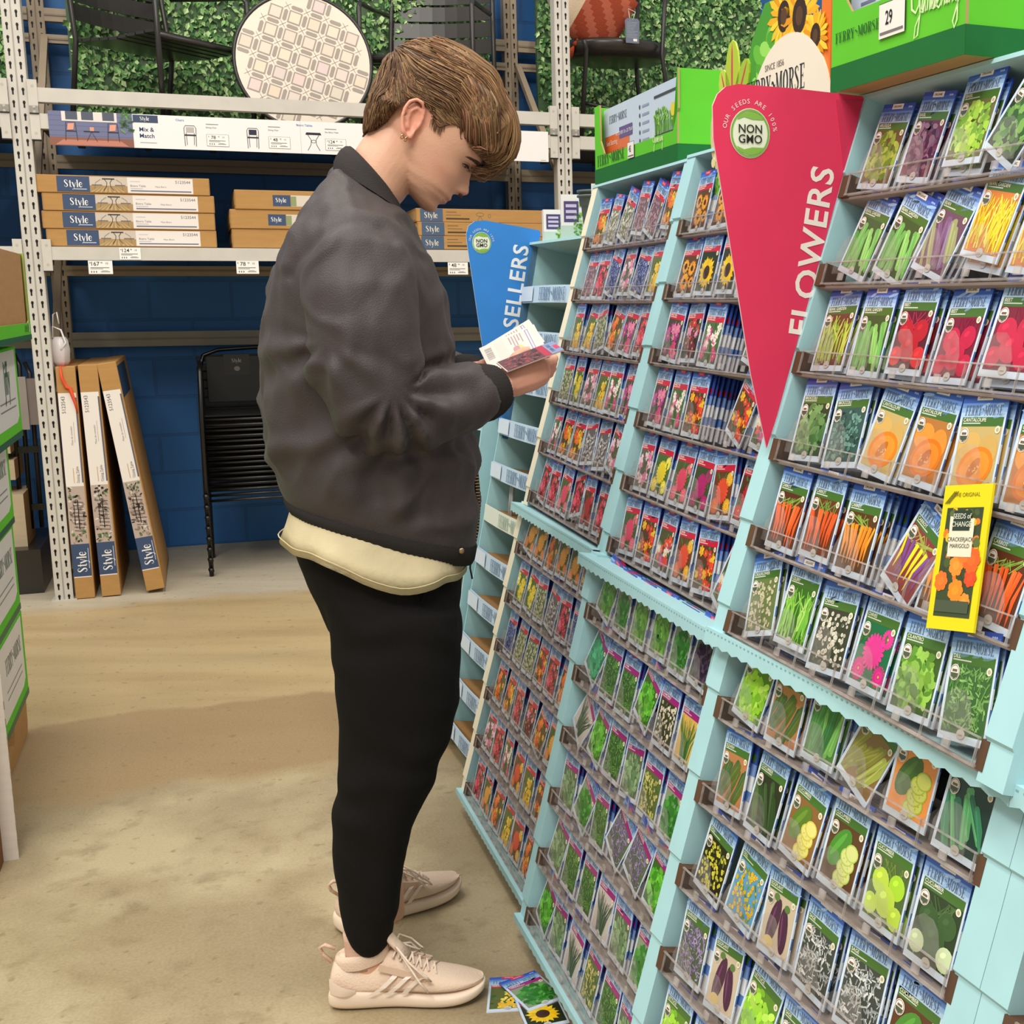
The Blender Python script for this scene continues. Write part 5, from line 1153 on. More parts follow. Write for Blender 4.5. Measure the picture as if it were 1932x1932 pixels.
# ------------------------------------------------------------------ cartons and header on top of the display
GRN = H('62c432'); DGRN = H('1f6b35')
def upright_frame(k, n_off=0.0, s_off=0.0):
    """horizontal frame on top of a unit: x along the shelf towards the viewer, y away from the aisle, z up; origin on the top board's front edge"""
    x, y, az, lean, z0 = UNITS[k]; d = Vector((math.sin(az), -math.cos(az), 0)); n = Vector((math.cos(az), math.sin(az), 0)); q = 6 * PIT + (.022 if k == 4 else .036)
    o = Vector((x, y, z0)) + n * (q * math.sin(lean) + n_off) + Vector((0, 0, q * math.cos(lean))) + d * s_off
    return frame(o, d, n, (0, 0, 1))
def script2d(h):
    """running handwriting for the word Gardening, one joined stroke per letter group"""
    G = [(.30, .92), (.12, .98), (.02, .70), (.05, .35), (.20, .25), (.33, .40), (.34, .62), (.22, .60), (.36, .60), (.38, .20), (.30, -.25), (.16, -.30), (.2, -.05), (.42, .25)]
    out = [stroke2d(G, [.03, .05, .06, .07, .06, .05, .05, .03, .05, .05, .05, .05, .04, .03])]; x = .46
    def st(p, w=.05):
        nonlocal x
        out.append(stroke2d([(x + a, b) for a, b in p], w)); x += p[-1][0]
    a_ = [(0, .2), (.10, .48), (.02, .50), (-.02, .3), (.04, .2), (.13, .45), (.13, .2), (.2, .26)]
    n_ = [(0, .22), (.03, .48), (.03, .2), (.1, .46), (.14, .44), (.14, .2), (.2, .26)]
    st(a_); st([(0, .22), (.03, .5), (.1, .45), (.1, .2), (.16, .25)]); st([(0, .22), (.09, .48), (.0, .48), (-.01, .25), (.08, .2), (.16, .5), (.24, 1.05), (.13, .2), (.2, .26)])
    st([(0, .26), (.09, .4), (.06, .5), (0, .42), (.01, .24), (.08, .19), (.16, .26)]); st(n_); st([(0, .25), (.04, .48), (.04, .2), (.1, .26)]); out.append(ell2d(x - .05, .62, .022, .022)); st(n_)
    st([(0, .26), (.1, .46), (.02, .48), (-.01, .28), (.05, .2), (.13, .46), (.12, -.2), (.02, -.35), (-.04, -.2), (.2, .3)])
    v, f = join2d(out); w = x
    return ([((a - w / 2) * h, (b - .4) * h) for a, b in v], f)
def green_carton(M, w, hgt, dep, label, win, product, tagprice, name='grow_kit_carton'):
    root = thing(name, label, 'carton', M)
    c = MB(); t = .004
    # front wall with a cut-out window, thickness t
    wx0, wx1, wz0, wz1 = win; zt = hgt
    out = [(0, 0), (w, 0), (w, zt), (wx1, zt), (wx1 - .0, wz0 + .04), (wx1 - .03, wz0), (wx0 + .03, wz0), (wx0, wz0 + .035), (wx0 - .004, zt), (0, zt)]
    c.prism(out, (0, 0, 0), (1, 0, 0), (0, 0, 1), (0, t, 0), GRN, H('b99a6a'))
    c.box((w - t, t, 0), (w, dep, hgt), GRN); c.box((0, t, 0), (t, dep, hgt), GRN); c.box((0, dep - t, 0), (w, dep, hgt), GRN); c.box((t, t, 0), (w - t, dep - t, t), H('b99a6a'))
    c.box((-.001, -.001, 0), (w + .001, -.0002, .034), DGRN); c.box((w + .0001, 0, 0), (w + .001, dep, .034), DGRN)
    c.build('tray', BLUECARD, root)
    p = MB()
    def d(g, col, k=1): p.flat(g, (0, -.0005 * k, 0), (1, 0, 0), (0, 0, 1), col)
    zc = (wz0 + .034) / 2 + .004
    d(brand2d(w * .36, w * .22, zc, .9), H('1f5c2c'), 3)
    p.build('brand_lettering', PRINT, root); p = MB()
    d(xf2d(script2d((wz0) * .55), 1, 1, w * .80, zc + .004), H('d9f2b4'), 3)
    p.build('script_lettering', PRINT, root); p = MB()
    d(rect2d(w * .45, zc - .018, w * .53, zc + .018) if tagprice == '45' else rect2d(w * .40, zc - .02, w * .60, zc + .022), H('1c1c1c'), 4)
    g0 = (w * .45, w * .53, .017) if tagprice == '45' else (w * .40, w * .60, .021)
    d(rect2d(g0[0] + .001, zc - g0[2], g0[1] - .001, zc + g0[2]), H('f1eeea'), 5)
    d(xf2d(text2d(tagprice, g0[2] * .8, .012, sx=.7), 1, 1, g0[0] + (g0[1] - g0[0]) * .40, zc + .003), H('1a1a1a'), 6)
    d(rect2d(g0[0] + .004, zc - g0[2] * .8, g0[1] - .004, zc - g0[2] * .65), H('777777'), 6)
    p.build('price_ticket', PRINT, root)
    b = MB(); product(b, w, hgt, dep); b.build('kit_box', GLOSSP, root)
    return root
def kit_grow(b, w, hgt, dep):
    f = .02; b.box((.012, f, .006), (w - .012, dep - .012, hgt - .008), H('c6d8ee'))
    def d(g, col, k=1): b.flat(g, (0, f - .0005 * k, 0), (1, 0, 0), (0, 0, 1), col)
    d(brand2d(.13, .12, hgt * .80, 1.0), H('3c4c60'), 1)
    d(rect2d(.02, hgt * .16, w * .36, hgt * .60), H('dd6a34'), 1); d(rect2d(.13, hgt * .52, w * .40, hgt * .66), H('5a4a8c'), 2)
    d(xf2d(text2d('FITS OVER 10 x 20 TRAY', .008, .01), 1, 1, w * .30, hgt * .59), H('e8e4f0'), 3)
    d(xf2d(text2d('Grow Light', .022, .02), 1, 1, w * .185, hgt * .32), H('f6eee6'), 2); d(xf2d(text2d('Seed Starting', .011, .01), 1, 1, w * .13, hgt * .51), H('f2d8c8'), 2)
    for k in range(5): d(rect2d(w * .52, hgt * (.38 + .1 * k), w * .60, hgt * (.41 + .1 * k)), H('8ea0bc'), 1); d(ell2d(w * .49, hgt * (.4 + .1 * k), .005, .005), H('44506a'), 1)
    d(rect2d(w * .66, hgt * .34, w * .9, hgt * .40), H('2c3038'), 1); d(rect2d(w * .66, hgt * .82, w * .9, hgt * .85), H('3c4450'), 2)
    for k in range(60):
        x = w * R.uniform(.67, .89); z0 = hgt * .4; a = R.uniform(-.3, .3); l = R.uniform(.02, .05); d(stroke2d([(x, z0), (x + a * l * .5, z0 + l * .6), (x + a * l, z0 + l)], [.002, .003, .001]), H(R.choice(['6cb83c', '8cd050', '4c9030'])), 2)
        d(ell2d(x + a * l, z0 + l, .006, .003, R.uniform(0, 3), 7), H(R.choice(['7cc844', 'a0dc60', '5ca034'])), 3)
    d(ell2d(w * .87, hgt * .62, .014, .014), H('e8d838'), 4)
def kit_pot(b, w, hgt, dep):
    f = .022; b.box((.012, f, .006), (w - .012, dep - .012, hgt - .008), H('5c4638'))
    def d(g, col, k=1): b.flat(g, (0, f - .0005 * k, 0), (1, 0, 0), (0, 0, 1), col)
    d(([(.014, .05), (w * .40, .06), (w * .31, hgt - .01), (.014, hgt - .01)], [(0, 1, 2, 3)]), H('c9d4ee'), 1)
    for k in range(9): d(rect2d(.04, .085 + .012 * k, .04 + R.uniform(.02, .045), .089 + .012 * k), H('707c9c'), 2)
    d(xf2d(text2d('Great for Beginners', .008, .01, sx=.8), 1, 1, .07, .125), H('44506c'), 3); d(xf2d(text2d('Vegetables + Herbs', .008, .01, sx=.8), 1, 1, .07, .175), H('44506c'), 3)
    d(stroke2d([(w * .44, .055), (w * .45, .12), (w * .47, .15)], .004), H('9cc070'), 2)
    d(([(w * .46, .125), (w * .50, .16), (w * .60, .215), (w * .66, .23), (w * .60, .18), (w * .53, .135)], [(0, 1, 2, 3, 4, 5)]), H('8cc84c'), 3)
    d(([(w * .44, .10), (w * .40, .115), (w * .31, .105), (w * .26, .085), (w * .34, .088)], [(0, 1, 2, 3, 4)]), H('7cb844'), 3)
    d(([(w * .74, .07), (w * .95, .08), (w * .95, .16)], [(0, 1, 2)]), H('6f9ae0'), 2); d(ell2d(w * .84, .085, .018, .012, .3), H('20242c'), 3)
    d(([(w * .66, .155), (w * .95, .165), (w * .95, .25), (w * .66, .25)], [(0, 1, 2, 3)]), H('f0dc28'), 2); d(ell2d(w * .64, .18, .012, .012), H('e8e8e0'), 4)
    for k in range(3): d(rect2d(w * .72, .19 + .012 * k, w * .9, .194 + .012 * k), H('8c8020'), 3)
green_carton(upright_frame(0, 0.0, -.025), .56, .180, .20, 'bright green Grow Light carton tray on top of the far bay, price ticket 45', (.045, .565, .062, .185), kit_grow, '45')
green_carton(upright_frame(4, -.045, -.026), .305, .30, .24, 'bright green seed starting carton on the near bay, price ticket 29', (.022, .215, .098, .30), kit_pot, '29')
# cardboard flap edge showing inside the far carton
def header():
    M = upright_frame(2, -.005, -.062) @ Matrix.Translation((0, 0, -.012))
    root = thing('header_card', 'tall cream header card reading FERRY~MORSE seeds, with beet, lettuce and sunflowers', 'sign', M)
    c = MB(); n = 28
    cx_, cz, r = .452, .005, .150
    arcp = [(cx_ + r * math.cos(a), cz + r * 1.0 * math.sin(a)) for a in (PI * i / n for i in range(n + 1))]
    c.prism(arcp + [(cx_ - r, -.03), (cx_ + r, -.03)], (0, 0, 0), (1, 0, 0), (0, 0, 1), (0, .004, 0), H('f2e8d8')); c.build('card', PRINT, root)
    t = MB()
    def d(g, col, k=1): t.flat(g, (0, -.0006 * k, 0), (1, 0, 0), (0, 0, 1), col)
    d(xf2d(BRAND, .215 / BW, .038, .405, .082), H('2c3038')); d(xf2d(text2d('SINCE 1856', .010), 1, 1, .405, .114), H('6a6058')); d(rect2d(.33, .050, .51, .052), H('9a8c74'))
    d(xf2d(serif2d('seeds', .040), 1, 1, .475, .014), H('5c7cc8')); t.build('lettering', PRINT, root)
    def art(nm, fn):
        m = MB(); fn(lambda g, col, k=0, th=.003: m.prism(g[0] if len(g[1]) == 1 else g[0], (0, .004 - .0012 * k, 0), (1, 0, 0), (0, 0, 1), (0, th, 0), col)); m.build(nm, PRINT, root)
    rr = random.Random(3)
    def cauli(d):
        d(ell2d(.185, .03, .055, .075, .1, 18), H('d9cf96'), 0)
        for k in range(60): d(ell2d(.185 + rr.uniform(-.04, .045), .03 + rr.uniform(-.06, .065), .009, .009, 0, 8), H(rr.choice(['e6dca6', 'd2c68a', 'ece4b8', 'c6b878'])), 1 + k * .01)
        for k in range(14): d(ell2d(.165 + rr.uniform(-.03, .05), -.05 + rr.uniform(-.03, .02), .016, .007, rr.uniform(0, 3), 9), H(rr.choice(['6cb838', '88cc4c'])), 2)
    art('cauliflower_art', cauli)
    def lettuce(d):
        d(([(.255, .02), (.28, .10), (.31, .17), (.36, .22), (.44, .22), (.43, .13), (.36, .08), (.30, .0)], [tuple(range(8))]), H('4c9c30'), .5)
        for k in range(34):
            a = rr.uniform(0, 1); x = .29 + .13 * a + rr.uniform(-.02, .02); z = .06 + .14 * a + rr.uniform(-.04, .03); d(ell2d(x, z, rr.uniform(.014, .026), rr.uniform(.008, .014), rr.uniform(0, 3), 10), H(rr.choice(['6cc03c', '88d450', '54a832', '9ce064'])), 1 + k * .01)
    art('lettuce_art', lettuce)
    def carrot(d):
        d(([(.56, .02), (.62, -.02), (.655, .05), (.655, .24), (.56, .24)], [(0, 1, 2, 3, 4)]), H('ec7a28'), .3)
        for x in (.585, .62): d(stroke2d([(x, .0), (x + .008, .12), (x + .01, .24)], .006) if 0 else ([(x, .0), (x + .005, .0), (x + .014, .24), (x + .008, .24)], [(0, 1, 2, 3)]), H('d8641c'), .6)
        d(([(.60, -.02), (.66, -.03), (.67, .02), (.62, .03)], [(0, 1, 2, 3)]), H('d83c24'), .8)
    art('carrot_art', carrot)
    def suns(d):
        for j, (x, z, s) in enumerate(((.435, .185, .056), (.49, .175, .062), (.545, .135, .042))):
            for k in range(22):
                a = 2 * PI * k / 22 + rr.uniform(-.06, .06); l = s * rr.uniform(.9, 1.12)
                d(([(x + .4 * l * math.cos(a - .15), z + .4 * l * math.sin(a - .15)), (x + .8 * l * math.cos(a - .12), z + .8 * l * math.sin(a - .12)), (x + l * math.cos(a), z + l * math.sin(a)), (x + .8 * l * math.cos(a + .12), z + .8 * l * math.sin(a + .12)), (x + .4 * l * math.cos(a + .15), z + .4 * l * math.sin(a + .15))], [(0, 1, 2, 3, 4)]), H(rr.choice(['f0b41c', 'f4c82c', 'e89c14', 'f8d840'])), 2 + .25 * j + k * .01, .0012)
            d(ell2d(x, z, s * .38, s * .44, 0, 18), H('3c2818'), 2.35 + .25 * j, .001); d(ell2d(x, z, s * .2, s * .24, 0, 12), H('5c4024'), 2.4 + .25 * j, .001)
    art('sunflower_art', suns)
    def beet(d):
        for (x, z, a, l) in ((.205, .10, 2.0, .045), (.235, .13, 1.57, .055), (.275, .105, 1.0, .045), (.20, .075, 2.6, .03), (.285, .075, .5, .035)):
            d(ell2d(x, z, l, l * .52, a, 14), H(rr.choice(['b4cc3c', 'a4c438', 'c0d84c'])), 3); d(ell2d(x, z, l * .9, l * .06, a, 8), H('c84858'), 3.3)
        for x in (.225, .235, .245): d(([(x, .03), (x + .004, .03), (x + .006, .09), (x + .002, .09)], [(0, 1, 2, 3)]), H('c83c54'), 3.5)
        d(ell2d(.235, .012, .028, .034, 0, 18), H('9c2430'), 4); d(ell2d(.228, .02, .008, .012, 0, 10), H('c04850'), 4.3)
    art('beet_art', beet)
header()
# ------------------------------------------------------------------ things on the best seller shelf
ZM = unit_matrix(Z0.x, Z0.y, .45, .215, Z0.z); ZT_ = Z0.z + (11 * PIT + .042) * math.cos(.215)
zd_, zn_ = Vector((math.sin(.45), -math.cos(.45), 0)), Vector((math.cos(.45), math.sin(.45), 0))
ZO = Vector((Z0.x, Z0.y, ZT_ + .002)) + zn_ * ((11 * PIT + .042) * math.sin(.215))
def ztop(s, n, yaw=0): return Matrix.Translation(ZO + zd_ * s + zn_ * n) @ Matrix.Rotation(.45 + yaw, 4, 'Z') @ Matrix.Rotation(-PI / 2, 4, 'Z')
def pot(s, n, label, z=0):
    M = Matrix.Translation(ZO + zd_ * s + zn_ * n + Vector((0, 0, z)))
    m = MB(); C1 = H('5c6664'); prof = [(.026, .0), (.030, .02), (.036, .075), (.039, .078), (.041, .098), (.046, .099), (.046, .104), (.040, .104), (.034, .07), (.024, .006)]
    rings = []
    for r_, z_ in prof: rings.append([((r_ * (1 - (.05 if (j % 4 < 2 and z_ < .077) else 0))) * math.cos(2 * PI * j / 32), (r_ * (1 - (.05 if (j % 4 < 2 and z_ < .077) else 0))) * math.sin(2 * PI * j / 32), z_) for j in range(32)])
    m.loft(rings, C1); o = m.build('plant_pot', PLAST, M=M); tag(o, label, 'pot', 'grey nested plant pots')
pot(.36, .045, 'small ribbed grey plant pot on the best seller shelf, under its nested twin')
pot(.36, .045, 'topmost grey plant pot nested in the one on the best seller shelf', .012)
def kitbox(s, n, yaw, w, h, t, label, art, tilt=0, name='kit_box', group=None, z=0):
    M = Matrix.Translation(ZO + zd_ * s + zn_ * n + Vector((0, 0, z))) @ Matrix.Rotation(yaw, 4, 'Z') @ Matrix.Rotation(tilt, 4, 'X')
    m = MB(); m.box((-w/2, 0, 0), (w/2, t, h), H('e6e4e2'))
    art(lambda g, col, k=1: m.flat(g, (-w/2, -.0005 * k, 0), (1, 0, 0), (0, 0, 1), col), w, h)
    o = m.build(name, PRINT, M=M); tag(o, label, 'box', group); return o
def art_bio(d, w, h):
    d(rect2d(.0, 0, w, h * .3), H('b8ccc0')); d(rect2d(w * .12, h * .38, w * .75, h * .85), H('4c4474'), 2)
    for k in range(3): d(rect2d(w * .2, h * (.45 + .13 * k), w * .66, h * (.52 + .13 * k)), H('c4bcd8'), 3)
    for k in range(24): d(ell2d(w * R.uniform(.55, .98), h * R.uniform(.08, .6), .006, .003, R.uniform(0, 3), 7), H(R.choice(['7cb84c', '5c983c', '9cd068'])), 2)
    d(ell2d(w * .85, h * .78, .007, .007), H('a8c850'), 3)
kitbox(.10, .03, .25, .062, .085, .03, 'small white kit box with purple panel and seedlings, left end of the best seller shelf', art_bio, group='white and purple seed kits')
kitbox(.24, .03, .15, .062, .115, .03, 'taller white kit box with purple panel, beside the grey pot', art_bio, group='white and purple seed kits')
def art_micro(d, w, h):
    d(rect2d(0, 0, w, h * .16), H('c87c38'), 1); d(xf2d(BRAND, w * .5 / BW, .010, w * .68, h * .78), H('4c4440'), 2); d(xf2d(text2d('MICROGREENS', .007), 1, 1, w * .66, h * .62), H('6c4038'), 2)
    for k in range(70):
        x = w * R.uniform(.03, .42); z = h * .16; a = R.uniform(-.12, .12); l = h * R.uniform(.35, .62); d(stroke2d([(x, z), (x + a * l, z + l)], .0014), H(R.choice(['a8b848', 'bccc60', '8c9c34'])), 2); d(ell2d(x + a * l, z + l, .004, .0025, R.uniform(0, 3), 6), H(R.choice(['9cb83c', '7c9c30', 'b8d054'])), 3)
    d(rect2d(w * .03, h * .02, w * .2, h * .17), H('c0702c'), 4); d(rect2d(w * .23, h * .02, w * .42, h * .18), H('cc7c34'), 4)
kitbox(.48, .06, -.05, .135, .125, .05, 'cream microgreens kit box with orange foot, lower of two beside the cream post', art_micro, group='cream microgreens kits')
def art_micro2(d, w, h):
    d(rect2d(0, 0, w, h * .12), H('c8823c'), 1)
    for (x, z, a) in ((.10, .60, .42), (.55, .24, .30), (.85, .28, .30)): d(ell2d(w * x, h * z, w * .05, h * a * .5, 0, 16), H('7c6c5c'), 2); d(ell2d(w * x, h * z, w * .04, h * a * .42, 0, 14), H('b89c6c'), 3)
    for k in range(5): d(rect2d(w * .55, h * (.62 + .07 * k), w * .92, h * (.65 + .07 * k)), H('a89c90'), 2)
    for k, st in enumerate(('SOW', 'GROW', 'HARVEST', 'ENJOY')): d(xf2d(text2d(st, .007, align='LEFT'), 1, 1, w * .22, h * (.86 - .1 * k)), H('7c7468'), 2)
    for k in range(6): d(rect2d(w * .2, h * (.2 + .05 * k), w * .42, h * (.22 + .05 * k)), H('b8ac9c'), 2)
kitbox(.49, .065, .10, .125, .135, .03, 'cream instruction panel box leaning on top of the microgreens kit', art_micro2, tilt=-.08, z=.127, group='cream microgreens kits')
# packets and goods inside the best seller shelves (few, seen through the gaps)
def zpack(M0, s, row, key, label, ang=0, lean=.35, n_=.04, z=.01):
    o = VAR[key]; ob = bpy.data.objects.new('seed_packet', o); COL.objects.link(ob)
    ob.matrix_world = M0 @ Matrix.Translation((s, row * PIT + .012 + z, -n_)) @ Matrix.Rotation(-lean, 4, 'X') @ Matrix.Rotation(math.radians(ang), 4, 'Z')
    tag(ob, label, 'seed packet', 'loose packets in the best seller shelves')
zpack(ZM, .30, 4, 'mint leaves', 'mint packet lying tilted in the best seller shelf beside the cream post', 60, .9, .05, .02)
zpack(ZM, .33, 3, 'bright yellow sunflower', 'sunflower packet lying in the best seller shelf, below the mint packet', 25, .8, .05)
zpack(ZM, .22, 2, 'parsley', 'parsley packet lying in the best seller shelf, below the sunflower packet', -20, .5, .06)
zpack(ZM, .24, 1, 'mauve alyssum', 'mauve blossom packet lying low in the best seller shelf', 70, .9, .05, .02)
zpack(ZM, .22, 0, 'curly lettuce', 'bright lettuce packet in the lowest best seller tray', 80, 1.0, .06, .02)
zpack(ZM, .16, 0, 'bright oregano', 'bright green oregano packet behind the lettuce one in the lowest best seller tray', 80, 1.0, .11, .04)
for k, (s, key) in enumerate(((.30, 'orange sunflowers'), (.37, 'bright yellow sunflower'), (.44, 'orange sunflowers'))):
    M2 = unit_matrix(Z2.x, Z2.y, zaz, .17, Z2.z); zpack(M2, s, 5, key, 'sunflower packet, %s of three under the blue sail sign' % ['left one', 'middle one', 'right one'][k], -4 + 6 * k, .15, .03)
for k in range(3): zpack(M2, .40 - .03 * k, 2 - k * 0, ['orange sunflowers', 'red and yellow poppies', 'red and gold zinnias'][k], 'red and yellow packet by the shopper\'s hem, %s of three' % ['front one', 'middle one', 'rear one'][k], 30, .5, .03 + .02 * k)
for k in range(2):
    m = MB(); m.tube([(0, 0, 0), (0, 0, .13)], .0045, H('b8bcc0'), 10); m.tube([(0, 0, .13), (0, 0, .142)], .0052, H('e4e8ea'), 10)
    o = m.build('marker_stick', GLOSSP, M=ZM @ Matrix.Translation((.10 + .016 * k, 5 * PIT + .01, -.04)) @ Matrix.Rotation(-PI / 2 + .1, 4, 'X') @ Matrix.Rotation(.0, 4, 'X'))
    tag(o, 'thin clear tube standing in the best seller shelf, %s of the pair' % ['left one', 'right one'][k], 'tube', 'clear tubes in the best seller shelf')
for k in range(10):
    r_ = [8, 8, 8, 7, 7, 7, 7, 5, 5, 5][k]; s = .26 + .017 * (k % 4) + (.1 if r_ == 8 else 0) + (.1 if r_ == 7 else 0)
    m = MB(); m.box((-.04, 0, -.001), (.04, .105, .001), H('26302a')); m.box((-.041, -.001, .001), (.041, .106, .0018), H('e8e8e2')); m.box((-.037, .005, .0018), (.037, .09, .0022), H(['5c9c4c', '7cb45c'][k % 2]))
    o = m.build('seed_envelope', PRINT, M=ZM @ Matrix.Translation((s, r_ * PIT + .03, -.06)) @ Matrix.Rotation(-.9, 4, 'Z') @ Matrix.Rotation(1.1, 4, 'Y'))
    tag(o, 'dark backed seed envelope standing on edge in the best seller shelf, by the cream post', 'envelope', 'dark envelopes on edge in the best seller shelf')
# ------------------------------------------------------------------ seed sachet hung on the near bay
def sachet():
    M = UM[4] @ Matrix.Translation((.492, PIT * 1 - .006, .012)) @ Matrix.Rotation(.03, 4, 'X') @ Matrix.Rotation(.17, 4, 'Z')
    m = MB(); w, h = .079, .156; m.box((-w/2, 0, -.003), (w/2, h, 0), H('e8d818'))
    d = lambda g, col, k=1: m.flat(g, (0, 0, .0004 * k), (1, 0, 0), (0, 1, 0), col)
    d(rect2d(-w*.38, h*.09, w*.38, h*.84), H('3c4830'))
    for k in range(60): d(ell2d(R.uniform(-w*.34, w*.34), h * R.uniform(.3, .82), R.uniform(.003, .007), R.uniform(.003, .006), R.uniform(0, 3), 8), H(R.choice(['4c5c34', 'e8c02c', '5c6c3c', 'e87c2c', '3c4428'])), 1.2 + k * .01)
    for (x, y, s, c) in ((-.3, .33, .011, 'e8742c'), (-.02, .44, .012, 'f09034'), (.03, .27, .0125, 'f08c28'), (.28, .48, .014, 'e86428'), (.3, .36, .010, 'dc4c28'), (.24, .2, .009, 'e89438'), (.1, .52, .01, 'ec7c30')):
        for k in range(7): a = 2 * PI * k / 7; d(ell2d(w*x + s*.5*math.cos(a), h*y + s*.5*math.sin(a), s*.55, s*.45, a, 8), H(c), 2.2 + k * .02)
        d(ell2d(w*x, h*y, s*.5, s*.45, 0, 9), tuple(v * 1.2 for v in H(c)), 2.6)
    d(([(-w*.24, h*.50), (w*.26, h*.50), (w*.24, h*.76), (-w*.28, h*.78)], [(0, 1, 2, 3)]), H('e6e2cc'), 3)
    d(rect2d(-w*.20, h*.68, w*.16, h*.82), H('2c3c30'), 4); d(xf2d(text2d('SEEDS of', .0055, .01), 1, 1, -.001, h*.78), H('d8dccc'), 5); d(xf2d(text2d('CHANGE', .0055, .01), 1, 1, -.001, h*.725), H('d8dccc'), 5)
    d(xf2d(text2d('CRACKERJACK', .0045), 1, 1, 0, h*.62), H('4c4c3c'), 4); d(xf2d(text2d('MARIGOLD', .0045), 1, 1, 0, h*.575), H('4c4c3c'), 4)
    d(xf2d(text2d('THE ORIGINAL', .0045), 1, 1, 0, h*.93), H('7c7410'), 1); d(rect2d(-w*.36, h*.12, w*.34, h*.2), H('4c5444'), 3)
    for k in range(3): d(stroke2d([(-w*.44 + .003 * k, h*.87), (-w*.26 + .003 * k, h*.955)], .0012), H('6c6820'), 2)
    o = m.build('seed_sachet', GLOSSP, M=M); tag(o, 'bright yellow marigold seed sachet propped in front of the carrot packets', 'seed sachet')
sachet()
# ------------------------------------------------------------------ packets dropped on the floor
def floorpack(c, ang, key, z, label):
    ob = bpy.data.objects.new('seed_packet', VAR[key]); COL.objects.link(ob)
    ob.matrix_world = Matrix.Translation((c[0], c[1], z)) @ Matrix.Rotation(ang, 4, 'Z') @ Matrix.Translation((0, -PH / 2, PT)); tag(ob, label, 'seed packet', 'seed packets dropped on the floor')
# each packet lies with its header towards the shoe
floorpack((-.333, 2.163), .10, 'yellow poppies', .0, 'white edged packet on the floor, undermost of the three by the shoe toe')
floorpack((-.266, 2.105), 2.55 - 2.2, 'bright yellow sunflower', .0025, 'sunflower packet on the floor, under the parsley packet')
floorpack((-.290, 2.165), .62, 'parsley', .005, 'parsley packet on the floor, on top of the other two by the shoe toe')
# ------------------------------------------------------------------ green and white cartons stacked on the left
LD = Vector((math.sin(.367), -math.cos(.367), 0)); LN = Vector((math.cos(.367), math.sin(.367), 0)); LF = Vector((-1.9973, 3.6337, 0))
LM = frame(LF, -LD, -LN, (0, 0, 1))   # x away from the viewer, y into the stack, z up
def left_carton(z0, z1, out, label, word, wsz, k):
    root = thing('peat_carton', label, 'carton', LM @ Matrix.Translation((0, -out, 0)), 'green and white cartons stacked on the pallet')
    m = MB(); L_ = 1.15
    m.box((-L_, 0, z0), (0, .5, z1), GRN); bevel(m.build('carton', BLUECARD, root), .003)
    p = MB(); d = lambda g, col, k=1: p.flat(g, (0, -.0006 * k, z0), (1, 0, 0), (0, 0, 1), col); h = z1 - z0
    for j in range(2):
        x1 = -.045 - .56 * j; x0 = x1 - .50
        d(([(x0, h * .18), (x1 - .05, h * .18), (x1, h * .24), (x1 + .005, h * .97), (x0, h * .97)], [(0, 1, 2, 3, 4)]), H('e6e4e0'), 1)
        d(xf2d(serif2d(word, wsz, sx=.9) if word.isupper() else text2d(word, wsz, .01, sx=.6), 1, 1, (x0 + x1) / 2 + .06, h * .70), H('3c6a50') if not word.isupper() else H('7c8c80'), 2)
        for q in range(2): d(rect2d((x0 + x1) / 2 - .10, h * (.36 + .08 * q), (x0 + x1) / 2 + .20, h * (.375 + .08 * q)), H('8a8a88'), 2)
    d(rect2d(-L_, 0, 0, h * .07), H('2c6048'), 1); p.build('printing', PRINT, root)
left_carton(.125, .383, .012, 'green and white carton on the pallet, lowest of the stack', 'FERRY~MORSE', .045, 0)
left_carton(.388, .645, .012, 'green and white carton, second up from the pallet', 'FERRY~MORSE', .045, 1)
left_carton(.65, .900, .018, 'green and white carton, third up from the pallet', 'FERRY~MORSE', .045, 2)
left_carton(.905, 1.166, .062, 'green and white carton with the word Jiffy, directly under the open tray', 'Jiffy', .09, 3)
root = thing('open_tray_carton', 'green display tray with a brown carton inside, topmost on the left stack', 'carton', LM @ Matrix.Translation((0, -.108, 0)), 'green and white cartons stacked on the pallet')
m = MB(); out = [(-1.1, 0), (0, 0), (0, .245), (-.016, .245), (-.024, .055), (-.05, .048), (-1.1, .048)]
m.prism(out, (0, 0, 1.185), (1, 0, 0), (0, 0, 1), (0, .004, 0), GRN, H('b99a6a')); m.box((-1.1, -.001, 1.185), (0, -.0002, 1.200), H('2c6048')); m.box((-.004, 0, 1.185), (0, .45, 1.43), GRN); m.box((-1.1, .45, 1.185), (0, .454, 1.43), GRN); m.box((-1.1, .004, 1.185), (-.004, .45, 1.19), GRN); m.build('tray', BLUECARD, root)
m = MB(); m.box((-1.09, .008, 1.192), (-.006, .44, 1.428), H('b98e62')); m.build('inner_carton', CARD, root)
m = MB(); m.flat(rect2d(-.06, 1.208, -.045, 1.232), (0, -.002, 0), (1, 0, 0), (0, 0, 1), H('e6e2dc')); m.flat(xf2d(BRAND, .07 / BW, .018, -.11, 1.218), (0, -.002, 0), (1, 0, 0), (0, 0, 1), H('1f5c2c')); m.build('printing', PRINT, root)
root = thing('wooden_pallet', 'raw wooden pallet under the green and white carton stack', 'pallet', LM)
W_ = H('b58a58')
for k in range(3):
    m = MB(); m.box((-1.2, .0 + .21 * k, .105), (.02, .10 + .21 * k, .122), W_); m.build('deck_board', CARD, root)
for k, y in enumerate((.0, .23, .46)):
    m = MB(); m.prism([(-1.2, 0), (-.02, 0), (.0, .03), (.01, .1), (-.25, .1), (-.28, .05), (-.45, .05), (-.48, .1), (-1.2, .1)], (0, y, .003), (1, 0, 0), (0, 0, 1), (0, .035, 0), W_); m.build('stringer', CARD, root)
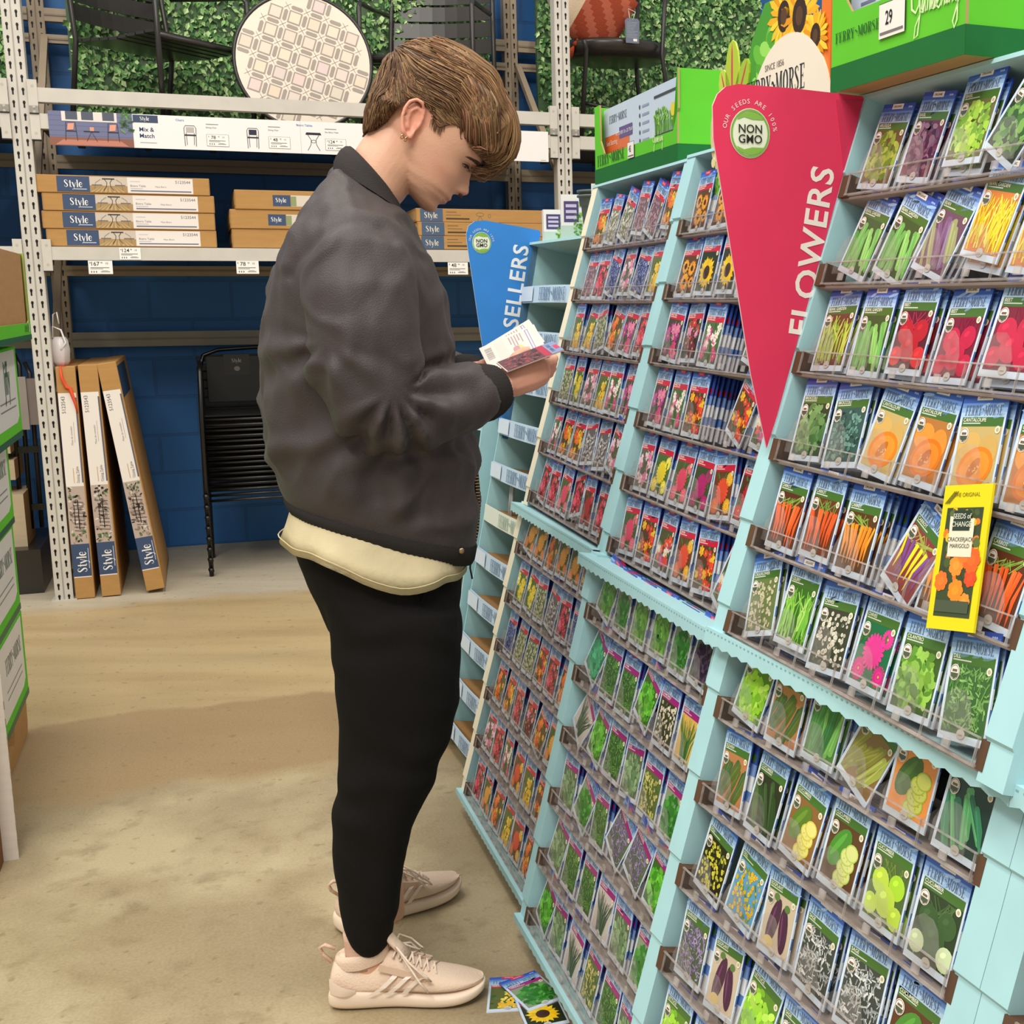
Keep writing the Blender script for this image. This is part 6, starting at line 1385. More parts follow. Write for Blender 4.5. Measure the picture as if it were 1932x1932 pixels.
# near edge: white card corner of a floor stand, brown carton behind it
c = on_floor(36, 1621); m = MB()
m.box((-.5, 0, 0), (0, .004, .45), H('dcd4cc'))
for k in range(9): m.box((.0, -.0005, .03 + .042 * k), (.0012, .0045, .05 + .042 * k), H('9c8a70'))
DM = frame(c, (LN.x, LN.y, 0), (-LD.x, -LD.y, 0), (0, 0, 1))
root = thing('card_floor_stand', 'white card edge of a floor stand at the left margin, in front of the pallet', 'stand', DM)
m.build('card_side', CARD, root)
m = MB(); m.box((-.5, -.06, .0), (-.032, -.001, .42), H('7c5434')); m.build('brown_body', CARD, root)
# ------------------------------------------------------------------ the shopper
from mathutils import noise as mnoise
PM = Vector((-.578, 2.252, 0)); PA = .25
PF = Vector((math.cos(PA), math.sin(PA), 0)); PL = Vector((-math.sin(PA), math.cos(PA), 0))   # forward, and sideways away from the viewer
def pp(x, y, l=0.0): return on_plane(x, y, PM + PL * l, PL)
def fz(x, y, l=0.0):
    p = pp(x, y, l) - PM; return p.dot(PF), p.z
def ringBF(B, F_, hw, l=0.0, n=40, ex=2.3, lc=None):
    """ring through back and front points of the outline, half width hw sideways about l"""
    a0, z0 = fz(*B, l); a1, z1 = fz(*F_, l); out = []
    for i in range(n):
        t = 2 * PI * i / n; c, s = math.cos(t), math.sin(t)
        u = math.copysign(abs(c) ** (2 / ex), c); v = math.copysign(abs(s) ** (2 / ex), s)
        k = .5 + .5 * u
        out.append(PM + PF * (a0 + (a1 - a0) * k) + Vector((0, 0, z0 + (z1 - z0) * k)) + PL * (l + v * hw))
    return out
def limb(pts, n=20):
    """rings along a path of (point, radius in the path's vertical plane, sideways radius)"""
    rings = []
    for i, (p, r1, r2) in enumerate(pts):
        d = (pts[min(i + 1, len(pts) - 1)][0] - pts[max(i - 1, 0)][0]).normalized()
        a = PL - d * PL.dot(d); a.normalize(); b = d.cross(a)
        rings.append([p + a * math.cos(2 * PI * j / n) * r2 + b * math.sin(2 * PI * j / n) * r1 for j in range(n)])
    return rings
def remeshed(name, mb, voxel, material, parent, smooth=6, factor=.5, disp=None, keep=1.0):
    me = mb.mesh(name); o = link(name, me, None); me.materials.append(material)
    m = o.modifiers.new('r', 'REMESH'); m.mode = 'VOXEL'; m.voxel_size = voxel; m.use_smooth_shade = True
    if smooth: s = o.modifiers.new('s', 'SMOOTH'); s.iterations = smooth; s.factor = factor
    baked(o); me = o.data
    if disp:
        ns = [v.normal.copy() for v in me.vertices]
        for v, nn in zip(me.vertices, ns): v.co += nn * disp(v.co, nn)
    me.polygons.foreach_set('use_smooth', [True] * len(me.polygons)); me.update()
    if not me.materials: me.materials.append(material)
    o.parent = parent; return o
def paint(o, fn):
    me = o.data
    for c in list(me.color_attributes): me.color_attributes.remove(c)
    ca = me.color_attributes.new('Col', 'FLOAT_COLOR', 'POINT'); arr = []
    for v in me.vertices: c = fn(v.co); arr += [c[0], c[1], c[2], 1]
    ca.data.foreach_set('color', arr)
person = thing('person', 'young man with floppy brown hair in a dark bomber jacket reading seed packets', 'person')
# ---- head frame: origin at the ear, u towards the face, w to the crown; measured along the outline in profile
HS = (pp(880, 243) - pp(780, 243)).length / 100
_h0 = pp(779, 243); HU = (pp(779 + 79.9, 243 + 60.2) - _h0).normalized(); HW = (pp(779 + 60.2, 243 - 79.9) - _h0).normalized()
HL = PL
def hd(u, w, v): return _h0 + (HU * u + HW * w + HL * v) * HS
def lerp(tab, x, k=1):
    if x <= tab[0][0]: return tab[0][k]
    for a, b in zip(tab, tab[1:]):
        if x <= b[0]: t = (x - a[0]) / (b[0] - a[0]); return a[k] + (b[k] - a[k]) * t
    return tab[-1][k]
G = lambda x, m, s: math.exp(-((x - m) / s) ** 2)
UB = [(-112, 96), (-106, 72), (-98, 46), (-88, 22), (-72, 2), (-58, -10), (-45, -40), (-20, -66), (0, -76), (30, -84), (60, -85), (90, -78), (120, -58), (143, -28), (155, 5)]
UF = [(-112, 106), (-109, 116), (-105, 122), (-98, 124.5), (-91, 121), (-85, 122.5), (-80, 128), (-77, 130), (-73.5, 126), (-70, 130), (-66, 133), (-61, 131.5), (-56, 130), (-50, 131), (-40, 131), (-25, 129), (-10, 128), (0, 131), (8, 134), (15, 137), (28, 138.5), (46, 134.5), (62, 129), (90, 115), (120, 88), (143, 50), (155, 18)]
WD = [(-112, 12), (-108, 22), (-100, 34), (-88, 46), (-70, 56), (-50, 62), (-30, 66), (-10, 70), (10, 72), (40, 76), (70, 77), (100, 72), (125, 56), (143, 36), (155, 10)]
NOSE = [(-54, 0), (-51, 5), (-47, 15), (-42, 20), (-36, 23.5), (-30, 22), (-22, 17.5), (-11, 11.5), (0, 4), (8, 0)]
def features(u, w, v):
    ns = 6.5 + 5.5 * G(w, -40, 10); u += lerp(NOSE, w) * math.exp(-(v / ns) ** 2) if w < 8 else 0
    u += 7 * G(w, -43, 6) * (G(v, 13, 4.5) + G(v, -13, 4.5))           # nostril wings
    u -= 10 * G(w, 1, 11) * (G(v, 31, 14) + G(v, -31, 14))              # eye sockets
    u += 5.5 * G(w, 1, 8) * (G(v, 33, 10) + G(v, -33, 10))              # lids over the eyeballs
    u += 3 * G(w, 19, 7) * (G(v, 27, 17) + G(v, -27, 17))               # brow ridge
    u += 3.0 * G(w, -26, 15) * (G(v, 50, 16) + G(v, -50, 16))           # cheek
    u -= 3.2 * G(w, -73.4, 1.8) * G(v, 0, 21) + 2 * G(w, -71, 4) * (G(v, 25, 5) + G(v, -25, 5))
    u += 2.0 * (G(w, -67.5, 3) + G(w, -78, 3.2)) * G(v, 0, 16)
    u -= 2.5 * G(w, -88, 4) * G(v, 0, 18)
    u -= 1.5 * G(w, -58, 4) * G(v, 0, 3)
    return u
def face_u(w, v):
    ub, uf, b = lerp(UB, w), lerp(UF, w), lerp(WD, w); s = min(1, abs(v) / b) ** 1.125; c = math.sqrt(max(0, 1 - s * s))
    return features((ub + uf) / 2 + (uf - ub) / 2 * c ** .889, w, v)
def head_rings():
    rings = []; w = -112
    ws = []
    while w <= 155: ws.append(w); w += 2.2
    ws[-1] = 155
    for w in ws:
        ub, uf, b = lerp(UB, w), lerp(UF, w), lerp(WD, w); uc = (ub + uf) / 2; U = (uf - ub) / 2; ring = []; n = 120
        for i in range(n):
            t = 2 * PI * i / n; c, s = math.cos(t), math.sin(t); e = 2.25 if c > 0 else 2.0
            cu = math.copysign(abs(c) ** (2 / e), c); sv = math.copysign(abs(s) ** (2 / e), s)
            v = sv * b * (1 - .10 * max(0, c) ** 2 * G(w, -75, 30)); u = uc + U * cu
            if c > 0: u = features(u, w, v)
            if False:
                ns = 6.5 + 5.5 * G(w, -40, 10); u += lerp(NOSE, w) * math.exp(-(v / ns) ** 2) if w < 8 else 0
                u += 7 * G(w, -43, 6) * (G(v, 13, 4.5) + G(v, -13, 4.5))           # nostril wings
                u -= 9 * G(w, 1, 11) * (G(v, 27, 13) + G(v, -27, 13))               # eye sockets
                u += 4.5 * G(w, -2, 7) * (G(v, 28, 10) + G(v, -28, 10))             # lids over the eyeballs
                u += 3 * G(w, 19, 7) * (G(v, 24, 16) + G(v, -24, 16))               # brow ridge
                u += 3.5 * G(w, -32, 16) * (G(v, 45, 16) + G(v, -45, 16))           # cheek
                u -= 3.2 * G(w, -73.4, 1.8) * G(v, 0, 21) + 2 * G(w, -71, 4) * (G(v, 25, 5) + G(v, -25, 5))
                u += 2.0 * (G(w, -67.5, 3) + G(w, -78, 3.2)) * G(v, 0, 16)
                u -= 2.5 * G(w, -88, 4) * G(v, 0, 18)
                u -= 1.5 * G(w, -58, 4) * G(v, 0, 3)
            ring.append(hd(u, w, v))
        rings.append(ring)
    return rings
bm_ = MB(); SKIN = H('dcab90')
bm_.loft(head_rings(), SKIN)
# neck
nk = [((660, 330), (748, 392), .060), ((664, 300), (755, 385), .060), ((672, 280), (764, 374), .058), ((684, 262), (772, 362), .057), ((700, 240), (785, 345), .055), ((715, 220), (800, 320), .05)]
bm_.loft([ringBF(B, F_, hw, 0, 32, 2.1) for B, F_, hw in nk], SKIN)
# ears are welded on
def ear(side):
    v0 = side * 71
    rim = [(9, 2), (6, 15), (0, 30), (-10, 38), (-21, 37), (-29, 27), (-29, 11), (-24, -4), (-16, -16), (-7, -26), (2, -31), (8, -26), (8, -14)]
    bm_.tube([hd(u, w, v0 + side * (6 + (6 if u < 0 else 0))) for u, w in rim], [x * HS for x in (2.5, 3, 3.4, 3.8, 4, 4, 3.8, 3.6, 4, 5, 5.6, 5.2, 3.5)], SKIN, 10)
    bm_.loft([[hd(-9 + 15 * sc * math.cos(a) - 9 * sc * math.sin(a), 4 + 30 * sc * math.sin(a) + 2 * sc * math.cos(a), v0 + side * d) for a in (2 * PI * i / 20 for i in range(20))] for sc, d in ((.9, -6), (1, 2), (.95, 5), (.5, 1.5))], SKIN)
    bm_.tube([hd(u, w, v0 + side * 6) for u, w in ((-3, -14), (-13, -2), (-18, 13), (-13, 26), (-4, 24))], [x * HS for x in (2.5, 3.2, 3.4, 3, 2)], SKIN, 8)
    bm_.tube([hd(8, w, v0 + side * 5) for w in (-10, -1, 8)], [x * HS for x in (3, 4.5, 3)], SKIN, 8)
ear(-1); ear(1)
# torso core and arms under the clothes, so that head, hands and legs are one body
bm_.loft([ringBF(B, F_, hw, 0, 24) for B, F_, hw in (((580, 1060), (850, 1080), .13), ((560, 960), (850, 980), .13), ((530, 800), (850, 820), .13), ((540, 600), (810, 620), .14), ((600, 440), (775, 470), .15), ((645, 345), (755, 410), .07), ((662, 300), (752, 388), .056))], SKIN)
# ---- arms: near = his right arm (sideways offset negative)
def armpts(tab): return [(pp(x, y, l), r1, r2) for x, y, l, r1, r2 in tab]
bm_.loft(limb(armpts([(672, 460, -.14, .05, .05), (690, 620, -.19, .05, .045), (708, 775, -.19, .045, .045), (800, 760, -.16, .04, .04), (890, 742, -.12, .034, .030), (930, 733, -.10, .030, .026), (955, 724, -.09, .026, .030)]), 14), SKIN)
bm_.loft(limb(armpts([(672, 460, .14, .05, .05), (700, 620, .19, .05, .045), (712, 755, .19, .045, .045), (800, 735, .13, .04, .04), (880, 716, .07, .032, .028), (912, 708, .05, .028, .024)]), 14), SKIN)
def hand(tabs):
    for t in tabs: bm_.loft(limb(armpts(t), 12), SKIN)
# right hand: palm under the packets, back of the hand towards the viewer, fingers curling away and up
hand([[(945, 727, -.092, .026, .026), (970, 717, -.086, .030, .026), (1000, 706, -.078, .031, .024), (1020, 699, -.07, .028, .022), (1030, 696, -.066, .020, .018)],
      [(1020, 688, -.070, .010, .010), (1041, 684, -.055, .0095, .0095), (1046, 676, -.028, .0085, .0085), (1036, 670, -.008, .0075, .0075)],
      [(1018, 698, -.066, .010, .010), (1042, 694, -.046, .0098, .0095), (1044, 685, -.020, .0088, .0085), (1032, 678, .0, .0075, .0075)],
      [(1012, 706, -.066, .010, .010), (1037, 704, -.044, .0095, .0095), (1038, 695, -.018, .0085, .0085), (1026, 688, .0, .0075, .0075)],
      [(1005, 714, -.070, .009, .009), (1028, 714, -.050, .0085, .0085), (1030, 706, -.028, .0078, .0078), (1020, 700, -.012, .007, .007)],
      [(955, 712, -.070, .013, .013), (963, 690, -.062, .0125, .012), (975, 674, -.060, .011, .010), (988, 664, -.058, .0095, .009), (1001, 660, -.057, .0075, .007)]])
# left hand: cradles the packets from the far side, thumb along the front edge
hand([[(905, 708, .045, .024, .022), (925, 700, .035, .027, .022), (950, 694, .030, .026, .020), (975, 688, .03, .020, .018)],
      [(968, 682, .028, .0095, .0095), (990, 674, .02, .009, .009), (1008, 668, .004, .008, .008)],
      [(970, 690, .022, .0095, .0095), (994, 684, .012, .009, .009), (1010, 678, -.002, .008, .008)],
      [(905, 700, .028, .013, .013), (912, 690, .012, .0125, .012), (930, 684, -.004, .011, .010), (950, 676, -.012, .0095, .009), (968, 671, -.018, .008, .0075)]])
# legs inside the trousers down to the ankles
for l, dx, dy in ((-.095, 0, 0), (.10, 30, -120)):
    bm_.loft(limb(armpts([(735, 1100, l * .8, .065, .06), (752, 1300, l, .055, .055), (722 + dx * .3, 1520 + dy * .4, l, .045, .045), (700 + dx * .6, 1700 + dy * .8, l, .036, .036), (695 + dx, 1800 + dy, l, .038, .038), (700 + dx, 1850 + dy, l, .036, .036)]), 16), SKIN)
body = remeshed('body', bm_, .0026, mat('skin', .48, .4, bump=.0004, bscale=300), person, 3, .5)
# thin mirrored ear pocket, blush and lip colour belong to the skin
b_sk = body.data.materials[0].node_tree.nodes['Principled BSDF']; b_sk.inputs['Subsurface Weight'].default_value = .12; b_sk.inputs['Subsurface Radius'].default_value = (.01, .004, .002); b_sk.inputs['Subsurface Scale'].default_value = .6
_inv = Matrix((tuple(HU), tuple(HW), tuple(HL)))
def local_head(p):
    q = _inv @ (p - _h0); return q.x / HS, q.y / HS, q.z / HS
LIPC, BLUSH, EARC, HANDC, JAWC = H('b8705f'), H('d2907a'), H('d98674'), H('dca08c'), H('c99a7e')
def mixc(a, b, t): return tuple(x + (y - x) * t for x, y in zip(a, b))
def skin_col(p):
    c = SKIN
    if p.z > 1.3:
        u, w, v = local_head(p)
        c = mixc(c, BLUSH, .55 * G(w, -38, 22) * G(u, 85, 32) * (1 if abs(v) > 25 else .4))
        c = mixc(c, BLUSH, .5 * G(w, -38, 10) * G(u, 150, 14))
        if abs(v) > 62 and -34 < u < 20 and -38 < w < 44: c = mixc(c, EARC, .5)
        if u > 96 and abs(v) < 27:
            lip = max(G(w, -67.5, 3.4), G(w, -78, 3.8)) * (1 if abs(v) < 20 else .6); lw = 1 - (abs(v) / 27) ** 2; c = mixc(c, LIPC, min(1, lip * 1.1) * max(0, min(1, (lw) * 1.6)))
            if abs(w + 73.4) < 1.2: c = mixc(c, H('8a4c40'), .7)
        c = mixc(c, JAWC, .45 * G(w, -92, 20) * (1 if u > 10 else 0))
    elif p.z > .9 and (p - PM).dot(PF) > .15: c = mixc(c, HANDC, .7)
    return c
paint(body, skin_col)
# ---- face details
def part(name, mb, m, parent=person): return mb.build(name, m, parent)
def on_face(w, v, off=.5): return hd(face_u(w, v) + off, w, v)
for sgn in (-1, 1):
    e = MB()
    top_ = lambda a: 2.6 * (1 - a * a) ** .7 - .8 - 1.2 * a; bot_ = lambda a: -3.0 * (1 - a * a) ** .8 - .8 - 1.2 * a
    for a0, a1, col in ((-1, -.45, 'e2d6cc'), (-.45, -.3, '5a6a58'), (-.3, .15, '1c1a18'), (.15, .35, '5a6a58'), (.35, 1, 'e6dcd4')):
        n = 5; vs = []
        for i in range(n + 1):
            a = a0 + (a1 - a0) * i / n; v = sgn * (33 + 12 * a); vs += [on_face(bot_(a), v, .5), on_face(top_(a), v, .9)]
        e.add(vs, [(2 * i, 2 * i + 2, 2 * i + 3, 2 * i + 1) for i in range(n)], H(col))
    part('eye', e, mat('wet_eye', .15, .6))
    ll = MB(); A = [-1.1 + 2.2 * i / 10 for i in range(11)]
    ll.tube([on_face(top_(max(-1, min(1, a))) + .5, sgn * (33 + 12 * a), 1.4) for a in A], [x * HS for x in (.4, .9, 1.2, 1.4, 1.5, 1.5, 1.5, 1.4, 1.3, 1.0, .5)], H('4a3026'), 6)
    ll.tube([on_face(bot_(max(-1, min(1, a))) - .3, sgn * (33 + 12 * a), .5) for a in A], [x * HS for x in (.3, .5, .6, .7, .7, .7, .7, .7, .6, .5, .3)], H('9a6450'), 6)
    ll.tube([on_face(6.5 - 3.5 * a * a, sgn * (33 + 13 * a), .1) for a in A], [x * HS * .7 for x in (.3, .6, .8, .9, .9, .9, .9, .9, .8, .6, .3)], H('a87058'), 6)
    for k in range(22):
        a = -1 + 2 * k / 21; p0 = on_face(top_(a), sgn * (33 + 12 * a), 1.6); ll.tube([p0, p0 + (HU * 3.5 - HW * 3.2 + HL * sgn * a * 2) * HS, p0 + (HU * 5.5 - HW * 3.6 + HL * sgn * a * 3) * HS], [.45 * HS, .35 * HS, .1 * HS], H('2e211b'), 4)
    part('eyelashes', ll, mat('hair_strands', .5, .3))
    br = MB(); rr = random.Random(9)
    for k in range(260):
        a = rr.uniform(-1, 1); v = 29 + 18 * a; w = 17 - 3 * a * a + rr.uniform(-3.2, 3.2) * (1 - .45 * abs(a))
        pts = [on_face(w, sgn * v, .6), on_face(w + 1.2 - 1.5 * a, sgn * (v + 3.5), 1.4), on_face(w + .6 - 2.8 * a, sgn * (v + 7), .8)]
        br.tube(pts, [.6 * HS, .5 * HS, .15 * HS], H(rr.choice(['4e3a2b', '5c4534', '43312a'])), 4)
    part('eyebrow', br, mat('hair_strands'))
    no = MB(); no.loft([[hd(143 + 5.2 * math.cos(a) * s, -49.4 + .5 * math.cos(a) + z, sgn * 9.5 + 3.6 * math.sin(a) * s) for a in (2 * PI * i / 12 for i in range(12))] for s, z in ((1, 0), (.7, 3), (.1, 4))], H('4a2018')); part('nostril', no, mat('skin'))
er = MB(); er.tube([hd(-3 + 2 * math.cos(a), -33 + 5.5 * math.sin(a), -80 + 5 * math.cos(a)) for a in (2 * PI * i / 20 for i in range(20))], .9 * HS, H('e8d9bc'), 6, closed=True); part('hoop_earring', er, mat('gold', .2, .6, 1.0, col=H('e6c890')))
er = MB(); er.tube([hd(5 + 2 * math.cos(a), -33 + 5.5 * math.sin(a), -80 + 5 * math.cos(a)) for a in (2 * PI * i / 20 for i in range(20))], .9 * HS, H('e8d9bc'), 6, closed=True); part('hoop_earring', er, mat('gold'))
# ---- hair: a cap that follows the skull, and strands combed forward into a hanging fringe
HB = [(-66, -62), (-49, -74), (-30, -84), (15, -101), (67, -113), (100, -110), (120, -102), (145, -84), (160, -64), (172, -34), (180, -6), (184, 20)]
HF = [(-66, -56), (-45, -44), (0, -20), (20, 60), (40, 100), (62, 132), (80, 146), (112, 150), (133, 132), (155, 90), (172, 66), (180, 56), (184, 44)]
HB2 = [(-66, 34), (-50, 48), (-20, 66), (0, 74), (40, 81), (80, 84), (110, 82), (140, 70), (160, 54), (172, 38), (180, 22), (184, 8)]
LINE = [(-120, -63), (-64, -63), (-50, -50), (-42, -36), (-41, -9), (-38, 17), (-30, 34), (-14, 42), (8, 36), (17, 28), (38, 22), (46, 34), (58, 45), (76, 50), (96, 42), (112, 52), (129, 63), (160, 66)]
def hair_pt(t, w, off=0):
    ub, uf, b = lerp(HB, w) - off, lerp(HF, w) + off, lerp(HB2, w) + off
    uc = (ub + uf) / 2; U = (uf - ub) / 2; return uc + U * math.cos(t), w, b * math.sin(t)
HAIRM = mat('hair_strands', .5, .3)
hair_cap = MB(); NW, NT = 64, 90; grid = []
for i in range(NW):
    w = -66 + 250 * i / (NW - 1)
    for j in range(NT):
        u, w_, v = hair_pt(2 * PI * j / NT, w, -1.5); grid.append((u, w_, v))
vs = [hd(*g) for g in grid]; fs = []
for i in range(NW - 1):
    for j in range(NT):
        j2 = (j + 1) % NT; q = (i * NT + j, i * NT + j2, (i + 1) * NT + j2, (i + 1) * NT + j)
        cu = sum(grid[k][0] for k in q) / 4; cw = sum(grid[k][1] for k in q) / 4
        if cw > lerp(LINE, cu) + 1: fs.append(q)
fs.append(tuple((NW - 1) * NT + j for j in range(NT)))
hair_cap.add(vs, fs, H('4a3525'), 0, True)
rr = random.Random(21)
HC = ['7a5a3e', '8a6848', '9a7652', '6b4d35', '5c4230', 'a8845c', '745438']
def strand(pts, r0, col, fine=True):
    if fine:      # Catmull-Rom, one extra point per span
        q = [pts[0]]
        for i in range(len(pts) - 1):
            p0, p1, p2, p3 = pts[max(i - 1, 0)], pts[i], pts[i + 1], pts[min(i + 2, len(pts) - 1)]
            for t in (.5, 1): q.append(tuple(.5 * (2 * b + (c_ - a) * t + (2 * a - 5 * b + 4 * c_ - e) * t * t + (3 * b - a - 3 * c_ + e) * t ** 3) for a, b, c_, e in zip(p0, p1, p2, p3)))
        pts = q
    n = len(pts); hair_cap.tube([hd(*p) for p in pts], [HS * r0 * (1 - .75 * (i / (n - 1)) ** 2) for i in range(n)], col, 4, cap=False)
for k in range(6200):
    w = rr.uniform(-60, 183); t = rr.uniform(0, 2 * PI); u, w, v = hair_pt(t, w, 0)
    if w < lerp(LINE, u) + rr.uniform(-2, 3): continue
    off = rr.uniform(-4.5, 3); pts = []; tt, ww = t, w; s = 1 if math.sin(t) > 0 else -1
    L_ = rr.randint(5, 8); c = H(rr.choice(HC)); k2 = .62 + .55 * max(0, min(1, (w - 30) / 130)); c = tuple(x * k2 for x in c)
    wav = rr.uniform(-1, 1) * 3
    for q in range(L_):
        u, w_, v = hair_pt(tt, ww, off + .8 * math.sin(q * 1.3 + k))
        if w_ < lerp(LINE, u) - 1.5 and q > 1: break
        pts.append((u, w_, v))
        bk = max(0, min(1, (-30 - u) / 50)) * max(0, min(1, (120 - ww) / 60))
        if bk > .02 and rr.random() < 2:
            tt -= s * (.035 * bk + .11 * (1 - bk)); ww += -7.5 * bk + (2.2 if u < 20 else -4.2) * (1 - bk)
        else:
            tt -= s * (.11 if abs(math.sin(tt)) > .2 else .03); ww += (2.2 if u < 20 else -4.2) + .4 * wav if ww < 150 else -2.5
            if ww > 172: ww = 172 - rr.uniform(0, 2)
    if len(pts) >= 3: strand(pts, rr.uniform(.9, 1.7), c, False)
# crown sweep over the top
for k in range(700):
    v = rr.uniform(-66, 66); u0 = rr.uniform(-70, 30); a = 1 - (v / 84) ** 2; pts = []
    off = rr.uniform(-2, 4); c = tuple(x * rr.uniform(.95, 1.2) for x in H(rr.choice(HC)))
    for q in range(9):
        u = u0 + q * 15
        if u > 118: break
        top = lerp([(-110, 110), (-100, 128), (-78, 158), (-40, 174), (0, 182), (50, 184), (75, 174), (96, 156), (120, 142), (142, 132)], u)
        pts.append((u, 60 + (top - 60) * math.sqrt(max(.02, a)) + off + math.sin(q * .9 + k) * .8, v * (1 + .02 * q)))
    if len(pts) > 3: strand(pts, rr.uniform(1, 1.8), c)
# fringe
for k in range(1150):
    v0 = rr.uniform(-72, 60); a = math.sqrt(max(.05, 1 - (v0 / 86) ** 2)); s = rr.uniform(0, 1); c = tuple(x * rr.uniform(.85, 1.25) for x in H(rr.choice(HC)))
    o_ = rr.uniform(-10, 2) ; tipw = rr.choice([8, 18, 30, 44, 60]) + rr.uniform(-8, 8)
    if v0 < -35: tipw = max(tipw, 28) ; 
    out = (177 + o_) * (.55 + .45 * a) + (0 if v0 > -40 else -12)
    p = [(40 + 40 * s, 172 * a + 8 * (1 - a) + rr.uniform(-3, 3), v0 * .8), (84 + 12 * s, 161 * a + 4 + o_ * .4, v0 * .9), (124 + 4 * s, 141 * a + 8 + o_ * .4, v0), (.5 * (128 + out - 8), 124 * a + 8, v0 * 1.02), (out - 6, 98 * a + 8, v0 * 1.02), (out + 2 + rr.uniform(-4, 4), 68 * a + 6, v0), (out - 2 + rr.uniform(-6, 5), max(tipw + 12, 36), v0 * .97 + rr.uniform(-4, 4)), (out - 16 + rr.uniform(-12, 6), tipw, v0 * .92 + rr.uniform(-6, 6))]
    if tipw < 22: p.append((out - 36 + rr.uniform(-14, 6), tipw - 6, v0 * .85 + rr.uniform(-6, 6)))
    strand(p, rr.uniform(.9, 1.8), c)
# side locks over the temple on the viewer's side and the far side
for sg in (-1, 1):
    for k in range(420):
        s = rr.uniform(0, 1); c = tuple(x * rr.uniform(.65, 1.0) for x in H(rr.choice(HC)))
        u0 = rr.uniform(10, 80); w0 = rr.uniform(85, 135); e = rr.uniform(0, 1)
        p = [(u0, w0, sg * (80 - .15 * (w0 - 80))), (u0 + 22, w0 - 12, sg * 82), (u0 + 42, w0 - 30 - 8 * e, sg * (78 - 6 * s)), (u0 + 58, w0 - 48 - 10 * e, sg * (70 - 8 * s)), (min(u0 + 70, 150), max(w0 - 66 - 12 * e, 44), sg * (60 - 10 * s))]
        strand(p, rr.uniform(.9, 1.6), c)
# temples
for k in range(700):
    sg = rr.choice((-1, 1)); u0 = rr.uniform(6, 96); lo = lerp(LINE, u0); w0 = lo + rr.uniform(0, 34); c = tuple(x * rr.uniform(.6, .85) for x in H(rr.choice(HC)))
    p = []
    for q in range(4):
        u = u0 + 8 * q; w = max(w0 - 1.5 * q, lerp(LINE, u) - 1); b = lerp(HB2, w) + .5; s = math.sqrt(max(0, 1 - ((u - 10) / 128) ** 2)); p.append((u, w, sg * b * max(s, .5)))
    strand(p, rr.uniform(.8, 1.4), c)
for k in range(900):      # behind the ears
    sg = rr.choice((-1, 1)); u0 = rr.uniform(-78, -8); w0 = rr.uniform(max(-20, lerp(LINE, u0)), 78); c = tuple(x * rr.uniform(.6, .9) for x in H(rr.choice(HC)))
    p = []
    for q in range(5):
        u = u0 + 5.5 * q; w = w0 - (2.5 if u > -35 else 5.5) * q
        if w < lerp(LINE, u) - 1: break
        ub, uf, b = lerp(HB, w), lerp(HF, w), lerp(HB2, w); uc, U = (ub + uf) / 2, (uf - ub) / 2; s = math.sqrt(max(.05, 1 - ((u - uc) / U) ** 2)); p.append((u, w, sg * (b * s + rr.uniform(-.5, 1.5))))
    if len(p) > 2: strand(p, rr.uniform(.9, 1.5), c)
# nape and sideburn wisps
for k in range(90):
    sg = rr.choice((-1, 1)); u0 = rr.uniform(18, 44); w0 = rr.uniform(24, 40); p = [(u0, w0, sg * 76), (u0 + 3, w0 - 8, sg * 75.5), (u0 + 7, w0 - 16, sg * 74)]; strand(p, .7, H('6b4d38'))
hair = hair_cap.build('hair', HAIRM, person)
# ------------------------------------------------------------------ clothes
JK = H('3f3839')
JACK = [((546, 950), (892, 1050), .165), ((530, 922), (901, 990), .178), ((513, 880), (900, 925), .188), ((499, 820), (892, 855), .192), ((493, 740), (878, 770), .19), ((494, 660), (856, 690), .19), ((499, 600), (848, 620), .195), ((507, 540), (838, 560), .203), ((527, 482), (820, 510), .212), ((555, 427), (800, 475), .205), ((588, 382), (783, 450), .175), ((614, 344), (771, 424), .125), ((630, 318), (762, 405), .088)]
j = MB(); j.loft([ringBF(B, F_, hw, 0, 48, 2.5) for B, F_, hw in JACK], JK)
near = [(668, 455, -.13, .080, .070), (672, 500, -.170, .088, .078), (678, 560, -.19, .090, .080), (684, 630, -.20, .090, .080), (692, 700, -.205, .088, .078), (708, 752, -.205, .078, .076), (735, 778, -.20, .068, .070), (785, 778, -.185, .066, .066), (840, 765, -.165, .064, .062), (885, 750, -.145, .058, .056), (912, 741, -.13, .050, .050)]
far = [(668, 455, .13, .080, .070), (690, 560, .19, .082, .075), (700, 660, .20, .082, .075), (715, 735, .195, .07, .07), (780, 740, .16, .058, .058), (835, 722, .12, .052, .05), (872, 712, .09, .045, .042)]
j.loft(limb(armpts(near), 28), JK); j.loft(limb(armpts(far), 28), JK)
ELB = pp(745, 735, -.26); PIT_ = pp(625, 640, -.15); WST = pp(700, 930, -.1)
_sp = [(545, 520), (556, 492), (575, 468), (600, 447), (628, 431), (660, 421), (692, 421), (722, 433), (748, 456)]
SEAM = []; HEMA, HEMB = fz(546, 950), fz(892, 1050)
for q in range(len(_sp) - 1):
    for i in range(6): SEAM.append(fz(_sp[q][0] + (_sp[q + 1][0] - _sp[q][0]) * i / 6, _sp[q][1] + (_sp[q + 1][1] - _sp[q][1]) * i / 6, -.19))
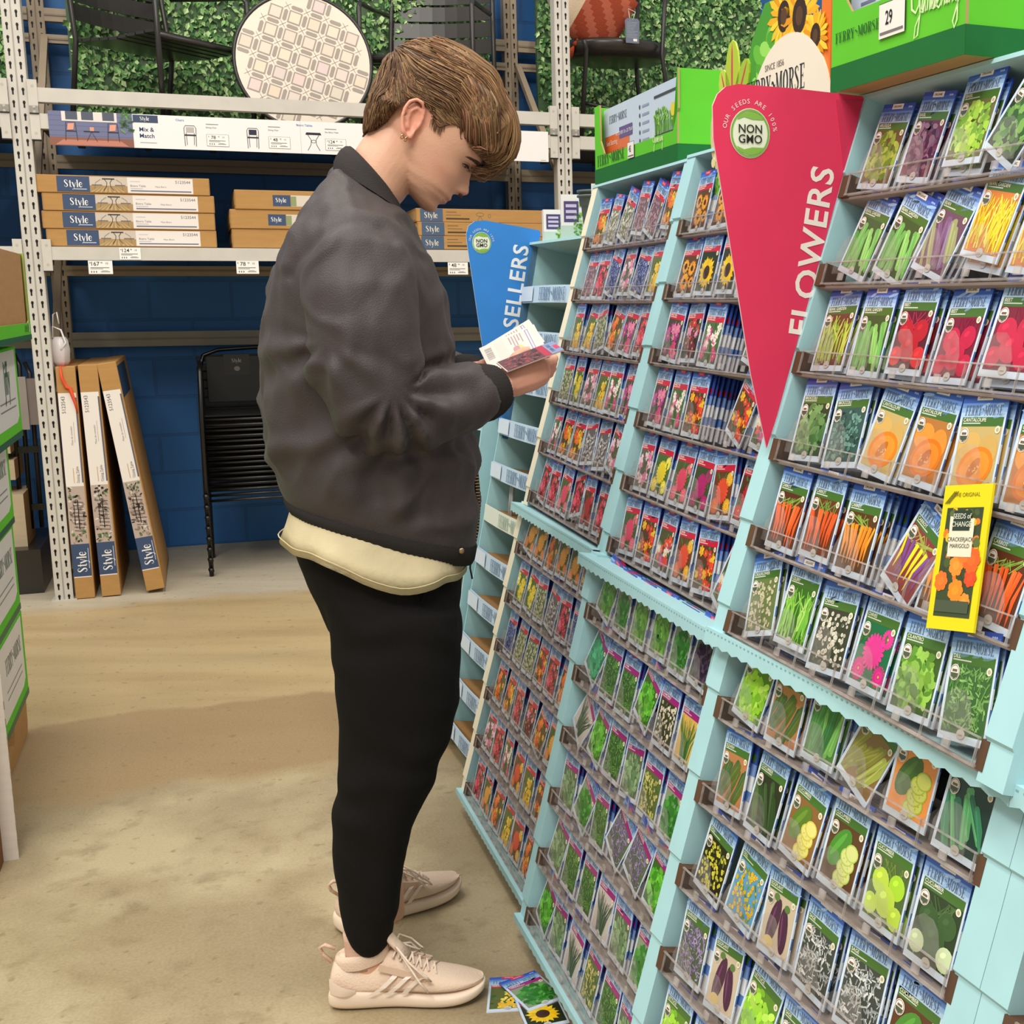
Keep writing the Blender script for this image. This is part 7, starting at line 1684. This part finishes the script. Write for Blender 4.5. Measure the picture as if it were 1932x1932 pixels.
def folds(p, n):
    q = p - PM; a, z, l = q.dot(PF), q.z, q.dot(PL); d = 0
    # radiating creases at the inside of the elbow
    r = Vector((a - (ELB - PM).dot(PF), 0, z - ELB.z)); rl = r.length
    if l < -.05:
        th = math.atan2(r.z, r.x); d += .011 * math.sin(th * 11 + mnoise.noise(p * 9) * 3) * math.exp(-((rl - .06) / .07) ** 2) * max(0, min(1, .5 + 1.4 * math.cos(th + 1.0))) * min(1, rl / .05) ** 2
        r2 = Vector((a - (PIT_ - PM).dot(PF), 0, z - PIT_.z)); t2 = math.atan2(r2.z, r2.x); d += .007 * math.sin(t2 * 8 + mnoise.noise(p * 7) * 2) * math.exp(-((r2.length - .07) / .09) ** 2) * max(0, min(1, .3 + 1.2 * math.cos(t2 + 1.9))) * min(1, r2.length / .05) ** 2
        dm = min(((a - sa) ** 2 + (z - sz) ** 2) for sa, sz in SEAM) ** .5
        if l < -.08: d -= .0045 * math.exp(-(dm / .007) ** 2)
    # blouse folds above the hem
    d += .007 * math.sin((z * .9 - a * .5) * 70 + mnoise.noise(Vector((a * 6, l * 6, z * 9))) * 5) * math.exp(-((z - .99) / .10) ** 2)
    # long vertical drape on the back and sleeve
    d += .0065 * mnoise.noise(Vector((a * 15, l * 15, z * 4 + 3))) + .0045 * mnoise.noise(Vector((a * 34, l * 30, z * 15)))
    rg = 1 - abs(mnoise.noise(Vector((a * 11 + z * 6, l * 9, z * 10 - a * 5)))) * 4
    if rg > 0: d += .0045 * rg
    zh = HEMA[1] + (HEMB[1] - HEMA[1]) * (a - HEMA[0]) / (HEMB[0] - HEMA[0]); k = max(0, min(1, (z - zh - .025) / .06)); d *= k * k * (3 - 2 * k)
    return d
CLOTH = mat('jacket_nylon', .55, .35, noise=.05, nscale=30, bump=.0008, bscale=420, sheen=.04)
jacket = remeshed('jacket', j, .0065, CLOTH, person, 5, .5, folds); paint(jacket, lambda p: JK)
# ribbed hem, cuffs, collar
RIB = mat('ribbed_knit', .85, .2, bump=.0012, bscale=160, stretch=(1, 1, 8))
def ribbed(rings, amp, per): 
    out = []
    for r in rings:
        c = sum(r, Vector()) / len(r); out.append([p + (p - c).normalized() * (amp if (i // per) % 2 else 0) for i, p in enumerate(r)])
    return out
RC = H('2e2b2b')
h = MB(); h.loft(ribbed([ringBF(B, F_, hw, 0, 220, 2.5) for B, F_, hw in (((550, 962), (889, 1054), .158), ((540, 948), (893, 1046), .168), ((536, 936), (897, 1024), .176), ((548, 930), (890, 1000), .160))], .0016, 1), RC, cap=False); h.build('hem_rib', RIB, jacket)
def cuff(tab, nm='cuff'):
    h = MB(); h.loft(ribbed(limb(armpts(tab), 90), .0012, 1), RC); return h.build(nm, RIB, jacket)
cuff([(900, 744, -.137, .050, .048), (915, 740, -.13, .050, .046), (928, 736, -.12, .046, .042), (940, 731, -.112, .040, .038), (943, 730, -.110, .033, .033)])
cuff([(866, 714, .094, .044, .04), (885, 710, .08, .042, .038), (903, 706, .065, .036, .034)])
k_ = MB(); CR = [((628, 322), (764, 408), .090), ((630, 306), (760, 400), .086), ((634, 296), (757, 392), .082), ((642, 284), (752, 382), .078), ((652, 277), (747, 374), .074), ((660, 277), (745, 372), .068), ((663, 284), (745, 378), .064), ((658, 300), (748, 388), .062), ((656, 318), (752, 398), .060)]
k_.loft(ribbed([ringBF(B, F_, hw, 0, 120, 2.1) for B, F_, hw in CR], .0006, 1), H('373334'), cap=False); k_.build('collar', RIB, jacket)
# front placket and zip on the near edge
zp = [(782, 462), (797, 485), (808, 520), (818, 560), (829, 605), (838, 650), (846, 690), (850, 715)]
zp2 = [(889, 850), (897, 880), (901, 920), (902, 960), (899, 1000), (893, 1030), (889, 1045)]
for path in (zp, zp2):
    z_ = MB(); P3 = [pp(x, y, -.045) for x, y in path]
    z_.tube(P3, .0045, H('1d1b1d'), 8); z_.build('zip_tape', CLOTH, jacket)
    t = MB(); acc = 0
    for a, b in zip(P3, P3[1:]):
        n = max(1, int((b - a).length / .0052))
        for i in range(n): p = a.lerp(b, (i + .5) / n); dr = (b - a).normalized(); sd = PL.cross(dr).normalized(); t.bar(p - sd * .0038 - PL * .0035, p + sd * .0038 - PL * .0035, .0022, .0022, H('8f8578'), tuple(dr))
    t.build('zip_teeth', mat('brass', .35, .5, 1.0, col=H('a08c6c')), jacket)
pl_ = MB(); pl_.tube([pp(888, 1030, -.052), pp(886, 1046, -.056), pp(888, 1062, -.056)], [.004, .006, .004], H('9c8468'), 8); pl_.build('zip_slider', mat('brass'), jacket)
pl_ = MB(); pl_.tube([pp(888, 1060, -.056), pp(887, 1072, -.056), pp(891, 1092, -.054)], .0018, H('1c1a1a'), 6); pl_.build('zip_cord', CLOTH, jacket)
s_ = MB(); s_.loft([[pp(868, 1033, -.10) - PL * (.03 + d) + (PF * math.cos(a) + Vector((0, 0, 1)) * math.sin(a)) * r for a in (2 * PI * i / 14 for i in range(14))] for r, d in ((.0055, 0), (.0055, .003), (.003, .004))], H('a89468')); s_.build('snap_button', mat('brass'), jacket)
# inner facing seen where the jacket stands open at the neck
f_ = MB(); f_.loft([ringBF(B, F_, hw, 0, 30, 2.3) for B, F_, hw in (((760, 470), (846, 640), .06), ((775, 450), (840, 560), .07), ((760, 440), (812, 500), .07), ((740, 420), (782, 452), .06))], H('17161c')); f_.build('inner_facing', CLOTH, jacket)
# t-shirt hem
sh = MB(); SC_ = H('cfc29f')
SR = [((556, 930), (872, 985), .155), ((549, 955), (874, 1020), .166), ((540, 985), (874, 1048), .184), ((533, 1014), (874, 1066), .194)]
rings = []
for m_, (B, F_, hw) in enumerate(SR):
    r = ringBF(B, F_, hw, 0, 72, 2.5)
    for i, p in enumerate(r):
        t = 2 * PI * i / 72; dip = .030 * math.exp(-((math.cos(t) - .2) / .5) ** 2) * (1 if math.sin(t) < 0 else .8) * (m_ / 3)
        p.z -= dip; cc_ = PF * math.cos(t) + PL * math.sin(t); p += cc_ * ((.004 * math.sin(7 * t + m_ * .9) + .0022 * math.sin(13 * t - m_ * 1.3)) * (m_ / 3)); p.z += .0035 * math.sin(6 * t + 1) * (m_ / 3)
    rings.append(r)
inner = [[p + (sum(rings[-1], Vector()) / 72 - p).normalized() * .004 + Vector((0, 0, .002)) for p in rings[-1]], [p + (sum(rings[1], Vector()) / 72 - p).normalized() * .006 for p in rings[1]]]
sh.loft(rings + inner, SC_, cap=False)
sh.tube([p + (p - sum(rings[-1], Vector()) / 72).normalized() * .0008 + Vector((0, 0, .012)) for p in rings[-1]], .0012, H('cfc197'), 5, closed=True)
sh.build('t_shirt', mat('cotton_jersey', .9, .15, noise=.05, nscale=24, bump=.001, bscale=90), person)
# trousers
TR = H('151313'); tr = MB()
hip = [((566, 970), (858, 1010), .150), ((552, 1012), (868, 1060), .165), ((560, 1055), (868, 1090), .172), ((580, 1098), (868, 1125), .175), ((602, 1135), (870, 1160), .172), ((622, 1185), (872, 1205), .16)]
tr.loft([ringBF(B, F_, hw, 0, 40, 2.4) for B, F_, hw in hip], TR)
nl = [((604, 1120), (866, 1150), .085), ((616, 1165), (868, 1190), .092), ((622, 1230), (870, 1245), .093), ((630, 1300), (868, 1315), .090), ((640, 1370), (850, 1385), .084), ((641, 1440), (824, 1450), .078), ((634, 1500), (800, 1510), .073), ((629, 1550), (776, 1556), .068), ((628, 1600), (768, 1604), .066), ((631, 1650), (760, 1652), .064), ((637, 1700), (751, 1702), .060), ((646, 1745), (745, 1742), .056), ((657, 1772), (734, 1768), .050), ((672, 1790), (722, 1786), .042)]
tr.loft([ringBF(B, F_, hw, -.095, 36, 2.2) for B, F_, hw in nl], TR)
fl_ = [((640, 1120), (860, 1150), .085), ((650, 1190), (862, 1200), .09), ((660, 1290), (862, 1300), .086), ((664, 1380), (842, 1380), .08), ((664, 1450), (818, 1450), .074), ((664, 1520), (790, 1515), .066), ((668, 1580), (772, 1575), .060), ((676, 1630), (764, 1622), .054), ((688, 1656), (758, 1648), .046)]
tr.loft([ringBF(B, F_, hw, .105, 36, 2.2) for B, F_, hw in fl_], TR)
KN = (pp(700, 1480) - PM); 
def tfold(p, n):
    q = p - PM; a, z, l = q.dot(PF), q.z, q.dot(PL)
    return .004 * mnoise.noise(Vector((a * 12, l * 12, z * 7))) + .004 * math.sin(z * 60 + a * 30 + mnoise.noise(p * 8) * 4) * (math.exp(-((z - .42) / .12) ** 2) * .7 + math.exp(-((z - .72) / .08) ** 2) * .6 + math.exp(-((z - .13) / .07) ** 2) * .8)
trousers = remeshed('trousers', tr, .0065, mat('fleece_trousers', .85, .15, bump=.0006, bscale=500), person, 5, .5, tfold); paint(trousers, lambda p: TR)
pk = MB(); pk.tube([pp(786, 1104, -.168), pp(783, 1114, -.172), pp(790, 1130, -.172), pp(795, 1137, -.17), pp(801, 1119, -.168), pp(803, 1102, -.164)], .0022, H('0d0c0c'), 6); pk.build('pocket_welt', mat('fleece_trousers'), trousers)
pk = MB(); pk.tube([pp(787, 1112, -.172), pp(794, 1110, -.174), pp(799, 1105, -.170)], [.004, .005, .003], H('8a7c70'), 8); pk.build('pocket_toggle', mat('brass'), trousers)
# ---- shoes
CREAMS, SOLE = H('e6cdb8'), H('f0dcc8')
def shoe(l, heel, toe, group_label):
    """heel and toe: floor points; builds sole, upper, laces, stripes in the shoe's own frame"""
    hp, tp = on_floor(*heel), on_floor(*toe); X = (tp - hp); Ln = X.length; X.normalize(); Y = Vector((-X.y, X.x, 0)); M = frame(hp, X, Y, (0, 0, 1)); s = Ln / .30
    root = bpy.data.objects.new('shoe', None); COL.objects.link(root); root.parent = person; root.matrix_local = M
    S = lambda p: Vector(p) * s
    so = MB(); secs = [(-.004, .022, .030, .012), (.004, .034, .046, .004), (.03, .040, .050, .001), (.08, .038, .044, .000), (.13, .037, .037, .001), (.18, .046, .031, .000), (.23, .050, .030, .001), (.265, .043, .032, .006), (.288, .028, .036, .015), (.300, .012, .040, .026)]
    rings = []
    for x, hw, zt, zb in secs:
        yc = .004 * math.sin(x / .3 * PI); rings.append([S((x, yc + hw * c, z)) for c, z in ((-.86, zb), (-1.02, zb + .3 * (zt - zb)), (-1.04, zb + .7 * (zt - zb)), (-.96, zt), (0, zt + .001), (.96, zt), (1.04, zb + .7 * (zt - zb)), (1.02, zb + .3 * (zt - zb)), (.86, zb), (0, zb))])
    so.loft(rings, SOLE); o = so.build('sole', mat('foam_rubber', .6, .3), root); m = o.modifiers.new('s', 'SUBSURF'); m.levels = m.render_levels = 2
    up = MB(); secs = [(.000, .020, .055, .040), (.006, .030, .092, .038), (.020, .034, .108, .036), (.045, .036, .100, .034), (.075, .036, .090, .034), (.100, .036, .096, .034), (.118, .036, .112, .034), (.135, .037, .106, .034), (.160, .040, .090, .033), (.185, .043, .077, .031), (.215, .044, .067, .030), (.245, .041, .060, .030), (.270, .033, .052, .032), (.288, .020, .046, .034), (.296, .008, .042, .036)]
    rings = []
    for x, hw, zt, zb in secs:
        r = []
        for i in range(24):
            a = 2 * PI * i / 24; c, q = math.cos(a), math.sin(a); zc = zb + .012
            y = hw * math.copysign(abs(c) ** .8, c) * (1 - .30 * max(0, q) ** 2 * (1 if zt > .08 else .4)); z = zc + (zt - zc) * math.copysign(abs(q) ** .85, q) if q > 0 else zc + .014 * q
            r.append(S((x, y, z)))
        rings.append(r)
    up.loft(rings, CREAMS); o = up.build('upper', mat('knit_mesh', .85, .2, bump=.0012, bscale=260), root); m = o.modifiers.new('s', 'SUBSURF'); m.levels = m.render_levels = 1
    co = MB(); co.loft([[S((.062 + rx * math.cos(a), ry * math.sin(a), z + .012 * math.cos(a) * (1 if math.cos(a) > 0 else .6) * k)) for a in (2 * PI * i / 28 for i in range(28))] for rx, ry, z, k in ((.052, .033, .085, 1), (.053, .034, .100, 1.1), (.050, .032, .112, 1.3), (.045, .028, .114, 1.3), (.040, .024, .104, 1.2), (.036, .022, .085, 1))], tuple(v * .95 for v in CREAMS), cap=False); o = co.build('ankle_collar', mat('knit_mesh'), root)
    sk = MB(); sk.loft([[S((.066 + rx * math.cos(a), rx * .85 * math.sin(a), z)) for a in (2 * PI * i / 24 for i in range(24))] for rx, z in ((.035, .08), (.036, .11), (.037, .135), (.038, .150))], H('d9b4a0')); sk.build('sock', mat('ribbed_knit'), root)
    tg = MB(); tg.loft([[S((x + .006 * math.sin(a), .018 * math.cos(a), z + .004 * math.sin(a))) for a in (2 * PI * i / 12 for i in range(12))] for x, z in ((.150, .098), (.130, .118), (.116, .136), (.108, .150))], CREAMS); tg.build('tongue', mat('knit_mesh'), root)
    pt = MB(); pt.tube([S(p) for p in ((.004, 0, .088), (-.012, 0, .104), (-.018, 0, .118), (-.008, 0, .124), (.012, 0, .116))], .004 * s, H('d8b8a2'), 6); pt.build('pull_tab', mat('knit_mesh'), root)
    hc = MB(); hc.loft([[S((.004 + .05 * t_, -sd * (.026 + .012 * math.sin(PI * min(1, t_ * .9))) - sd * off, .038 + hh * (1 - t_ * .75))) for t_ in (i / 8 for i in range(9))] for sd in (1,) for hh, off in ((0, .006), (.018, .008), (.034, .007))], H('ead6c4'), cap=False, close=False); hc.build('heel_counter', mat('foam_rubber'), root)
    for sd in (-1, 1):
        for k in range(3):
            x = .118 + .026 * k; st = MB()
            P_ = [S((x - .036 + .006 * k, sd * .0405, .037)), S((x - .012, sd * (.0405 + .0012 * k), .052)), S((x + .006, sd * (.0375 + .002 * k), .068)), S((x + .018, sd * (.031 + .003 * k), .080 - .006 * k))]
            vs = []
            for p in P_: vs += [p + Vector((-.006, sd * .0026, 0)) * s, p + Vector((.006, sd * .0026, 0)) * s]
            st.add(vs, [(0, 1, 3, 2), (2, 3, 5, 4), (4, 5, 7, 6)], H('efe0d2')); st.build('stripe', mat('foam_rubber'), root)
        ep = MB(); ep.bar(S((.100, sd * .036, .092)), S((.190, sd * .038, .064)), .003 * s, .014 * s, H('dec2ac')); ep.build('eyestay', mat('foam_rubber'), root)
    la = MB(); rq = random.Random(4)
    for k in range(6):
        x = .125 + .014 * k; z = .112 - .0075 * k
        la.tube([S((x, -.024, z - .008)), S((x + .006, 0, z + .002)), S((x + .012, .024, z - .008))], .0022 * s, H('e9d6c4'), 6); la.tube([S((x, .024, z - .008)), S((x + .006, 0, z + .003)), S((x + .012, -.024, z - .008))], .0022 * s, H('e9d6c4'), 6)
    for pts in (((.125, -.004, .118), (.135, -.03, .128), (.160, -.052, .108), (.190, -.056, .078), (.200, -.050, .066), (.186, -.040, .074), (.155, -.028, .096), (.128, -.004, .118)),
                ((.125, .004, .118), (.130, .03, .124), (.15, .05, .104), (.172, .054, .080), (.165, .044, .082), (.140, .02, .108)),
                ((.126, -.004, .118), (.150, -.044, .112), (.180, -.060, .070), (.196, -.062, .050)), ((.126, .004, .118), (.15, .04, .10), (.175, .056, .062), (.178, .058, .046))):
        la.tube([S(p) for p in pts], .0022 * s, H('e9d6c4'), 6)
    la.build('laces', mat('knit_mesh'), root)
    return root
shoe(-.095, (627, 1893), (918, 1880), 'near'); shoe(.105, (640, 1762), (868, 1680), 'far')
# ---- packets in his hands
def flat_packet(name, c, ex, ey, w, h, label, art):
    ex = (ex - ey * ex.dot(ey)).normalized(); m = MB(); M = frame(c, ex, ey, ex.cross(ey)); m.box((-w/2, -h/2, -.0022), (w/2, h/2, 0), H('c9beb6'))
    art(lambda g, col, k=1: m.flat(g, (0, 0, .0003 * k), (1, 0, 0), (0, 1, 0), col), w, h); o = m.build(name, GLOSSP, M=M); tag(o, label, 'seed packet', 'seed packets held by the shopper'); return o
def back_art(d, w, h):
    d(rect2d(-w*.46, -h*.47, w*.46, h*.47), H('ccc0b8')); d(rect2d(-w*.44, h*.30, w*.36, h*.36), H('6c5c94'), 2); d(rect2d(-w*.42, h*.315, w*.34, h*.345), H('c8bcd4'), 3)
    d(ell2d(w*.15, h*.10, w*.20, h*.10, .5, 14), H('b8b038'), 2); d(ell2d(w*.05, h*.06, w*.10, h*.06, .2, 12), H('a45868'), 3)
    for k in range(5): d(rect2d(-w*.42, h*(.20 - .05*k), -w*.42 + w*R.uniform(.2, .4), h*(.22 - .05*k)), H('8c6470'), 2)
    for k in range(6): d(rect2d(-w*.42, -h*(.10 + .03*k), w*.3, -h*(.088 + .03*k)), H('c4b4ac'), 2)
    for k in range(14): d(rect2d(-w*.36 + w*.03*k, -h*.44, -w*.36 + w*.03*k + w*R.uniform(.006, .02), -h*.32), H('4c4440'), 2)
    d(rect2d(w*.40, -h*.45, w*.405, h*.45), H('d0c4bc'), 2)
A_, B_, C_, D_ = pp(905, 655, -.02), pp(1003, 612, -.02), pp(1027, 662, -.035), pp(940, 706, -.05)
# long axis runs from lower left to upper right in profile
ax = (B_ - A_).normalized(); up2 = (A_ - D_).normalized()
flat_packet('seed_packet', (A_ + B_ + C_ + D_) / 4 + PL * .01, -up2, ax, .056, .110, 'pale packet turned to its printed back in the shopper\'s hands', back_art)
flat_packet('seed_packet', (A_ + B_ + C_ + D_) / 4 + PL * .022 + Vector((0, 0, .006)), -up2, (ax + up2 * .14).normalized(), .054, .108, 'pale packet sticking out behind the one whose back faces out', back_art)
def dark_art(d, w, h):
    d(rect2d(-w/2, h*.30, w/2, h*.5), H('7c8cb4')); d(rect2d(-w*.15, h*.42, w*.2, h*.49), H('c83458'), 2); d(brand2d(w*.7, 0, h*.36, 1.3), H('4c5870'), 2)
    d(rect2d(-w/2, h*.18, w/2, h*.30), H('a82444'), 1); d(rect2d(-w/2, -h*.48, w/2, h*.18), H('5c3038'), 1)
    for k in range(50): d(ell2d(w*R.uniform(-.42, .42), h*R.uniform(-.44, .14), .005, .003, R.uniform(0, 3), 7), H(R.choice(['3c2430', '7c3c44', '94404c', '4c3438'])), 2)
A2, B2, C2, D2 = pp(945, 694, -.095), pp(1055, 652, -.075), pp(1055, 672, -.125), pp(947, 703, -.135)
ax2 = (B2 - A2).normalized(); sd2 = ((C2 - B2) + Vector((0, 0, -.004))).normalized()
flat_packet('seed_packet', (A2 + B2) / 2 + sd2 * .012 + Vector((0, 0, .006)), sd2, ax2, .050, .112, 'dark red flower packet held flat, its blue header towards the display', dark_art)
